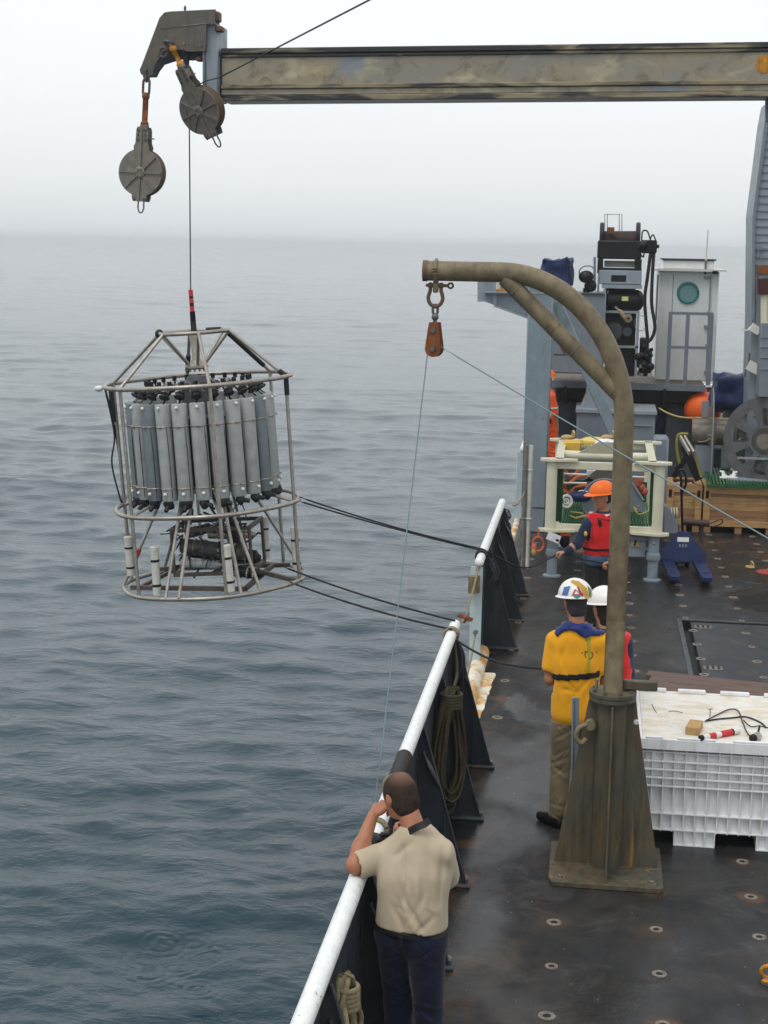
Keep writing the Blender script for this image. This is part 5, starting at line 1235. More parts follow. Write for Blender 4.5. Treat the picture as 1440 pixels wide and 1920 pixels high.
mb.tube(bez([b, at(1345, 976, y=22.3), at(1354, 974, y=22.3), at(1352, 982, y=22.3), at(1336, 988, y=22.3)], 6), .010, 6); mb.cyl(at(1315, 985, y=22.3), at(1315, 1008, y=22.3), .016, n=8)
tag(mb.build('fender_roller', simple('dull_brown', (.05, .03, .022), .5), None, a), 'brown cylinder with wire loop handle lying before the wooden crates', 'roller')
mb = MB(); p = at(1410, 996, y=21.2); p.z = .03
mb.torus(p, (0, 0, 1), .05, .014, 14, 6); mb.torus(p + Vector((.03, .02, .03)), (1, .4, .3), .04, .012, 14, 6); tag(mb.build('yellow_rope_knot', M['rope_yellow'], None, p), 'tiny knot of bright yellow rope on the deck before the larger crate', 'rope')

# pallet truck
PJ = M['pjblue']; z = 0
tipR, tipL, hlR, hlL = at(1347, 1100, z=.12), at(1262, 1094, z=.12), at(1312, 1050, z=.12), at(1248, 1050, z=.12)
t = thing('pallet_truck', 'dark blue pallet truck with two long forks and black handle', 'pallet truck', ((hlR + hlL) / 2 * 1) )
fd = ((tipR - hlR).normalized() + (tipL - hlL).normalized()).normalized(); fd.z = 0; fd.normalize(); sx_ = Vector((-fd.y, fd.x, 0))
hc = (hlR + hlL) / 2; hc.z = 0
for s_ in (-1, 1):
    c = hc + sx_ * s_ * .20
    P = [(-.075, 0), (-.075, 1.02), (-.045, 1.15), (.045, 1.15), (.075, 1.02), (.075, 0)]
    mb = MB(); mb.prism(P, c + Vector((0, 0, .075)), sx_, fd, (0, 0, .05)); fk = mb.build('fork', PJ, t)
    mb = MB(); mb.box(c + fd * .85 + Vector((0, 0, .127)), (.09, .03, .004)); mb.build('slot', M['black'], fk)
    mb = MB(); mb.cyl(c + fd * .95 + sx_ * -.045 + Vector((0, 0, .042)), c + fd * .95 + sx_ * .045 + Vector((0, 0, .042)), .040, n=16); mb.build('roller', M['rubber'], fk)
mb = MB(); up = (Vector((0, 0, 1)) - fd * .25).normalized()
P = [(-.30, 0), (.30, 0), (.30, .12), (.06, .40), (-.06, .40), (-.30, .12)]
mb.prism(P, hc + Vector((0, 0, .09)), sx_, up, -fd * .05); ap = mb.build('apron', PJ, t)
mb = MB(); q = hc + Vector((0, 0, .09)) + up * .30; mb.prism([(-.075, -.03), (.075, -.03), (.075, .03), (-.075, .03)], q + fd * .002, sx_, up, fd * .003); mb.build('label_plate', M['offwhite'], ap)
mb = MB()
for k in range(3): q2 = q - up * .08 + sx_ * (k - 1) * .04; mb.prism([(-.012, -.02), (.012, -.02), (.012, .02), (-.012, .02)], q2 + fd * .002, sx_, up, fd * .002)
mb.build('label_marks', M['mid_grey'], ap)
mb = MB(); q = hc - fd * .16; mb.cyl(q + Vector((0, 0, .05)), q + Vector((0, 0, .40)), .055, n=14); mb.cyl(q + Vector((0, 0, .40)), q + Vector((0, 0, .44)), .045, n=14); mb.build('pump_housing', M['machine_black'], t)
mb = MB()
for s_ in (-1, 1): mb.cyl(q + sx_ * s_ * .05 + Vector((0, 0, .09)), q + sx_ * s_ * .10 + Vector((0, 0, .09)), .09, n=20)
mb.build('steering_wheel', M['rubber'], t)
h0 = q + Vector((0, 0, .42)); h1 = at(1277, 900, y=q.y - .1); h2 = at(1274, 884, y=q.y - .1)
mb = MB(); mb.tube(bez([h0, h0.lerp(h1, .5), h1, h2, h2 + sx_ * .05 + Vector((0, 0, .01)), h1 + sx_ * .07 + Vector((0, 0, -.02)), h0.lerp(h1, .75)], 6), .017, 10); mb.build('tow_handle', M['machine_black'], t)

# ------------------------------------------------------------------ cream instrument frame on grey legs
FX0, FX1, F0, F1 = -.56, .92, 20.15, 22.3
zb_, zt_ = .62, 1.49
t = thing('instrument_cradle', 'cream coloured open frame with green grating sides standing on four grey jack legs', 'frame', (.18, 21, 0))
cr = M['cream']
def pad(mb, x, y, z, s=.15):
    sx = 1 if x < .2 else -1
    mb.prism([(-s * sx, -.05), (-.02 * sx, -.11), (.06 * sx, -.10), (.32 * sx, -.035), (.32 * sx, .035), (.06 * sx, .10), (-.02 * sx, .10), (-s * sx, .05)], (x, y, z), (1, 0, 0), (0, 1, 0), (0, 0, .03))
for (x, y) in ((FX0 + .07, F0), (FX1 - .07, F0), (FX0 + .12, F1), (FX1 - .12, F1)):
    mb = MB(); mb.cyl((x, y, zb_), (x, y, zt_), .068, n=24); mb.build('corner_post', cr, t)
    for z in (zt_, zb_ - .03): mb = MB(); pad(mb, x, y, z); mb.build('corner_pad', cr, t)
mb = MB()
for z in (zt_ - .05, zb_ + .02):
    cube(mb, FX0 + .12, FX1 - .12, F0 - .012, F0 + .03, z - .05, z + .05, .006)
    cube(mb, FX0 + .18, FX1 - .18, F1 - .03, F1 + .012, z - .04, z + .06, .006)
mb.build('cross_rail', cr, t)
mb = MB()
for x, xb in ((FX0 + .07, FX0 + .15), (FX1 - .07, FX1 - .15)):
    for z in (zt_, zb_ - .03): mb.beam((x + (.09 if x < .2 else -.09), F0, z + .015), (xb, F1, z + .015), .10, .03)
mb.build('side_rail', cr, t)
mb = MB(); mb.cyl((FX0 + .12, 21.0, zt_ - .03), (FX1 - .12, 21.0, zt_ - .03), .062, n=20); mb.build('cross_tube', cr, t)
mb = MB(); mb.prism([(-.30, -.05), (.34, -.05), (.34, .16), (.06, .16)], (0.02, 20.95, zt_), (1, 0, 0), (0, 0, 1), (0, .03, 0)); mb.build('web_plate', simple('cream_dark', (.36, .34, .26), .5), t)
mb = MB()
for (x, k) in ((FX0 + .25, 1), (FX1 - .25, -1)):
    for i in range(7): cube(mb, x - .125 * k - .03 + .017 * i, x - .125 * k - .03 + .017 * i + .009, F0 + .06, F0 + .10, zb_ + .08, zt_ - .10)
    cube(mb, x - .125 * k - .05, x - .125 * k + .09, F0 + .10, F0 + .11, zb_ + .08, zt_ - .10)
    mb.build('side_grating', M['green'], t); mb = MB()
for i in range(34):
    mb = MB(); x = FX0 + .18 + i * .0345; cube(mb, x, x + .022, F0 + .16, F1 - .2, zb_ + .05, zb_ + .075); mb.build('floor_slat', M['green'], t)
mb = MB(); cube(mb, FX0 + .15, FX1 - .15, F1 - .20, F1 - .18, zb_ + .08, zb_ + .36)
for i in range(26): cube(mb, FX0 + .17 + .045 * i, FX0 + .19 + .045 * i, F1 - .225, F1 - .20, zb_ + .08, zb_ + .36)
mb.build('rear_grating', M['green'], t)
for (x, y) in ((FX0 + .11, F0 + .02), (FX1 - .10, F0 + .02), (FX0 + .2, F1), (FX1 - .2, F1)):
    mb = MB(); mb.lathe((x, y, 0), (0, 0, 1), [(.115, 0), (.115, .018), (.065, .03), (.065, .26), (.085, .27), (.092, .31), (.085, .35), (.070, .36), (.070, .60)], 20); lg = mb.build('jack_leg', M['blue_grey'], t)
    mb = MB(); mb.ell((x, y - .072, .49), (.018, .010, .018), 10, 6); mb.build('bolt', M['stainless'], lg)
mb = MB(); cube(mb, FX0 + .15, FX1 - .12, F0 + .05, F0 + .12, .50, .585, .006); cube(mb, FX0 + .15, FX1 - .12, F1 - .1, F1 - .04, .50, .585); mb.build('base_beam', M['mid_grey'], t)
mb = MB(); cube(mb, FX0 + .30, FX1 - .22, F0 + .18, F0 + .20, .30, .50); mb.build('pale_panel', simple('drab_yellow', (.32, .31, .20), .5), t)
mb = MB(); p = at(1178, 1020, y=F0); cube(mb, p.x - .02, p.x + .22, F0 + .10, F0 + .13, .28, .52, .004); q = mb.build('hole_panel', M['haze_grey'], t)
mb = MB(); c = at(1191, 1014, y=F0 + .09); mb.box(c, (.10, .02, .15)); q2 = mb.build('yellow_square', simple('khaki_label', (.42, .40, .22), .5), q)
mb = MB(); c = at(1192, 1014, y=F0 + .06); mb.ell(c + Vector((0, 0, .02)), (.028, .01, .028), 12, 6); mb.box(c + Vector((-.005, 0, -.03)), (.022, .012, .07), (0, .25, 0)); mb.build('keyhole', M['black'], q)
# gear inside the frame
t = thing('frame_winch_disc', 'grey round plate and pale box behind the orange helmet inside the cream frame', 'winch', (.3, 20.9, .7))
mb = MB(); c = at(1133, 940, y=20.7); mb.lathe(c, (0, 1, 0), [(.30, 0), (.30, .02), (.10, .03), (.10, .2)], 36); mb.torus(c, (0, 1, 0), .29, .012, 36, 6); mb.build('front_disc', M['mid_grey'], t)
mb = MB(); c = at(1133, 912, y=21.1); mb.lathe(c, (0, 1, 0), [(.24, 0), (.24, .02), (.08, .03)], 30); mb.build('rear_disc', M['galv'], t)
mb = MB(); rect(mb, 1099, 882, 1165, 955, 21.2, .2, .01); mb.build('pale_box', M['plastic_white'], t)
mb = MB(); rect(mb, 1101, 895, 1107, 903, 20.85, .05); rect(mb, 1097, 898, 1112, 903, 20.85, .05); mb.build('black_clamp', M['black'], t)
for k, (px0, py0, px1, py1) in enumerate(((1055, 888, 1100, 890), (1055, 905, 1100, 906), (1186, 894, 1210, 895))):
    mb = MB(); mb.cyl(at(px0, py0, y=20.7), at(px1, py1, y=20.7), .012, n=8); mb.build('white_rod', M['offwhite'], t)
t = thing('orange_cables', 'orange hoses looped inside the left half of the cream frame', 'hoses', at(1070, 900, y=21))
rg = random.Random(5)
for pl in (((1058, 880), (1068, 893), (1082, 885), (1086, 872)), ((1062, 925), (1056, 910), (1068, 906), (1082, 895), (1100, 892)), ((1058, 908), (1062, 922), (1070, 928), (1078, 915), (1100, 908)), ((1066, 926), (1074, 918), (1088, 912), (1104, 912)), ((1056, 900), (1060, 918), (1066, 930))):
    mb = MB(); mb.tube(bez([at(x, y, y=20.9 + rg.uniform(-.1, .1)) for x, y in pl], 6), .022, 8); mb.build('hose', simple('hose_orange', (.45, .10, .03), .5) if 'ho' not in M else M['ho'], t)
    if 'ho' not in M: M['ho'] = bpy.data.materials['hose_orange']
t = thing('round_float', 'round white ringed disc with blue bag standing on the green grating inside the cream frame', 'float', at(1062, 940, y=20.6))
c = at(1062, 940, y=20.55); mb = MB(); mb.torus(c, (.5, -1, .2), .075, .018, 24, 8); mb.torus(c + Vector((0, 0, 0)), (.5, -1, .2), .035, .010, 20, 6); mb.beam(c + Vector((-.05, 0, .05)), c + Vector((.05, 0, -.05)), .015, .015); mb.build('ring', M['offwhite'], t)
mb = MB(); mb.ell(c + Vector((.16, .12, .05)), (.17, .1, .07), 14, 8); mb.build('blue_bag', M['pjblue'], t)
mb = MB(); mb.tube(bez([at(1075, 928, y=20.7), at(1088, 920, y=20.7), at(1102, 922, y=20.7)], 6), .008, 6); mb.build('white_lead', M['offwhite'], t)
for k, (x, y_) in enumerate(((1078, 968), (1202, 965), (1093, 970))):
    mb = MB(); c = at(x, y_, y=20.4)
    mb.tube(bez([c + Vector((rg.uniform(-.1, .1), rg.uniform(0, .2), rg.uniform(-.03, .05 + .1 * (k == 1)))) for _ in range(6)], 5), .010, 6)
    tag(mb.build('yellow_tie', M['rope_yellow'], None, c), 'yellow cord tangle on the green grating, ' + ('left of', 'far right of', 'close beside')[k] + ' the orange helmet worker', 'cord')
t = thing('blue_grey_wedge', 'dark blue grey triangular plate inside the right half of the cream frame', 'plate', at(1195, 950, y=21))
mb = MB(); P = PX([(1180, 905), (1186, 905), (1207, 945), (1210, 960), (1180, 960)], 21.0); mb.prism(P, (0, 21.0, 0), (1, 0, 0), (0, 0, 1), (0, .04, 0)); mb.build('wedge_plate', M['mid_grey'], t)
mb = MB(); mb.beam(at(1186, 905, y=20.98), at(1207, 938, y=20.98), .02, .03, (0, 1, 0)); mb.build('edge', M['haze_grey'], t)
mb = MB(); 
for (x, y_) in ((1196, 908), (1203, 915), (1208, 922), (1199, 902)): mb.ell(at(x, y_, y=21.1), (.05, .05, .06), 10, 6)
tag(mb.build('red_fittings', simple('brick_red', (.35, .08, .05), .5), None, at(1203, 915, y=21.1)), 'small reddish fittings above the triangular plate in the cream frame', 'fittings')
# things on top of the frame
t = thing('yellow_basket', 'yellow box and round yellow lid with mesh on top of the cream frame', 'basket', at(1080, 850, y=21.6))
mb = MB(); rect(mb, 1057, 829, 1088, 846, 21.6, .3, .01); mb.build('box', M['yellow'], t)
c = at(1114, 826, y=22.0); mb = MB(); mb.lathe(c + Vector((0, 0, -.05)), (0, 0, 1), [(.20, 0), (.19, .06), (.12, .09), (.02, .10)], 24); mb.build('lid', simple('pale_yellow', (.62, .48, .14), .5), t)
mb = MB()
for k in range(7): p = at(1089 + k * 5.5, 831, y=21.7); mb.box(p + Vector((0, 0, -.06)), (.008, .008, .13))
for k in range(3): a, b = at(1089, 832 + k * 6, y=21.69), at(1122, 832 + k * 6, y=21.69); mb.beam(a, b, .008, .008)
mb.build('mesh', M['rope_yellow'], t)
mb = MB(); c = at(1137, 832, y=21.3); mb.box(c, (.30, .24, .10), bev=.035); mb.box(c + Vector((0, 0, -.05)), (.22, .2, .04), bev=.01); mb.ell(c + Vector((0, 0, .045)), (.10, .1, .02), 16, 8)
tag(mb.build('white_float_block', M['plastic_white'], None, c), 'rounded white block on top of the cream frame beside the davit pipe', 'float')
for k, px in enumerate((1075, 1150)):
    c = at(px, 815, y=22); mb = MB(); mb.torus(c, (1, .3, 0), .05, .016, 14, 6); mb.ell(c + Vector((-.08, 0, -.04)), (.09, .05, .04), 10, 6)
    tag(mb.build('tan_strap_heap', simple('tan_strap', (.42, .30, .16), .8), None, c), ('left', 'right')[k] + ' of two tan strap heaps on the rear of the cream frame', 'strap')
# small gear by the left jack leg
p = at(1038, 1008, y=20.0); mb = MB(); mb.box(p, (.17, .015, .10), (0, .35, 0)); q = mb.build('paper_sheet', M['plastic_white'], None, p, None); tag(q, 'white paper notice tied to the left jack leg of the cream frame', 'notice')
mb = MB(); mb.box(p + Vector((.05, -.010, -.03)), (.04, .006, .025), (0, .35, 0)); mb.build('print_block', M['black'], q)
p = at(1059, 1000, y=20.2); mb = MB(); mb.box(p, (.14, .10, .06), bev=.01); tag(mb.build('red_box', M['hat_orange'], None, p), 'small orange red lid hanging under the cream frame rail', 'box')
mb = MB(); mb.lathe(p + Vector((0, 0, -.18)), (0, 0, 1), [(.03, 0), (.06, .04), (.065, .14)], 14); tag(mb.build('dark_bucket', M['black'], None, p), 'dark conical bucket below the orange red lid', 'bucket')
mb = MB(); c = at(1009, 1020, y=20.1); mb.torus(c, (0, 1, 0), .07, .014, 18, 6, 0, 2 * PI, 1.3); mb.box(c + Vector((0, 0, .14)), (.022, .02, .12)); mb.ell(c + Vector((-.05, 0, -.05)), (.035, .03, .06), 10, 6)
tag(mb.build('orange_hook', simple('salmon', (.55, .13, .07), .5), None, c), 'orange red hook and handle hanging left of the jack leg', 'hook')
mb = MB(); c = at(1001, 1032, y=20.1); mb.ell(c, (.03, .03, .07), 10, 6); tag(mb.build('yellow_float', M['yellow'], None, c), 'tiny yellow float hanging beside the orange red hook', 'float')
mb = MB(); a, b = at(1226, 820, y=22.6), at(1252, 880, y=22.6); cube(mb, a.x, b.x, 22.6, 23.0, .1, a.z, .03); tag(mb.build('grey_cabinet', M['mid_grey'], None, (b.x, 22.6, .1)), 'rounded grey cabinet behind the right side of the cream frame', 'cabinet')
mb = MB(); mb.prism(PX([(1246, 950), (1250, 950), (1272, 985), (1272, 1000), (1246, 1000)], 22.0), (0, 22.0, 0), (1, 0, 0), (0, 0, 1), (0, .3, 0)); tag(mb.build('grey_wedge', M['mid_grey'], None, at(1258, 1000, y=22)), 'low grey wedge shaped casing right of the cream frame', 'casing')
mb = MB(); rect(mb, 1040, 735, 1085, 815, 26.4, .4, .01); tag(mb.build('dark_locker', M['navy_grey'], None, at(1060, 815, y=26.4)), 'dark locker behind the orange suited worker', 'locker')
mb = MB(); rect(mb, 1033, 762, 1046, 830, 24.6, .05, .003); tag(mb.build('plywood_sheet', M['wood_new'], None, at(1040, 830, y=24.6)), 'narrow plywood sheet beside the gantry column in front of the orange suit', 'board')

# ------------------------------------------------------------------ white bulk bin and what lies on it
BX0, BX1, BY0, BY1, BH = .43, 1.66, 10.93, 12.16, .775
t = thing('bulk_bin', 'large ribbed white plastic bulk bin upside of the davit with stained pale lid', 'bin', ((BX0 + BX1) / 2, BY0, 0))
pw = M['plastic_white']; z0 = .10
mb = MB(); cube(mb, BX0 + .03, BX1 - .03, BY0 + .045, BY1 - .03, z0, BH - .03); body = mb.build('bin_wall', pw, t, smooth=None)
nx = 16; dx = (BX1 - BX0) / nx
zs = [z0 + .012, z0 + .13, .43, .49, .55, .61, .68]
for i in range(nx + 1):
    mb = MB(); x = BX0 + i * dx; zlo = z0 if i % 2 == 0 else z0; cube(mb, x - .0035, x + .0035, BY0 + .008, BY0 + .046, zlo, BH - .075); mb.build('upright_rib', pw, body, smooth=None)
for z in zs:
    mb = MB(); cube(mb, BX0, BX1, BY0 + (.004 if z > .4 else .006), BY0 + .046, z - .004, z + .004); mb.build('cross_rib', pw, body, smooth=None)
for y in [BY0 + .1 + .12 * i for i in range(10)]:
    mb = MB(); cube(mb, BX0 - .002, BX0 + .031, y, y + .007, z0, BH - .075); mb.build('upright_rib', pw, body, smooth=None)
mb = MB(); cube(mb, BX0 - .02, BX1 + .02, BY0 - .014, BY0 + .012, BH - .075, BH + .004, .004); cube(mb, BX0 - .02, BX1 + .02, BY1 - .012, BY1 + .014, BH - .075, BH + .004, .004); cube(mb, BX0 - .022, BX0 + .002, BY0 + .012, BY1 - .012, BH - .075, BH + .003); cube(mb, BX1 - .002, BX1 + .022, BY0 + .012, BY1 - .012, BH - .075, BH + .003); mb.build('rim', pw, t)
for (a, b) in ((BX0, BX0 + .21), (BX0 + .30, BX0 + .51), (BX0 + .62, BX0 + .84), (BX0 + .95, BX1)):
    mb = MB(); cube(mb, a, b, BY1 - .03, BY1 + .012, BH + .002, BH + .03, .005); mb.build('stacking_lip', pw, t)
for (a, b) in ((BX0 + .02, BX0 + .14), (BX0 + .24, BX0 + .50), (BX0 + .62, BX0 + .86), (BX0 + .96, BX1)):
    mb = MB(); cube(mb, a, b, BY0 - .012, BY0 + .018, BH + .002, BH + .018, .004); mb.build('stacking_lip', pw, t)
def lid_mat():
    m, nt, b = newmat('stained_lid'); v = coords(nt); L = nt.links
    c = mixn(nt, rampn(nt, noisen(nt, coords(nt, (1, 1.8, 1)), 3.2, 8, .7, 1.4), [(.42, 0), (.66, 1)]), (.70, .69, .64), (.58, .50, .36))
    c = mixn(nt, rampn(nt, noisen(nt, coords(nt, (1, 3, 1)), 7, 8, .75, 2.2), [(.60, 0), (.70, .7)]), c, (.36, .25, .14))
    vo = nd(nt, 'ShaderNodeTexVoronoi'); vo.feature = 'DISTANCE_TO_EDGE'; vo.inputs['Scale'].default_value = 7
    w = nd(nt, 'ShaderNodeVectorMath', operation='ADD'); L.new(v, w.inputs[0]); n3 = nd(nt, 'ShaderNodeTexNoise'); n3.inputs['Scale'].default_value = 6; L.new(v, n3.inputs['Vector']); L.new(n3.outputs['Color'], w.inputs[1]); L.new(w.outputs[0], vo.inputs['Vector'])
    sc = rampn(nt, vo.outputs['Distance'], [(.0, .8), (.018, 0)]); sm = rampn(nt, noisen(nt, v, 4, 5), [(.50, 0), (.6, 1)])
    mm = nd(nt, 'ShaderNodeMath', operation='MULTIPLY'); L.new(sc, mm.inputs[0]); L.new(sm, mm.inputs[1]); c = mixn(nt, mm.outputs[0], c, (.12, .09, .06))
    L.new(c, b.inputs['Base Color']); b.inputs['Roughness'].default_value = .55; bumpn(nt, b, noisen(nt, v, 24, 5), .1, .004); return m
mb = MB(); cube(mb, BX0 + .004, BX1 - .004, BY0 + .014, BY1 - .014, BH - .025, BH + .002); mb.build('lid', lid_mat(), t, smooth=None)
for x0_, w_ in ((BX0 + .25, .28), (BX0 + .82, .28)):
    mb = MB(); cube(mb, x0_, x0_ + w_, BY0 + .030, BY1 - .1, 0.0, z0 + .01); f = mb.build('foot', pw, t, smooth=None)
    for i in range(5): mb = MB(); x = x0_ + w_ * i / 4; cube(mb, x - .0035, x + .0035, BY0 + .006, BY0 + .031, .001, z0 + .01); mb.build('foot_rib', pw, f, smooth=None)
    mb = MB(); cube(mb, x0_ - .003, x0_ + w_ + .003, BY0 + .004, BY0 + .031, 0, .008); mb.build('foot_edge', pw, f, smooth=None)
zt2 = BH + .002
p = at(1302, 1375, z=zt2); mb = MB(); mb.box(p + Vector((.0, .05, .028)), (.095, .20, .055), (0, 0, math.radians(-12)), bev=.003); tag(mb.build('wood_block', M['timber'], None, p), 'small sawn offcut of yellow wood lying on the white bin lid', 'wood block')
a, b = at(1314, 1384, z=zt2 + .022), at(1380, 1371, z=zt2 + .022); t = thing('marker_tube', 'red and white banded tube lying on the bin lid beside the wood offcut', 'tube', a)
d = (b - a)
for k, (f0, f1, mt, r) in enumerate(((-.02, .05, 'black', .021), (.05, .22, 'offwhite', .020), (.22, .40, 'red', .021), (.40, .55, 'offwhite', .020), (.55, .86, 'red', .023), (.86, .90, 'black', .024), (.90, 1.08, 'offwhite', .022))):
    mb = MB(); mb.cyl(a + d * f0, a + d * f1, r, n=16); mb.build('band', M[mt], t)
t = thing('small_lamp', 'small black and steel sensor with a looping dark cable on the bin lid', 'sensor', at(1417, 1388, z=zt2))
p = at(1417, 1388, z=zt2); mb = MB(); mb.lathe(p + Vector((0, 0, .0)), (.25, .6, .35), [(.025, -.04), (.030, -.01), (.030, .05), (.016, .07)], 16); mb.build('housing', M['stainless'], t)
mb = MB(); mb.ell(p + Vector((-.02, -.02, .02)), .030, 12, 8); mb.cyl(p + Vector((.02, .06, .04)), p + Vector((.035, .12, .07)), .008, n=8); mb.build('cap', M['black'], t)
mb = MB()
mb.tube(bez([at(x, y, z=zt2 + .008) for x, y in ((1322, 1352), (1348, 1348), (1372, 1346), (1398, 1344), (1425, 1354), (1436, 1364))], 6), .006, 6)
mb.tube(bez([at(x, y, z=zt2 + .012) for x, y in ((1322, 1352), (1345, 1340), (1368, 1330), (1384, 1333), (1392, 1352), (1400, 1372), (1410, 1384))], 6), .005, 6)
mb.tube(bez([at(x, y, z=zt2 + .010) for x, y in ((1394, 1350), (1408, 1362), (1425, 1361), (1445, 1366))], 6), .004, 6)
mb.build('cable', M['rubber'], t)
mb = MB()
for k, pl in enumerate((((1222, 1320), (1227, 1330), (1231, 1336)), ((1253, 1334), (1264, 1333), (1280, 1336)), ((1328, 1330), (1336, 1329)), ((1332, 1330), (1331, 1344)))): mb.tube(bez([at(x, y, z=zt2 + .003) for x, y in pl], 5), .0025, 5)
tag(mb.build('cord_scraps', M['rope_brown'], None, at(1260, 1334, z=zt2)), 'few thin dark scraps of cord lying on the stained bin lid', 'scraps')
# planks behind the bin
t = thing('plank_stack', 'stack of reddish brown weathered planks lying across the deck behind the white bin', 'planks', (1.4, 13, .3))
a0, a1 = at(1213, 1256, z=.55), at(1445, 1283, z=.55)
for k in range(4):
    off = Vector((.0 + .02 * (k % 2), -.165 * k, 0)); mb = MB(); mb.beam(a0 + off + Vector((0, -.08, -.02)), a1 + off + Vector((.1, -.08, -.02)) , .158, .04, bev=.005); mb.build('plank', M['plank'], t)
for k in range(4):
    off = Vector((.0, -.165 * k, 0)); mb = MB(); mb.beam(a0 + off + Vector((.02, -.08, -.065)), a1 + off + Vector((.12, -.08, -.065)), .15, .04, bev=.005); mb.build('plank', M['plank'], t)
mb = MB()
for f in (.2, .8): p = a0.lerp(a1, f); cube(mb, p.x - .05, p.x + .05, p.y - .65, p.y, 0, p.z - .09)
mb.build('bearer', M['wood_red'], t)
# yellow padeye at the right edge of the deck
p = at(1436, 1843, z=.0); mb = MB(); mb.torus(p + Vector((.02, .05, .045)), (0, 1, .3), .045, .013, 18, 8); mb.torus(p + Vector((.015, -.01, .015)), (0, .3, 1), .03, .010, 14, 6)
tag(mb.build('ring_bolt', M['ochre'], None, p), 'orange yellow ring bolt on the deck at the lower right edge', 'ring bolt')
# ------------------------------------------------------------------ people: smooth implicit bodies turned into one mesh each
def V(*a): return np.array(a, float)
class Field:
    def __init__(s, lo, hi, res):
        s.lo = np.array(lo, float); s.res = res
        s.n = np.ceil((np.array(hi, float) - s.lo) / res).astype(int) + 1
        s.D = np.full(tuple(s.n), .5, np.float32)
        s.ax = [s.lo[i] + np.arange(s.n[i]) * res for i in range(3)]
    def win(s, lo, hi):
        a = np.clip(np.floor((np.array(lo) - s.lo) / s.res).astype(int), 0, s.n); b = np.clip(np.ceil((np.array(hi) - s.lo) / s.res).astype(int) + 1, 0, s.n)
        if (b <= a).any(): return None, None
        sl_ = tuple(slice(a[i], b[i]) for i in range(3))
        P = np.stack(np.meshgrid(*[s.ax[i][sl_[i]] for i in range(3)], indexing='ij'), -1)
        return sl_, P
    @staticmethod
    def dcap(P, p0, p1, r0, r1, front=None, q=1.0):
        p0 = np.array(p0, float); p1 = np.array(p1, float)
        if front is not None:
            f = np.array(front, float); f /= np.linalg.norm(f)
            def sq(X): return X + (X @ f)[..., None] * f * (1 / q - 1)
            P = sq(P); p0 = sq(p0[None])[0]; p1 = sq(p1[None])[0]
        d = p1 - p0; L2 = max((d * d).sum(), 1e-9)
        t = np.clip(((P - p0) @ d) / L2, 0, 1)
        return np.sqrt((((P - p0) - t[..., None] * d) ** 2).sum(-1)) - (r0 + (r1 - r0) * t)
    @staticmethod
    def dell(P, c, r, R=None):
        X = P - np.array(c, float)
        if R is not None: X = X @ np.array(R, float)     # columns are the ellipsoid axes
        r = np.array(r, float); k = np.sqrt(((X / r) ** 2).sum(-1)); k2 = np.sqrt(((X / (r * r)) ** 2).sum(-1)) + 1e-9
        return k * (k - 1) / k2
    def _bounds(s, pr):
        if pr[0] == 'c': a = np.minimum(pr[1], pr[2]); b = np.maximum(pr[1], pr[2]); r = max(pr[3], pr[4]) * 1.15
        else: a = b = np.array(pr[1]); r = max(pr[2])
        return a - r - .06, b + r + .06
    def ev(s, pr, P):
        if pr[0] == 'c': return s.dcap(P, *pr[1:5], *(pr[5:7] if len(pr) > 5 else ()))
        return s.dell(P, *pr[1:])
    def union(s, prims, k=.03, grow=0.0):
        for pr in prims:
            lo, hi = s._bounds(pr); sl_, P = s.win(lo, hi)
            if sl_ is None: continue
            d = s.ev(pr, P) - grow; o = s.D[sl_]; h = np.clip(.5 + .5 * (o - d) / k, 0, 1)
            s.D[sl_] = o * (1 - h) + d * h - k * h * (1 - h)
        return s
    def sub(s, prims):
        for pr in prims:
            lo, hi = s._bounds(pr); sl_, P = s.win(lo, hi)
            if sl_ is None: continue
            s.D[sl_] = np.maximum(s.D[sl_], -s.ev(pr, P))
        return s
    def grid(s): return s.win(s.lo, s.lo + s.n * s.res)
    def clip(s, p, n):        # keep the side n points away from
        _, P = s.grid(); s.D = np.maximum(s.D, ((P - np.array(p)) @ (np.array(n) / np.linalg.norm(n)))[:s.n[0], :s.n[1], :s.n[2]].astype(np.float32)); return s
    def merge(s, o, k=.012):
        h = np.clip(.5 + .5 * (s.D - o.D) / k, 0, 1); s.D = s.D * (1 - h) + o.D * h - k * h * (1 - h); return s
    def folds(s, segs, plane='xz'):
        """segs: (p0,p1,width,depth) grooves (+) or ridges (-), distance taken across the cloth"""
        idx = [0, 2] if plane == 'xz' else [0, 1, 2]
        top = s.lo + s.n * s.res
        for (a, b, w, dp) in segs:
            a = np.array(a, float); b = np.array(b, float); lo = np.minimum(a, b) - 3 * w; hi = np.maximum(a, b) + 3 * w; lo[1] = s.lo[1]; hi[1] = top[1]
            sl_, P = s.win(lo, hi)
            if sl_ is None: continue
            Q = P[..., idx]; a = a[idx]; b = b[idx]; d = b - a
            t = np.clip(((Q - a) @ d) / max((d * d).sum(), 1e-9), 0, 1)
            e = (((Q - a) - t[..., None] * d) ** 2).sum(-1); fade = np.sin(np.pi * np.clip(t * .9 + .05, 0, 1)) ** .5
            s.D[sl_] += (dp * np.exp(-e / (w * w)) * fade).astype(np.float32)
        return s
    def wrinkle(s, amp, f=(22, 22, 9), seed=0):
        _, P = s.grid(); rg = np.random.RandomState(seed); n = 0
        for i in range(6):
            k = rg.randn(3) * np.array(f); ph = rg.rand() * 6.28; k2 = rg.randn(3) * 7
            n = n + np.sin(P @ k + ph + 1.3 * np.sin(P @ k2)) / 6
        s.D += (amp * n * 2).astype(np.float32); return s
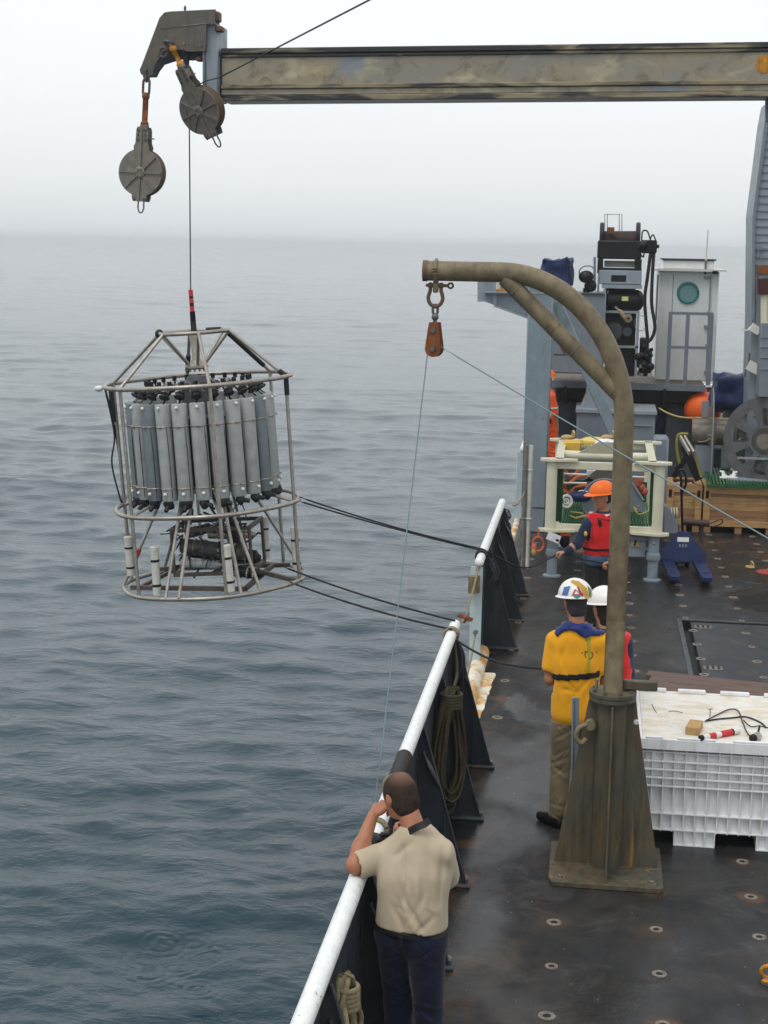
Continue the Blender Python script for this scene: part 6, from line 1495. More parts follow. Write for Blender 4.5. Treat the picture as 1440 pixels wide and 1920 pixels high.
    def crease(s, amp, f=(22, 22, 9), seed=0):
        """cloth: soft undulation with a few sharper creases, fading in and out"""
        _, P = s.grid(); rg = np.random.RandomState(seed); n = 0
        for i in range(5):
            k = rg.randn(3) * np.array(f); ph = rg.rand() * 6.28; k2 = rg.randn(3) * 6; k3 = rg.randn(3) * 5
            q = np.sin(.5 * (P @ k) + ph + 1.8 * np.sin(P @ k2)); m = np.clip(.5 + .9 * np.sin(P @ k3 + ph * 2), 0, 1)
            n = n + (1 - np.abs(q)) ** 3 * m - .15
        s.D += (amp * n * 1.5).astype(np.float32); return s
    def mesh(s):
        D = s.D.copy(); D[0] = D[-1] = .5; D[:, 0] = D[:, -1] = .5; D[:, :, 0] = D[:, :, -1] = .5
        n = D.shape; I = D < 0
        acc = np.zeros((n[0] - 1, n[1] - 1, n[2] - 1, 3), np.float32); cnt = np.zeros(acc.shape[:3], np.float32); faces = []
        pend = []
        for a in range(3):
            b, c = [(1, 2), (2, 0), (0, 1)][a]
            s0 = [slice(None)] * 3; s1 = [slice(None)] * 3; s0[a] = slice(0, -1); s1[a] = slice(1, None)
            d0, d1 = D[tuple(s0)], D[tuple(s1)]; ch = I[tuple(s0)] != I[tuple(s1)]
            ijk = np.argwhere(ch)
            ijk = ijk[(ijk[:, b] > 0) & (ijk[:, c] > 0) & (ijk[:, b] < n[b] - 1) & (ijk[:, c] < n[c] - 1)]
            v0 = d0[tuple(ijk.T)]; v1 = d1[tuple(ijk.T)]; t = v0 / (v0 - v1)
            pos = ijk.astype(np.float32); pos[:, a] += t
            quad = []
            for (ob, oc) in ((-1, -1), (0, -1), (0, 0), (-1, 0)):
                q = ijk.copy(); q[:, b] += ob; q[:, c] += oc
                np.add.at(acc, tuple(q.T), pos); np.add.at(cnt, tuple(q.T), 1); quad.append(q)
            pend.append((quad, v0 < 0))
        ids = -np.ones(cnt.shape, np.int64); w = np.argwhere(cnt > 0); ids[tuple(w.T)] = np.arange(len(w))
        verts = acc[tuple(w.T)] / cnt[tuple(w.T)][:, None] * s.res + s.lo
        for quad, flip in pend:
            f = np.stack([ids[tuple(q.T)] for q in quad], -1); f[~flip] = f[~flip][:, ::-1]; faces.append(f)
        return verts, np.concatenate(faces)
    def build(s, name, mat, parent, sm=2):
        v, f = s.mesh(); me = bpy.data.meshes.new(name)
        me.from_pydata([tuple(q) for q in v.astype(float)], [], [tuple(int(i) for i in q) for q in f]); 
        if sm:
            bm = bmesh.new(); bm.from_mesh(me)
            for _ in range(sm): bmesh.ops.smooth_vert(bm, verts=bm.verts[:], factor=.5, use_axis_x=True, use_axis_y=True, use_axis_z=True)
            bm.to_mesh(me); bm.free()
        return link_mesh(name, me, mat, parent, None, 180)

def unit(v): v = np.array(v, float); return v / np.linalg.norm(v)
def hand_prims(wr, d, n, side, curl=1.0, sc=1.0, spread=.0):
    """wrist, finger direction, curl direction, +-1 for the thumb side"""
    wr = np.array(wr, float); d = unit(d); n = np.array(n, float); n = unit(n - d * (n @ d)); s_ = np.cross(d, n) * side
    palm = [('c', wr, wr + d * .055 * sc, .024 * sc, .030 * sc, n, .62), ('c', wr + d * .04 * sc - s_ * .018 * sc, wr + d * .08 * sc - s_ * .026 * sc, .018 * sc, .013 * sc), ('c', wr + d * .04 * sc + s_ * .018 * sc, wr + d * .08 * sc + s_ * .026 * sc, .018 * sc, .013 * sc)]
    fing = []
    for i, L in enumerate((.92, 1.0, .94, .76)):
        u = (1.5 - i) * .0195 * sc; p = wr + d * (.085 - .004 * abs(i - 1.2)) * sc + s_ * u; a = .25 * curl; dd = unit(d + s_ * spread * (1.5 - i))
        for j, (l, r0, r1) in enumerate(((.040, .0098, .0092), (.026, .0090, .0084), (.021, .0083, .0068))):
            a += (.75, .85, .6)[j] * curl * (1 + .08 * i); q = p + (dd * math.cos(a) + n * math.sin(a)) * l * L * sc
            fing.append(('c', p, q, r0 * sc, r1 * sc)); p = q
    p = wr + d * .022 * sc + s_ * .022 * sc; q = p + (s_ * .75 + d * .62 + n * .25) * .042 * sc; r = q + unit(d * .8 + n * (.3 + .5 * curl) + s_ * .1) * .030 * sc; t = r + unit(d * .6 + n * (.6 + .4 * curl) - s_ * .3) * .024 * sc
    fing += [('c', p, q, .016 * sc, .0125 * sc), ('c', q, r, .0118 * sc, .0105 * sc), ('c', r, t, .0102 * sc, .0085 * sc)]
    return palm, fing
def frame_head(f, u=(0, 0, 1)):
    f = unit(f); s_ = unit(np.cross(f, unit(u))); u = np.cross(s_, f); return f, s_, u      # front, right, up
def head_prims(c, f, s_, u, k=1.0):
    c = np.array(c, float); R = np.stack([s_, f, u], -1)
    big = [('e', c + u * .018 * k, (.074 * k, .094 * k, .095 * k), R), ('e', c - u * .045 * k + f * .028 * k, (.056 * k, .062 * k, .070 * k), R), ('e', c + f * .02 * k + u * .02, (.068 * k, .078 * k, .07 * k), R),
           ('e', c - u * .092 * k + f * .064 * k, (.022 * k, .018 * k, .016 * k), R)]
    small = [('c', c + f * .090 * k + u * .012 * k, c + f * .112 * k - u * .020 * k, .008 * k, .012 * k), ('c', c + f * .086 * k + u * .030 * k - s_ * .030 * k, c + f * .086 * k + u * .030 * k + s_ * .030 * k, .012 * k, .012 * k),
             ('c', c + f * .082 * k - u * .052 * k - s_ * .018 * k, c + f * .082 * k - u * .052 * k + s_ * .018 * k, .011 * k, .011 * k),
             ('e', c - s_ * .074 * k - f * .006 * k - u * .004 * k, (.010 * k, .019 * k, .032 * k), R), ('e', c + s_ * .074 * k - f * .006 * k - u * .004 * k, (.010 * k, .019 * k, .032 * k), R)]
    return big, small
HELMET_BRIM = True
def hard_hat(name, mat, label, c, f, s_, u, k=1.0, tilt=0.0):
    """shell with centre ridge, brim and peak, worn on the head: a thing of its own"""
    c = Vector(c); f, s_, u = Vector(f), Vector(s_), Vector(u)
    t = thing(name, label, 'hard hat', c + u * .03)
    mb = MB(); n = 40; m = 14; vs = []; R = (.108 * k, .128 * k, .112 * k); base = c + u * .022 * k
    for i in range(m + 1):
        th = PI / 2 * i / m
        for j in range(n):
            a = 2 * PI * j / n; ridge = 1 + .035 * math.exp(-((math.cos(a)) / .22) ** 2) * math.cos(th * .9)
            x = R[0] * math.cos(th) * math.cos(a); y = R[1] * math.cos(th) * math.sin(a); z = R[2] * math.sin(th) * (1 if i < m else 1)
            vs.append(base + (s_ * x + f * y) * ridge + u * (z * ridge))
    fs = [(i * n + j, i * n + (j + 1) % n, (i + 1) * n + (j + 1) % n, (i + 1) * n + j) for i in range(m) for j in range(n)]
    mb.add(vs, fs)
    # brim: two thin rings with a longer peak in front
    ring = []
    for (o, dz, th) in ((0, .004, 0), (1, -.008, 0), (1, -.011, 0), (0, -.004, 0)):
        r_ = []
        for j in range(n):
            a = 2 * PI * j / n; fr = max(0, math.sin(a)) ** 3; ext = (.012 + .046 * fr) * k if o else -.002
            r_.append(base + s_ * ((R[0] + ext * (1 if o else 1)) * math.cos(a)) + f * ((R[1] + ext) * math.sin(a)) + u * (dz - .010 * fr * o))
        ring.append(r_)
    vs = [p for r_ in ring for p in r_]
    fs = [(i * n + j, i * n + (j + 1) % n, ((i + 1) % 4) * n + (j + 1) % n, ((i + 1) % 4) * n + j) for i in range(4) for j in range(n)]
    mb.add(vs, fs)
    shell = mb.build('shell', mat, t, smooth=50)
    return t, shell
def project(verts, tree, o, d, lift):
    out = []
    for v in verts:
        h = tree.ray_cast(Vector(v), Vector(d)); out.append((h[0] + h[1] * lift) if h[0] is not None else Vector(v))
    return out
def decal(obj, shapes, parent, view, name, lift=.003, thick=0):
    """shapes: list of (material, [(px,py) outline], (depth y)); cut into a fine fan and laid on obj as a thin sticker"""
    bm = bmesh.new(); bm.from_mesh(obj.data); off = OFF[obj.name]
    for v in bm.verts: v.co += off
    tree = BVHTree.FromBMesh(bm); bm.free(); cam_o = Vector((0, 0, CAM_H))
    for mat, poly, nm in shapes:
        b2 = bmesh.new(); vs = [b2.verts.new(Vector((x, y, 0))) for x, y in poly]; b2.faces.new(vs)
        bmesh.ops.triangulate(b2, faces=b2.faces[:]); 
        for _ in range(2): bmesh.ops.subdivide_edges(b2, edges=b2.edges[:], cuts=1, use_grid_fill=True)
        bmesh.ops.triangulate(b2, faces=b2.faces[:])
        ok = True
        for v in b2.verts:
            p = at(v.co.x, v.co.y, y=10); d = (p - cam_o).normalized(); h = tree.ray_cast(cam_o, d)
            if h[0] is None: ok = False; v.co = Vector((0, 0, -99)); continue
            nrm = h[1] if h[1].dot(d) < 0 else -h[1]; v.co = h[0] + nrm * lift
        bmesh.ops.delete(b2, geom=[v for v in b2.verts if v.co.z < -50], context='VERTS')
        me = bpy.data.meshes.new(nm); b2.to_mesh(me); b2.free(); q_ = link_mesh(nm, me, mat, parent, None, 180)
        if thick: md = q_.modifiers.new('thickness', 'SOLIDIFY'); md.thickness = thick; md.offset = 0

def rand_folds(seed, J, part, amp):
    """long soft pulls down a shirt, short slanting ones round knees and hips"""
    rg = np.random.RandomState(seed * 7 + 1); out = []
    if part == 'top':
        a0, a1 = J['shL'], J['shR']; b = J['pel']
        for i in range(11):
            f = rg.uniform(-.05, 1.05); p = a0 + (a1 - a0) * f - (0, 0, rg.uniform(.03, .26)); q = b + (a1 - a0) * (.5 + (f - .5) * .6 + rg.uniform(-.28, .28)) * .8 - (a1 - a0) * .4 + (0, 0, rg.uniform(-.02, .16))
            w = rg.uniform(.009, .015); out += [(p, q, w, amp * rg.uniform(.7, 1.3)), (p + (w * 1.9, 0, 0), q + (w * 1.9, 0, 0), w * 1.1, -amp * rg.uniform(.5, .9))]
    else:
        for s_ in 'LR':
            h, k, a = J['hip' + s_], J['kn' + s_], J['an' + s_]
            for c, n, sp in ((h - (0, 0, .05), 4, .06), (k + (0, 0, .02), 6, .10), (a + (0, 0, .10), 5, .09), ((h + k) / 2, 3, .12)):
                for _ in range(n):
                    m = c + (rg.uniform(-.03, .03), 0, rg.uniform(-sp, sp)); an = rg.choice([-1, 1]) * rg.uniform(.25, 1.0); d = np.array([math.cos(an), 0, math.sin(an)]) * rg.uniform(.035, .08); w = rg.uniform(.008, .013)
                    out += [(m - d, m + d, w, amp * rg.uniform(.7, 1.4)), (m - d - (0, 0, w * 1.7), m + d - (0, 0, w * 1.7), w, -amp * .8)]
    return out
def cap(a, b, r0, r1, *k): return ('c', np.array(a, float), np.array(b, float), r0, r1, *k)
def make_person(label, J, facing, res, top, legs, sleeve='short', skin='skin', head=None, hands=None, base=None, extra_top=None, folds=None, shoe='black', hat=None, wr_amp=.006, group=None, legw=1.0, topw=1.0, seed=1, hem=.80, slv=.80, lw=.137):
    f = unit(facing); side = unit(np.cross(f, (0, 0, 1)))
    J = {k: np.array(v, float) for k, v in J.items()}
    pts = np.array(list(J.values())); lo = pts.min(0) - .26; hi = pts.max(0) + .26; lo[2] = min(lo[2], -.01 + J['anL'][2] - .12)
    t = thing('person', label, 'person', (float(J['pel'][0]), float(J['pel'][1]), float(min(J['anL'][2], J['anR'][2]) - .08)), group)
    hf, hs, hu = frame_head(*(head or (facing, (0, 0, 1))))
    big, small = head_prims(J['head'], hf, hs, hu)
    F = Field(lo, hi, res)
    chestw = .155 * topw
    body = [cap(J['neck'] + (J['head'] - J['neck']) * .5, J['neck'] - (0, 0, .04), .052, .060)] + big
    body += [cap(J['neck'] - (0, 0, .12), J['pel'], .08, .10, f, .7), cap(J['shL'] * .9 + J['neck'] * .1 - (0, 0, .02), J['shR'] * .9 + J['neck'] * .1 - (0, 0, .02), .045, .045)]
    for s_ in 'LR':
        body += [cap(J['sh' + s_], J['el' + s_], .048, .040), cap(J['el' + s_], J['el' + s_] + (J['wr' + s_] - J['el' + s_]) * .35, .040, .043), cap(J['el' + s_] + (J['wr' + s_] - J['el' + s_]) * .3, J['wr' + s_], .043, .027),
                 cap(J['hip' + s_], J['kn' + s_], .075, .050), cap(J['kn' + s_], J['an' + s_], .048, .034)]
    F.union(body, .028); F.union(small, .010)
    G = Field(lo, hi, res)
    for s_, (d, n, sg, curl) in (hands or {}).items():
        palm, fing = hand_prims(J['wr' + s_], d, n, sg, curl); F.union(palm, .014); G.union(fing, .003)
    if hands: F.merge(G, .006)
    F.build('body', M[skin], t, 1)
    # eyes
    for sg in (-1, 1):
        e = Vector(J['head'] + hf * .078 + hs * sg * .031 + hu * .010); mb = MB(); mb.ell(e, .0125, 12, 8); ey = mb.build('eye', M['offwhite'], t)
        mb = MB(); mb.ell(e + Vector(hf) * .0085, .006, 10, 6); mb.build('pupil', M['black'], ey)
    # upper garment
    F = Field(lo, hi, res)
    mid = (J['neck'] + J['pel']) / 2
    up = J['neck'] - (0, 0, .10); sa = unit(J['shR'] - J['shL'])
    tp = [cap(J['shL'] * .82 + J['neck'] * .18 - (0, 0, .015), J['shR'] * .82 + J['neck'] * .18 - (0, 0, .015), .068, .068), cap(J['neck'] - (0, 0, .035), J['neck'] - (0, 0, .09), .062, .09),
          cap(up + sa * .06 - (0, 0, .04), mid + sa * .05, .125 * topw, .125 * topw, f, .82), cap(up - sa * .06 - (0, 0, .04), mid - sa * .05, .125 * topw, .125 * topw, f, .82),
          cap(mid + sa * .045, J['pel'] + sa * .050 - (0, 0, .09), .125 * topw, lw * topw, f, .92), cap(mid - sa * .045, J['pel'] - sa * .050 - (0, 0, .09), .125 * topw, lw * topw, f, .92)]
    tp += [cap(up + (0, 0, .035), mid, .112 * topw, .12 * topw, f, .86), cap(J['neck'] - (0, 0, .035), J['neck'] - (0, 0, .07), .062, .088)]
    F.union(tp, .045)
    SUBS = []; CL = []
    for s_ in 'LR':
        a, b, c = J['sh' + s_], J['el' + s_], J['wr' + s_]
        if sleeve == 'short':
            e = a + (b - a) * slv; F.union([cap(a, e, .064, .072)], .022); d = unit(b - a); SUBS.append(cap(e + d * .02, e + d * .14, .058, .066)); CL.append((e + d * .045, d, e))
        elif sleeve == 'long': F.union([cap(a, b, .062, .052)], .04); F.union([cap(b, c - (c - b) * .02, .052, .037)], .03)
    if hem is not None: F.clip((0, 0, hem), (0, 0, -1))
    if folds: F.folds(folds)
    if wr_amp: F.folds(rand_folds(seed, J, 'top', wr_amp)); F.wrinkle(wr_amp * .25, (16, 16, 7), seed)
    F.sub(SUBS)
    F.sub([cap(J['neck'] + (0, 0, .018), J['neck'] + (J['head'] - J['neck']) * .9, .060, .075)])
    sh = F.build('shirt', M[top], t, 4)
    # trousers
    F = Field(lo, hi, res)
    pt = [cap(J['hipL'], J['hipR'], .105 * legw, .105 * legw, f, .9), cap((J['hipL'] + J['hipR']) / 2 + (0, 0, .05), J['pel'] + (0, 0, .06), .125 * legw, .118 * legw, f, .85)]
    for s_ in 'LR':
        pt += [cap(J['hip' + s_], J['kn' + s_], .098 * legw, .072 * legw), cap(J['kn' + s_], J['an' + s_] + (0, 0, .03), .070 * legw, .062 * legw)]
    F.union(pt, .025); F.folds(rand_folds(seed + 5, J, 'legs', wr_amp)); F.wrinkle(wr_amp * .3, (14, 14, 10), seed); F.clip((0, 0, J['anL'][2] - .05), (0, 0, -1))
    if hem is not None: F.clip((0, 0, hem + .02), (0, 0, 1))
    tr_ = F.build('trousers', M[legs], t, 2)
    fd_ = {'L': f, 'R': f}
    for s_ in 'LR':
        a = J['an' + s_]; fl = unit(J.get('toe' + s_, a + f * .2) - a) ; fl[2] = 0; fl = unit(fl); g = a[2] - .08
        F = Field(a - .24, a + .26, .008)
        F.union([cap(a + (0, 0, .01), a - (0, 0, .03), .042, .045), cap((a[0] - fl[0] * .03, a[1] - fl[1] * .03, g + .042), (a[0] + fl[0] * .06, a[1] + fl[1] * .06, g + .045), .042, .046), cap((a[0] + fl[0] * .06, a[1] + fl[1] * .06, g + .045), (a[0] + fl[0] * .16, a[1] + fl[1] * .16, g + .036), .045, .036)], .03)
        F.clip((0, 0, g + .002), (0, 0, -1)); F.build('shoe', M[shoe], t, 1)
    return t, sh, tr_, (hf, hs, hu), tp, lo, hi, F

M['shirt_tan'] = cloth('shirt_tan', (.42, .35, .25), .08, fold=.5)
M['shirt_yellow'] = cloth('shirt_yellow', (.78, .36, .012), .06, fold=.4)
M['jeans'] = cloth('jeans', (.006, .010, .028), .35, fold=.6, scale=14)
M['khaki'] = cloth('khaki', (.16, .125, .075), .25, fold=1.0, scale=8)
M['navy'] = cloth('navy', (.018, .028, .06), .3)
M['denim'] = cloth('denim', (.06, .11, .19), .25)
M['vest_red'] = cloth('vest_red', (.62, .018, .02), .1, fold=.3)
M['pfd_blue'] = cloth('pfd_blue', (.010, .024, .13), .2, fold=.8, rough=.5)
M['dark_trousers'] = cloth('dark_trousers', (.02, .02, .018), .3)
M['suit_orange'] = cloth('suit_orange', (.80, .09, .015), .1, fold=.8)
M['belt'] = simple('belt', (.012, .012, .013), .6)
M['reflect'] = simple('reflect', (.6, .6, .58), .4)
M['strap_yellow'] = simple('strap_yellow', (.33, .33, .03), .6)

# ---- photographer at the rail
P1 = dict(head=(-.855, 7.40, 1.500), neck=(-.765, 7.32, 1.365), shL=(-.885, 7.36, 1.225), shR=(-.645, 7.28, 1.275), elL=(-1.055, 7.26, 1.190), wrL=(-1.00, 7.46, 1.375),
          elR=(-.63, 7.46, 1.06), wrR=(-.84, 7.60, 1.20), pel=(-.775, 7.24, .905), hipL=(-.85, 7.26, .86), hipR=(-.70, 7.22, .86), knL=(-.835, 7.32, .47), knR=(-.68, 7.24, .47), anL=(-.83, 7.26, .08), anR=(-.67, 7.12, .08))
def pxs(px0, py0, px1, py1, w, d, y=7.15):
    a, b = at(px0, py0, y=y), at(px1, py1, y=y); return (tuple(a), tuple(b), w, d)
FO = [pxs(752, 1600, 758, 1690, .012, .014), pxs(758, 1690, 795, 1742, .014, .012), pxs(800, 1580, 808, 1690, .018, .009), pxs(828, 1600, 822, 1700, .012, .010), pxs(735, 1620, 768, 1590, .012, .010), pxs(780, 1620, 790, 1740, .016, -.010), pxs(735, 1700, 760, 1745, .014, .010),
      pxs(812, 1720, 775, 1752, .012, .010), pxs(805, 1560, 820, 1590, .010, .008), pxs(840, 1600, 845, 1680, .016, -.007), pxs(738, 1560, 700, 1600, .014, .006)]
t1, sh1, tr1, (hf, hs, hu), tp1, lo1, hi1, _ = make_person('man in tan t-shirt and dark jeans seen from behind, leaning on the white rail', P1, (-.30, .95, 0), .0062, 'shirt_tan', 'jeans', 'short', 'skin_tan',
    head=((-.62, .75, -.20), (-.10, .12, 1)), hands={'L': ((.55, .35, .45), (.55, .6, -.55), 1, 1.1), 'R': ((-.7, .35, .25), (-.3, .8, .2), -1, .9)}, folds=FO, wr_amp=.0048, topw=1.0, seed=3, hem=.915)
hc = P1['head']
def hair_mat():
    m, nt, b = newmat('thinning_hair'); L = nt.links; t = nd(nt, 'ShaderNodeTexCoord'); s = nd(nt, 'ShaderNodeVectorMath', operation='DISTANCE')
    L.new(t.outputs['Object'], s.inputs[0]); s.inputs[1].default_value = (BALD - OFF[t1.name])[:]
    n = noisen(nt, coords(nt, (1.6, 1.6, .5)), 60, 6, .75, 1.0); n2 = noisen(nt, coords(nt), 16, 4)
    q = nd(nt, 'ShaderNodeMath', operation='MULTIPLY_ADD'); L.new(n, q.inputs[0]); q.inputs[1].default_value = .05; L.new(s.outputs['Value'], q.inputs[2])
    base = mixn(nt, rampn(nt, n, [(.35, 0), (.65, 1)]), (.014, .009, .007), (.055, .036, .027))
    c = mixn(nt, rampn(nt, q.outputs[0], [(.045, .75), (.105, 0)]), base, (.24, .125, .085))
    L.new(c, b.inputs['Base Color']); b.inputs['Roughness'].default_value = .65; b.inputs['Specular IOR Level'].default_value = .15; bumpn(nt, b, n, 1.0, .006); return m
BALD = Vector(hc) + Vector(hu) * .10 - Vector(hf) * .025
H = Field(np.array(hc) - .17, np.array(hc) + .19, .005); R = np.stack([hs, hf, hu], -1)
H.union([('e', np.array(hc) + hu * .020, (.080, .100, .102), R), ('e', np.array(hc) - hu * .030 - hf * .045, (.066, .056, .072), R)], .02)
H.clip(np.array(hc) + hf * .045 + hu * .02, hf * .8 - hu * .55); H.clip(np.array(hc) - hu * .085, -hu); H.wrinkle(.0018, (60, 60, 60), 2)
H.build('hair', hair_mat(), t1, 1)
# belt
B_ = Field(lo1, hi1, .0062); J = {k: np.array(v) for k, v in P1.items()}; f = unit((-.3, .95, 0)); sa = unit(J['shR'] - J['shL'])
B_.union([cap((J['hipL'] + J['hipR']) / 2 + (0, 0, .05), J['pel'] + (0, 0, .06), .125, .118, f, .85), cap(J['hipL'], J['hipR'], .105, .105, f, .9)], .025, .006)
B_.clip((0, 0, .882), (0, 0, -1)); B_.clip((0, 0, .922), (0, 0, 1)); B_.build('belt', M['belt'], t1, 1)
# camera on a strap
t = thing('camera', 'black compact camera held at the rail by the man in the tan t-shirt', 'camera', (-.93, 7.62, 1.17))
c = at(722, 1581, y=7.58); mb = MB(); mb.box(c, (.125, .06, .08), (0.1, .15, .5), bev=.012); mb.box(c + Vector((0, 0, .045)), (.05, .04, .025), (0, 0, .5), bev=.008); cb = mb.build('camera_body', M['machine_black'], t)
mb = MB(); d = Vector((-.7, .7, -.05)).normalized(); mb.lathe(c + d * .02, d, [(.034, 0), (.036, .02), (.033, .06), (.030, .085)], 20); mb.build('lens', M['black'], t)
mb = MB(); nb = [at(790, 1548, y=7.235), at(770, 1556, y=7.25), at(752, 1567, y=7.34), at(738, 1576, y=7.45), c]
nb2 = bez([at(806, 1538, y=7.26), at(795, 1545, y=7.238), at(778, 1553, y=7.235), at(762, 1562, y=7.27), at(745, 1573, y=7.36), at(730, 1580, y=7.50)], 6)
for i in range(len(nb2) - 1): mb.beam(nb2[i], nb2[i + 1] + (nb2[i + 1] - nb2[i]) * .2, .034, .005, (.1, -.8, .6))
mb.build('neck_strap', M['black'], t)
mb = MB(); 
wd = at(752, 1766, y=7.108); mb.box(wd, (.016, .006, .05)); mb.build('belt_loop', M['jeans'], t1)

# ---- man in the yellow t-shirt
P2 = dict(head=(-.075, 11.26, 1.640), neck=(-.055, 11.20, 1.49), shL=(-.215, 11.22, 1.375), shR=(.130, 11.20, 1.385), elL=(-.232, 11.22, 1.085), wrL=(-.225, 11.42, 1.225), elR=(.165, 11.22, 1.09), wrR=(.02, 11.46, 1.15),
          pel=(-.045, 11.20, .95), hipL=(-.12, 11.20, .88), hipR=(.05, 11.22, .88), knL=(-.135, 11.22, .48), knR=(.07, 11.30, .48), anL=(-.145, 11.17, .08), anR=(.09, 11.28, .08), toeL=(-.30, 11.30, .08))
def py2(a, b, c, d, w, dp): return pxs(a, b, c, d, w, dp, 11.08)
FO2 = [py2(1052, 1225, 1060, 1260, .014, .010), py2(1045, 1290, 1085, 1300, .012, .007), py2(1100, 1275, 1060, 1330, .014, .006), py2(1062, 1205, 1050, 1245, .014, .008), py2(1095, 1280, 1105, 1340, .016, -.006), py2(1115, 1215, 1120, 1255, .012, .007), py2(1075, 1290, 1045, 1300, .01, .005)]
t2, sh2, tr2, (hf, hs, hu), tp2, lo2, hi2, _ = make_person('man in bright yellow t-shirt and khaki cargo trousers standing beside the davit pedestal', P2, (-.12, .99, 0), .008, 'shirt_yellow', 'khaki', 'short', 'skin_tan',
    head=((-.38, .92, -.12), (0, 0, 1)), hands={'L': ((-.10, .12, .9), (.2, .7, -.2), 1, .9), 'R': ((-.5, .6, .2), (.2, .3, -.6), -1, 1.1)}, folds=FO2, wr_amp=.0058, topw=1.03, legw=1.08, seed=8, hem=.775, slv=.66, lw=.122)
hc = np.array(P2['head']); H = Field(hc - .16, hc + .18, .006); R = np.stack([hs, hf, hu], -1)
H.union([('e', hc + hu * .012, (.080, .098, .095), R), ('e', hc - hu * .045 - hf * .045, (.064, .05, .062), R)], .02); H.clip(hc - hf * .005, hf); H.clip(hc - hu * .085, -hu)
H.build('hair', simple('grey_hair', (.035, .034, .036), .8, var=.5, scale=60), t2, 1)
hat2, shell2 = hard_hat('hard_hat', M['hat_white'], 'white hard hat covered in coloured stickers with an ochre band, on the man in yellow', hc + hu * .035, hf, hs, hu, 1.12)
MO = lambda n, c: simple(n, c, .4)
decal(shell2, [(MO('sticker_ochre', (.50, .27, .03)), [(1072, 1088), (1085, 1090), (1100, 1103), (1104, 1118), (1104, 1133), (1098, 1133), (1096, 1119), (1088, 1103), (1070, 1092)], 'ochre_band'),
               (MO('sticker_maroon', (.30, .03, .08)), [(1081, 1098), (1086, 1102), (1094, 1116), (1092, 1119), (1084, 1108)], 'maroon_sticker'),
               (MO('sticker_blue', (.08, .15, .36)), [(1058, 1101), (1070, 1099), (1064, 1117), (1054, 1116)], 'blue_sticker'),
               (MO('sticker_red', (.38, .10, .08)), [(1078, 1104), (1092, 1117), (1072, 1117)], 'red_triangle_sticker'), (M['hat_white'], [(1080, 1108), (1086, 1114), (1077, 1114)], 'white_triangle_sticker'),
               (M['teal'], [(1075, 1117.5), (1089, 1117.5), (1087, 1121), (1082, 1123), (1077, 1121)], 'teal_sticker'),
               (MO('sticker_green', (.13, .18, .06)), [(1101, 1098), (1108, 1106), (1109, 1122), (1105, 1120)], 'green_sticker')], shell2, None, '')
# letters on the blue sticker
# inflatable life collar and harness
J = {k: np.array(v) for k, v in P2.items()}
C_ = Field(J['neck'] - .30, J['neck'] + .30, .007); nk = J['neck'] + (0, -.035, .012)
C_.union([cap(nk + (-.085, .02, -.012), nk + (-.045, -.030, .0), .020, .024), cap(nk + (-.045, -.030, .0), nk + (.05, -.030, .0), .024, .024), cap(nk + (.05, -.030, .0), nk + (.085, .02, -.012), .024, .020)], .02)
C_.wrinkle(.0015, (30, 30, 20), 4); tc_ = thing('life_collar', 'blue inflatable life collar with black harness belt worn over the yellow t-shirt', 'life jacket', tuple(J['neck']))
C_.build('collar', M['pfd_blue'], tc_, 1)
decal(sh2, [(M['pfd_blue'], [(1042, 1190), (1047, 1177), (1060, 1169), (1078, 1166), (1108, 1166), (1124, 1176), (1133, 1189), (1122, 1193), (1108, 1192), (1098, 1197), (1089, 1193), (1080, 1185), (1068, 1182), (1056, 1185), (1046, 1194)], 'collar_flap')], tc_, None, '', .012, .016)
def band_on(sh, parent, z0, z1, mat, name, slope=0.0, lift=.004, cx=0.0, xw=9):
    """strap: the shirt's own surface between two heights, lifted a few millimetres"""
    bm = bmesh.new(); bm.from_mesh(sh.data); off = OFF[sh.name]
    for v in bm.verts: v.co += off
    bm.normal_update(); 
    sel = lambda v: abs(v.co.x - cx) < xw and z0 <= v.co.z - slope * (v.co.x - cx) <= z1
    bmesh.ops.delete(bm, geom=[f_ for f_ in bm.faces if not all(sel(v) for v in f_.verts)], context='FACES')
    for v in bm.verts: v.co += v.normal * lift
    r = bmesh.ops.extrude_face_region(bm, geom=bm.faces[:])
    for e in r['geom']:
        if isinstance(e, bmesh.types.BMVert): e.co += e.normal * .004
    me = bpy.data.meshes.new(name); bm.to_mesh(me); bm.free(); return link_mesh(name, me, mat, parent, None, 180)
band_on(sh2, tc_, 1.125, 1.175, M['belt'], 'harness_belt', .12, cx=-.05, xw=.165)
decal(sh2, [(M['strap_yellow'], [(1100, 1190), (1106, 1190), (1107, 1225), (1106, 1259), (1101, 1259), (1102, 1225)], 'back_strap')], tc_, None, '')
def arc_band(cx, cy, r0, r1, a0, a1, n=14):
    A = [(cx + r1 * math.cos(a0 + (a1 - a0) * i / n), cy + r1 * math.sin(a0 + (a1 - a0) * i / n)) for i in range(n + 1)]
    return A + [(cx + r0 * math.cos(a1 - (a1 - a0) * i / n), cy + r0 * math.sin(a1 - (a1 - a0) * i / n)) for i in range(n + 1)]
ink = simple('shirt_ink', (.09, .05, .03), .9)
pr_ = [(ink, arc_band(1104, 1228, 6.5, 8.2, -.9, 1.6), 'print_ring'), (ink, arc_band(1104, 1228, 6.5, 8.2, 2.4, 4.6), 'print_ring')]
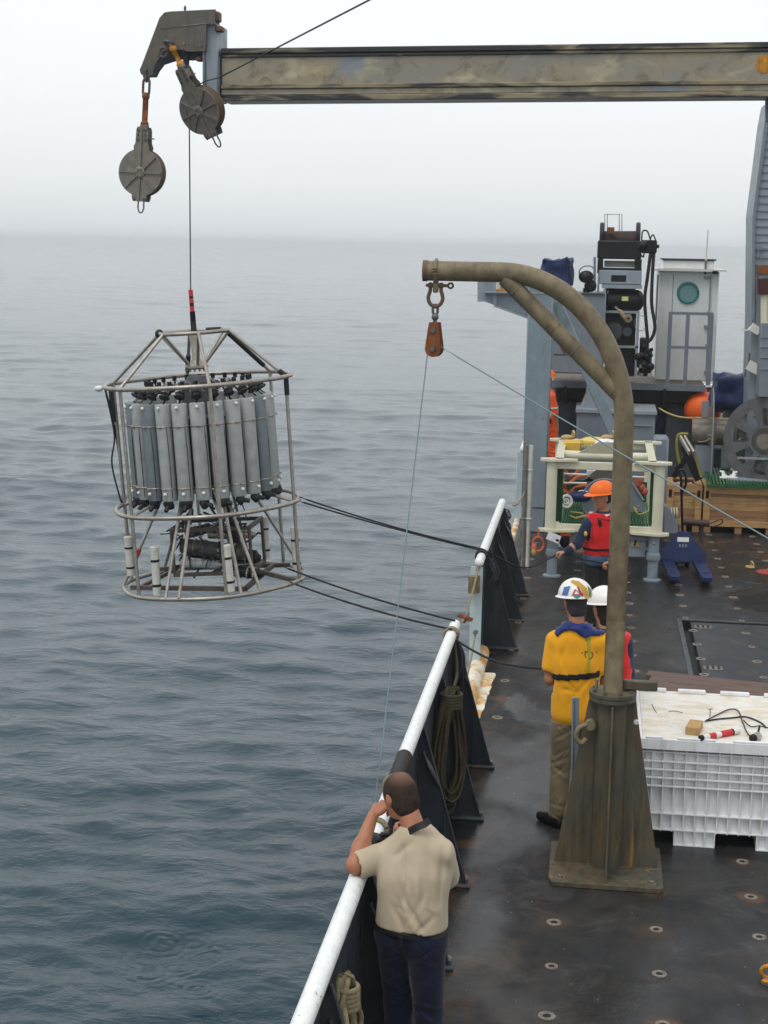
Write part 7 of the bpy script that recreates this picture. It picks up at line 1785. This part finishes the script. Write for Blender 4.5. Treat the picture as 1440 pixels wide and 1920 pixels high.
def glyph(ch, x, y, s):
    G = {'A': [((0, 4), (1.4, 0), (2, 0), (.7, 4)), ((1.4, 0), (2, 0), (3.4, 4), (2.7, 4)), ((.9, 2.4), (2.6, 2.4), (2.6, 3), (.9, 3))], 'T': [((0, 0), (3.2, 0), (3.2, .7), (0, .7)), ((1.25, .7), (1.95, .7), (1.95, 4), (1.25, 4))],
         'N': [((0, 0), (.7, 0), (.7, 4), (0, 4)), ((2.4, 0), (3.1, 0), (3.1, 4), (2.4, 4)), ((.7, 0), (2.4, 3), (2.4, 4), (.7, 1))], 'L': [((0, 0), (.7, 0), (.7, 4), (0, 4)), ((.7, 3.3), (2.6, 3.3), (2.6, 4), (.7, 4))]}
    return [(ink, [(x + u * s, y + v * s) for u, v in q], 'print_letter') for q in G[ch]]
for ch, x, y, s in (('A', 1098, 1199, .85), ('T', 1105, 1198, 1.0), ('A', 1090, 1222, .95), ('N', 1096, 1220, .95), ('L', 1117, 1220, 1.05)): pr_ += glyph(ch, x, y, s)
decal(sh2, pr_, sh2, None, '')

# ---- helper in white hat, mostly behind the post
P3 = dict(head=(.140, 11.78, 1.485), neck=(.16, 11.72, 1.35), shL=(.02, 11.74, 1.25), shR=(.30, 11.70, 1.25), elL=(-.02, 11.80, 1.0), wrL=(-.02, 12.0, 1.08), elR=(.33, 11.80, 1.0), wrR=(.22, 12.0, 1.05),
          pel=(.17, 11.68, .88), hipL=(.09, 11.68, .82), hipR=(.25, 11.68, .82), knL=(.09, 11.70, .45), knR=(.26, 11.72, .45), anL=(.09, 11.66, .08), anR=(.27, 11.68, .08))
t3, sh3, tr3, (hf, hs, hu), _, _, _, _ = make_person('person in plain white hard hat and red vest, mostly hidden by the davit post', P3, (-.25, .97, 0), .010, 'navy', 'dark_trousers', 'long', 'skin',
    head=((-.45, .88, -.15), (0, 0, 1)), hands={'L': ((-.3, .8, .1), (.2, .2, -1), 1, 1.0), 'R': ((-.6, .6, .1), (.1, .2, -1), -1, 1.0)}, wr_amp=.005, seed=4, hem=.84)
hc = np.array(P3['head']); H = Field(hc - .17, hc + .17, .008); R = np.stack([hs, hf, hu], -1)
H.union([('e', hc + hu * .012, (.080, .098, .095), R), ('e', hc - hu * .060 - hf * .045, (.066, .05, .085), R)], .02); H.clip(hc - hf * .005, hf); H.build('hair', simple('dark_hair', (.02, .014, .010), .8, var=.5, scale=60), t3, 1)
hard_hat('hard_hat', M['hat_white'], 'plain white hard hat partly hidden behind the davit post', hc + hu * .035, hf, hs, hu, 1.12)
def vest(J, label, f, res, z0, z1, red='vest_red', w=1.0):
    J = {k: np.array(v) for k, v in J.items()}; f = unit(f); sa = unit(J['shR'] - J['shL']); mid = (J['neck'] + J['pel']) / 2; up = J['neck'] - (0, 0, .10)
    pts = np.array([J['neck'], J['pel'], J['shL'], J['shR']]); F = Field(pts.min(0) - .26, pts.max(0) + .26, res)
    F.union([cap(up + sa * .065, mid + sa * .06, .150 * w, .155 * w, f, .92), cap(up - sa * .065, mid - sa * .06, .150 * w, .155 * w, f, .92), cap(mid + sa * .05, J['pel'] + sa * .05, .152 * w, .150 * w, f, .92), cap(mid - sa * .05, J['pel'] - sa * .05, .152 * w, .150 * w, f, .92)], .03)
    F.union([cap(J['neck'] - sa * .085 + (0, 0, -.02), J['neck'] - sa * .085 + (0, 0, -.10), .055, .075, f, 1.6), cap(J['neck'] + sa * .085 + (0, 0, -.02), J['neck'] + sa * .085 + (0, 0, -.10), .055, .075, f, 1.6)], .02)
    F.clip((0, 0, z0), (0, 0, -1)); F.clip((0, 0, z1), (0, 0, 1)); F.sub([cap(J['neck'] + f * .02 - (0, 0, .06), J['neck'] + f * .02 + (0, 0, .15), .064, .08)])
    for s_ in 'LR': F.sub([cap(J['sh' + s_] + (J['sh' + s_] - J['neck']) * .12, J['sh' + s_] + (J['sh' + s_] - J['neck']) * .12 - (0, 0, .12), .072, .066)])
    F.wrinkle(.003, (30, 30, 30), 6)
    t = thing('life_vest', label, 'life vest', tuple(J['neck'])); v = F.build('vest_shell', M[red], t, 2); return t, v
vest(P3, 'red life vest on the person in the plain white hard hat', (-.25, .97, 0), .010, .93, 1.335, w=.92)

# ---- worker in orange helmet and red vest
P4 = dict(head=(.135, 17.02, 1.520), neck=(.150, 17.05, 1.365), shL=(.285, 17.06, 1.25), shR=(-.010, 16.98, 1.25), elL=(.34, 16.98, 1.02), wrL=(.245, 16.84, .865), elR=(-.115, 16.92, 1.03), wrR=(-.245, 16.86, .945),
          pel=(.125, 17.06, .93), hipL=(.205, 17.06, .86), hipR=(.045, 17.04, .86), knL=(.21, 17.04, .47), knR=(.06, 17.0, .47), anL=(.22, 17.08, .08), anR=(.06, 17.06, .08))
t4, sh4, tr4, (hf, hs, hu), tp4, lo4, hi4, _ = make_person('worker in orange helmet and red life vest with navy sleeves holding the tag line', P4, (-.55, -.83, 0), .0085, 'navy', 'dark_trousers', 'long', 'skin',
    head=((-.90, -.42, -.08), (0, 0, 1)), hands={'L': ((-.75, -.1, -.25), (0, -.3, -1), -1, 1.15), 'R': ((-.9, -.2, -.1), (.0, -.2, -1), 1, 1.15)}, wr_amp=.005, seed=7, hem=.80, topw=.95)
hard_hat('hard_hat', M['hat_orange'], 'bright orange hard hat on the worker with the red life vest', np.array(P4['head']) + hu * .040, hf, hs, hu, 1.14)
H = Field(np.array(P4['head']) - .15, np.array(P4['head']) + .15, .007); R = np.stack([hs, hf, hu], -1); hc = np.array(P4['head'])
H.union([('e', hc + hu * .005 - hf * .01, (.078, .092, .09), R)], .02); H.clip(hc - hf * .015, hf); H.clip(hc - hu * .055, -hu); H.build('hair', bpy.data.materials['dark_hair'], t4, 1)
tv, v4 = vest(P4, 'red life vest with white shoulder patches and black waist belt on the orange helmet worker', (-.55, -.83, 0), .0085, .90, 1.36, w=.90)
band_on(v4, tv, .955, .990, M['belt'], 'waist_belt')
decal(v4, [(M['reflect'], [(1113, 950.5), (1119, 952), (1110, 963), (1101, 962)], 'shoulder_patch'), (M['reflect'], [(1129, 962), (1147, 956), (1150, 962), (1137, 969)], 'shoulder_patch'),
           (M['black'], [(1121, 974), (1127, 975), (1129, 985), (1125, 990), (1122, 985), (1126, 982), (1121, 979)], 'print_mark'), (simple('seam_red', (.25, .01, .01), .8), [(1109, 970), (1110.3, 970), (1111.3, 1020), (1110, 1020)], 'front_zip'), (M['black'], [(1118, 971), (1146, 976), (1146, 977.5), (1118, 972.5)], 'upper_seam')], v4, None, '')
band_on(sh4, sh4, .80, .905, M['denim'], 'denim_hem', 0, .006)
p = at(1098, 1001, y=16.9); mb = MB(); mb.ell(p, (.02, .02, .03), 10, 6); tag(mb.build('yellow_clip', M['yellow'], None, p), 'tiny yellow clip at the side of the red life vest', 'clip')

# ---- worker in orange suit behind the gantry column
X5 = at(1042, 770, y=24.75).x
mb = MB(); cube(mb, X5 - .28, X5 + .22, 24.5, 25.05, .0, .5, .01); tag(mb.build('step_box', M['mid_grey'], None, (X5, 24.7, 0)), 'low grey step box behind the gantry column under the orange suited worker', 'step')
P5 = {k: (X5 - .10 + a, 24.75 + b, .5 + c) for k, (a, b, c) in dict(head=(-.06, .02, 1.62), neck=(-.02, 0, 1.47), shL=(.02, .17, 1.38), shR=(.02, -.15, 1.38), elL=(-.05, .22, 1.12), wrL=(-.25, .20, 1.02), elR=(.09, -.17, 1.14), wrR=(-.08, -.25, 1.0),
          pel=(.03, 0, .95), hipL=(.03, .08, .88), hipR=(.05, -.08, .88), knL=(.0, .09, .48), knR=(.10, -.10, .48), anL=(.03, .10, .08), anR=(.13, -.10, .08)).items()}
t5, sh5, tr5, (hf, hs, hu), _, _, _, _ = make_person('worker in orange suit partly hidden behind the gantry column', P5, (-1, .1, 0), .012, 'suit_orange', 'suit_orange', 'long', 'skin', hands={'L': ((-1, 0, -.1), (0, 0, -1), 1, .8), 'R': ((-1, 0, -.1), (0, 0, -1), -1, .8)}, wr_amp=.008, seed=9, hem=None)
band_on(sh5, sh5, 1.70, 1.735, M['reflect'], 'reflective_band')
hard_hat('hard_hat', M['hat_orange'], 'hard hat of the orange suited worker behind the column', np.array(P5['head']) + hu * .04, hf, hs, hu, 1.1)
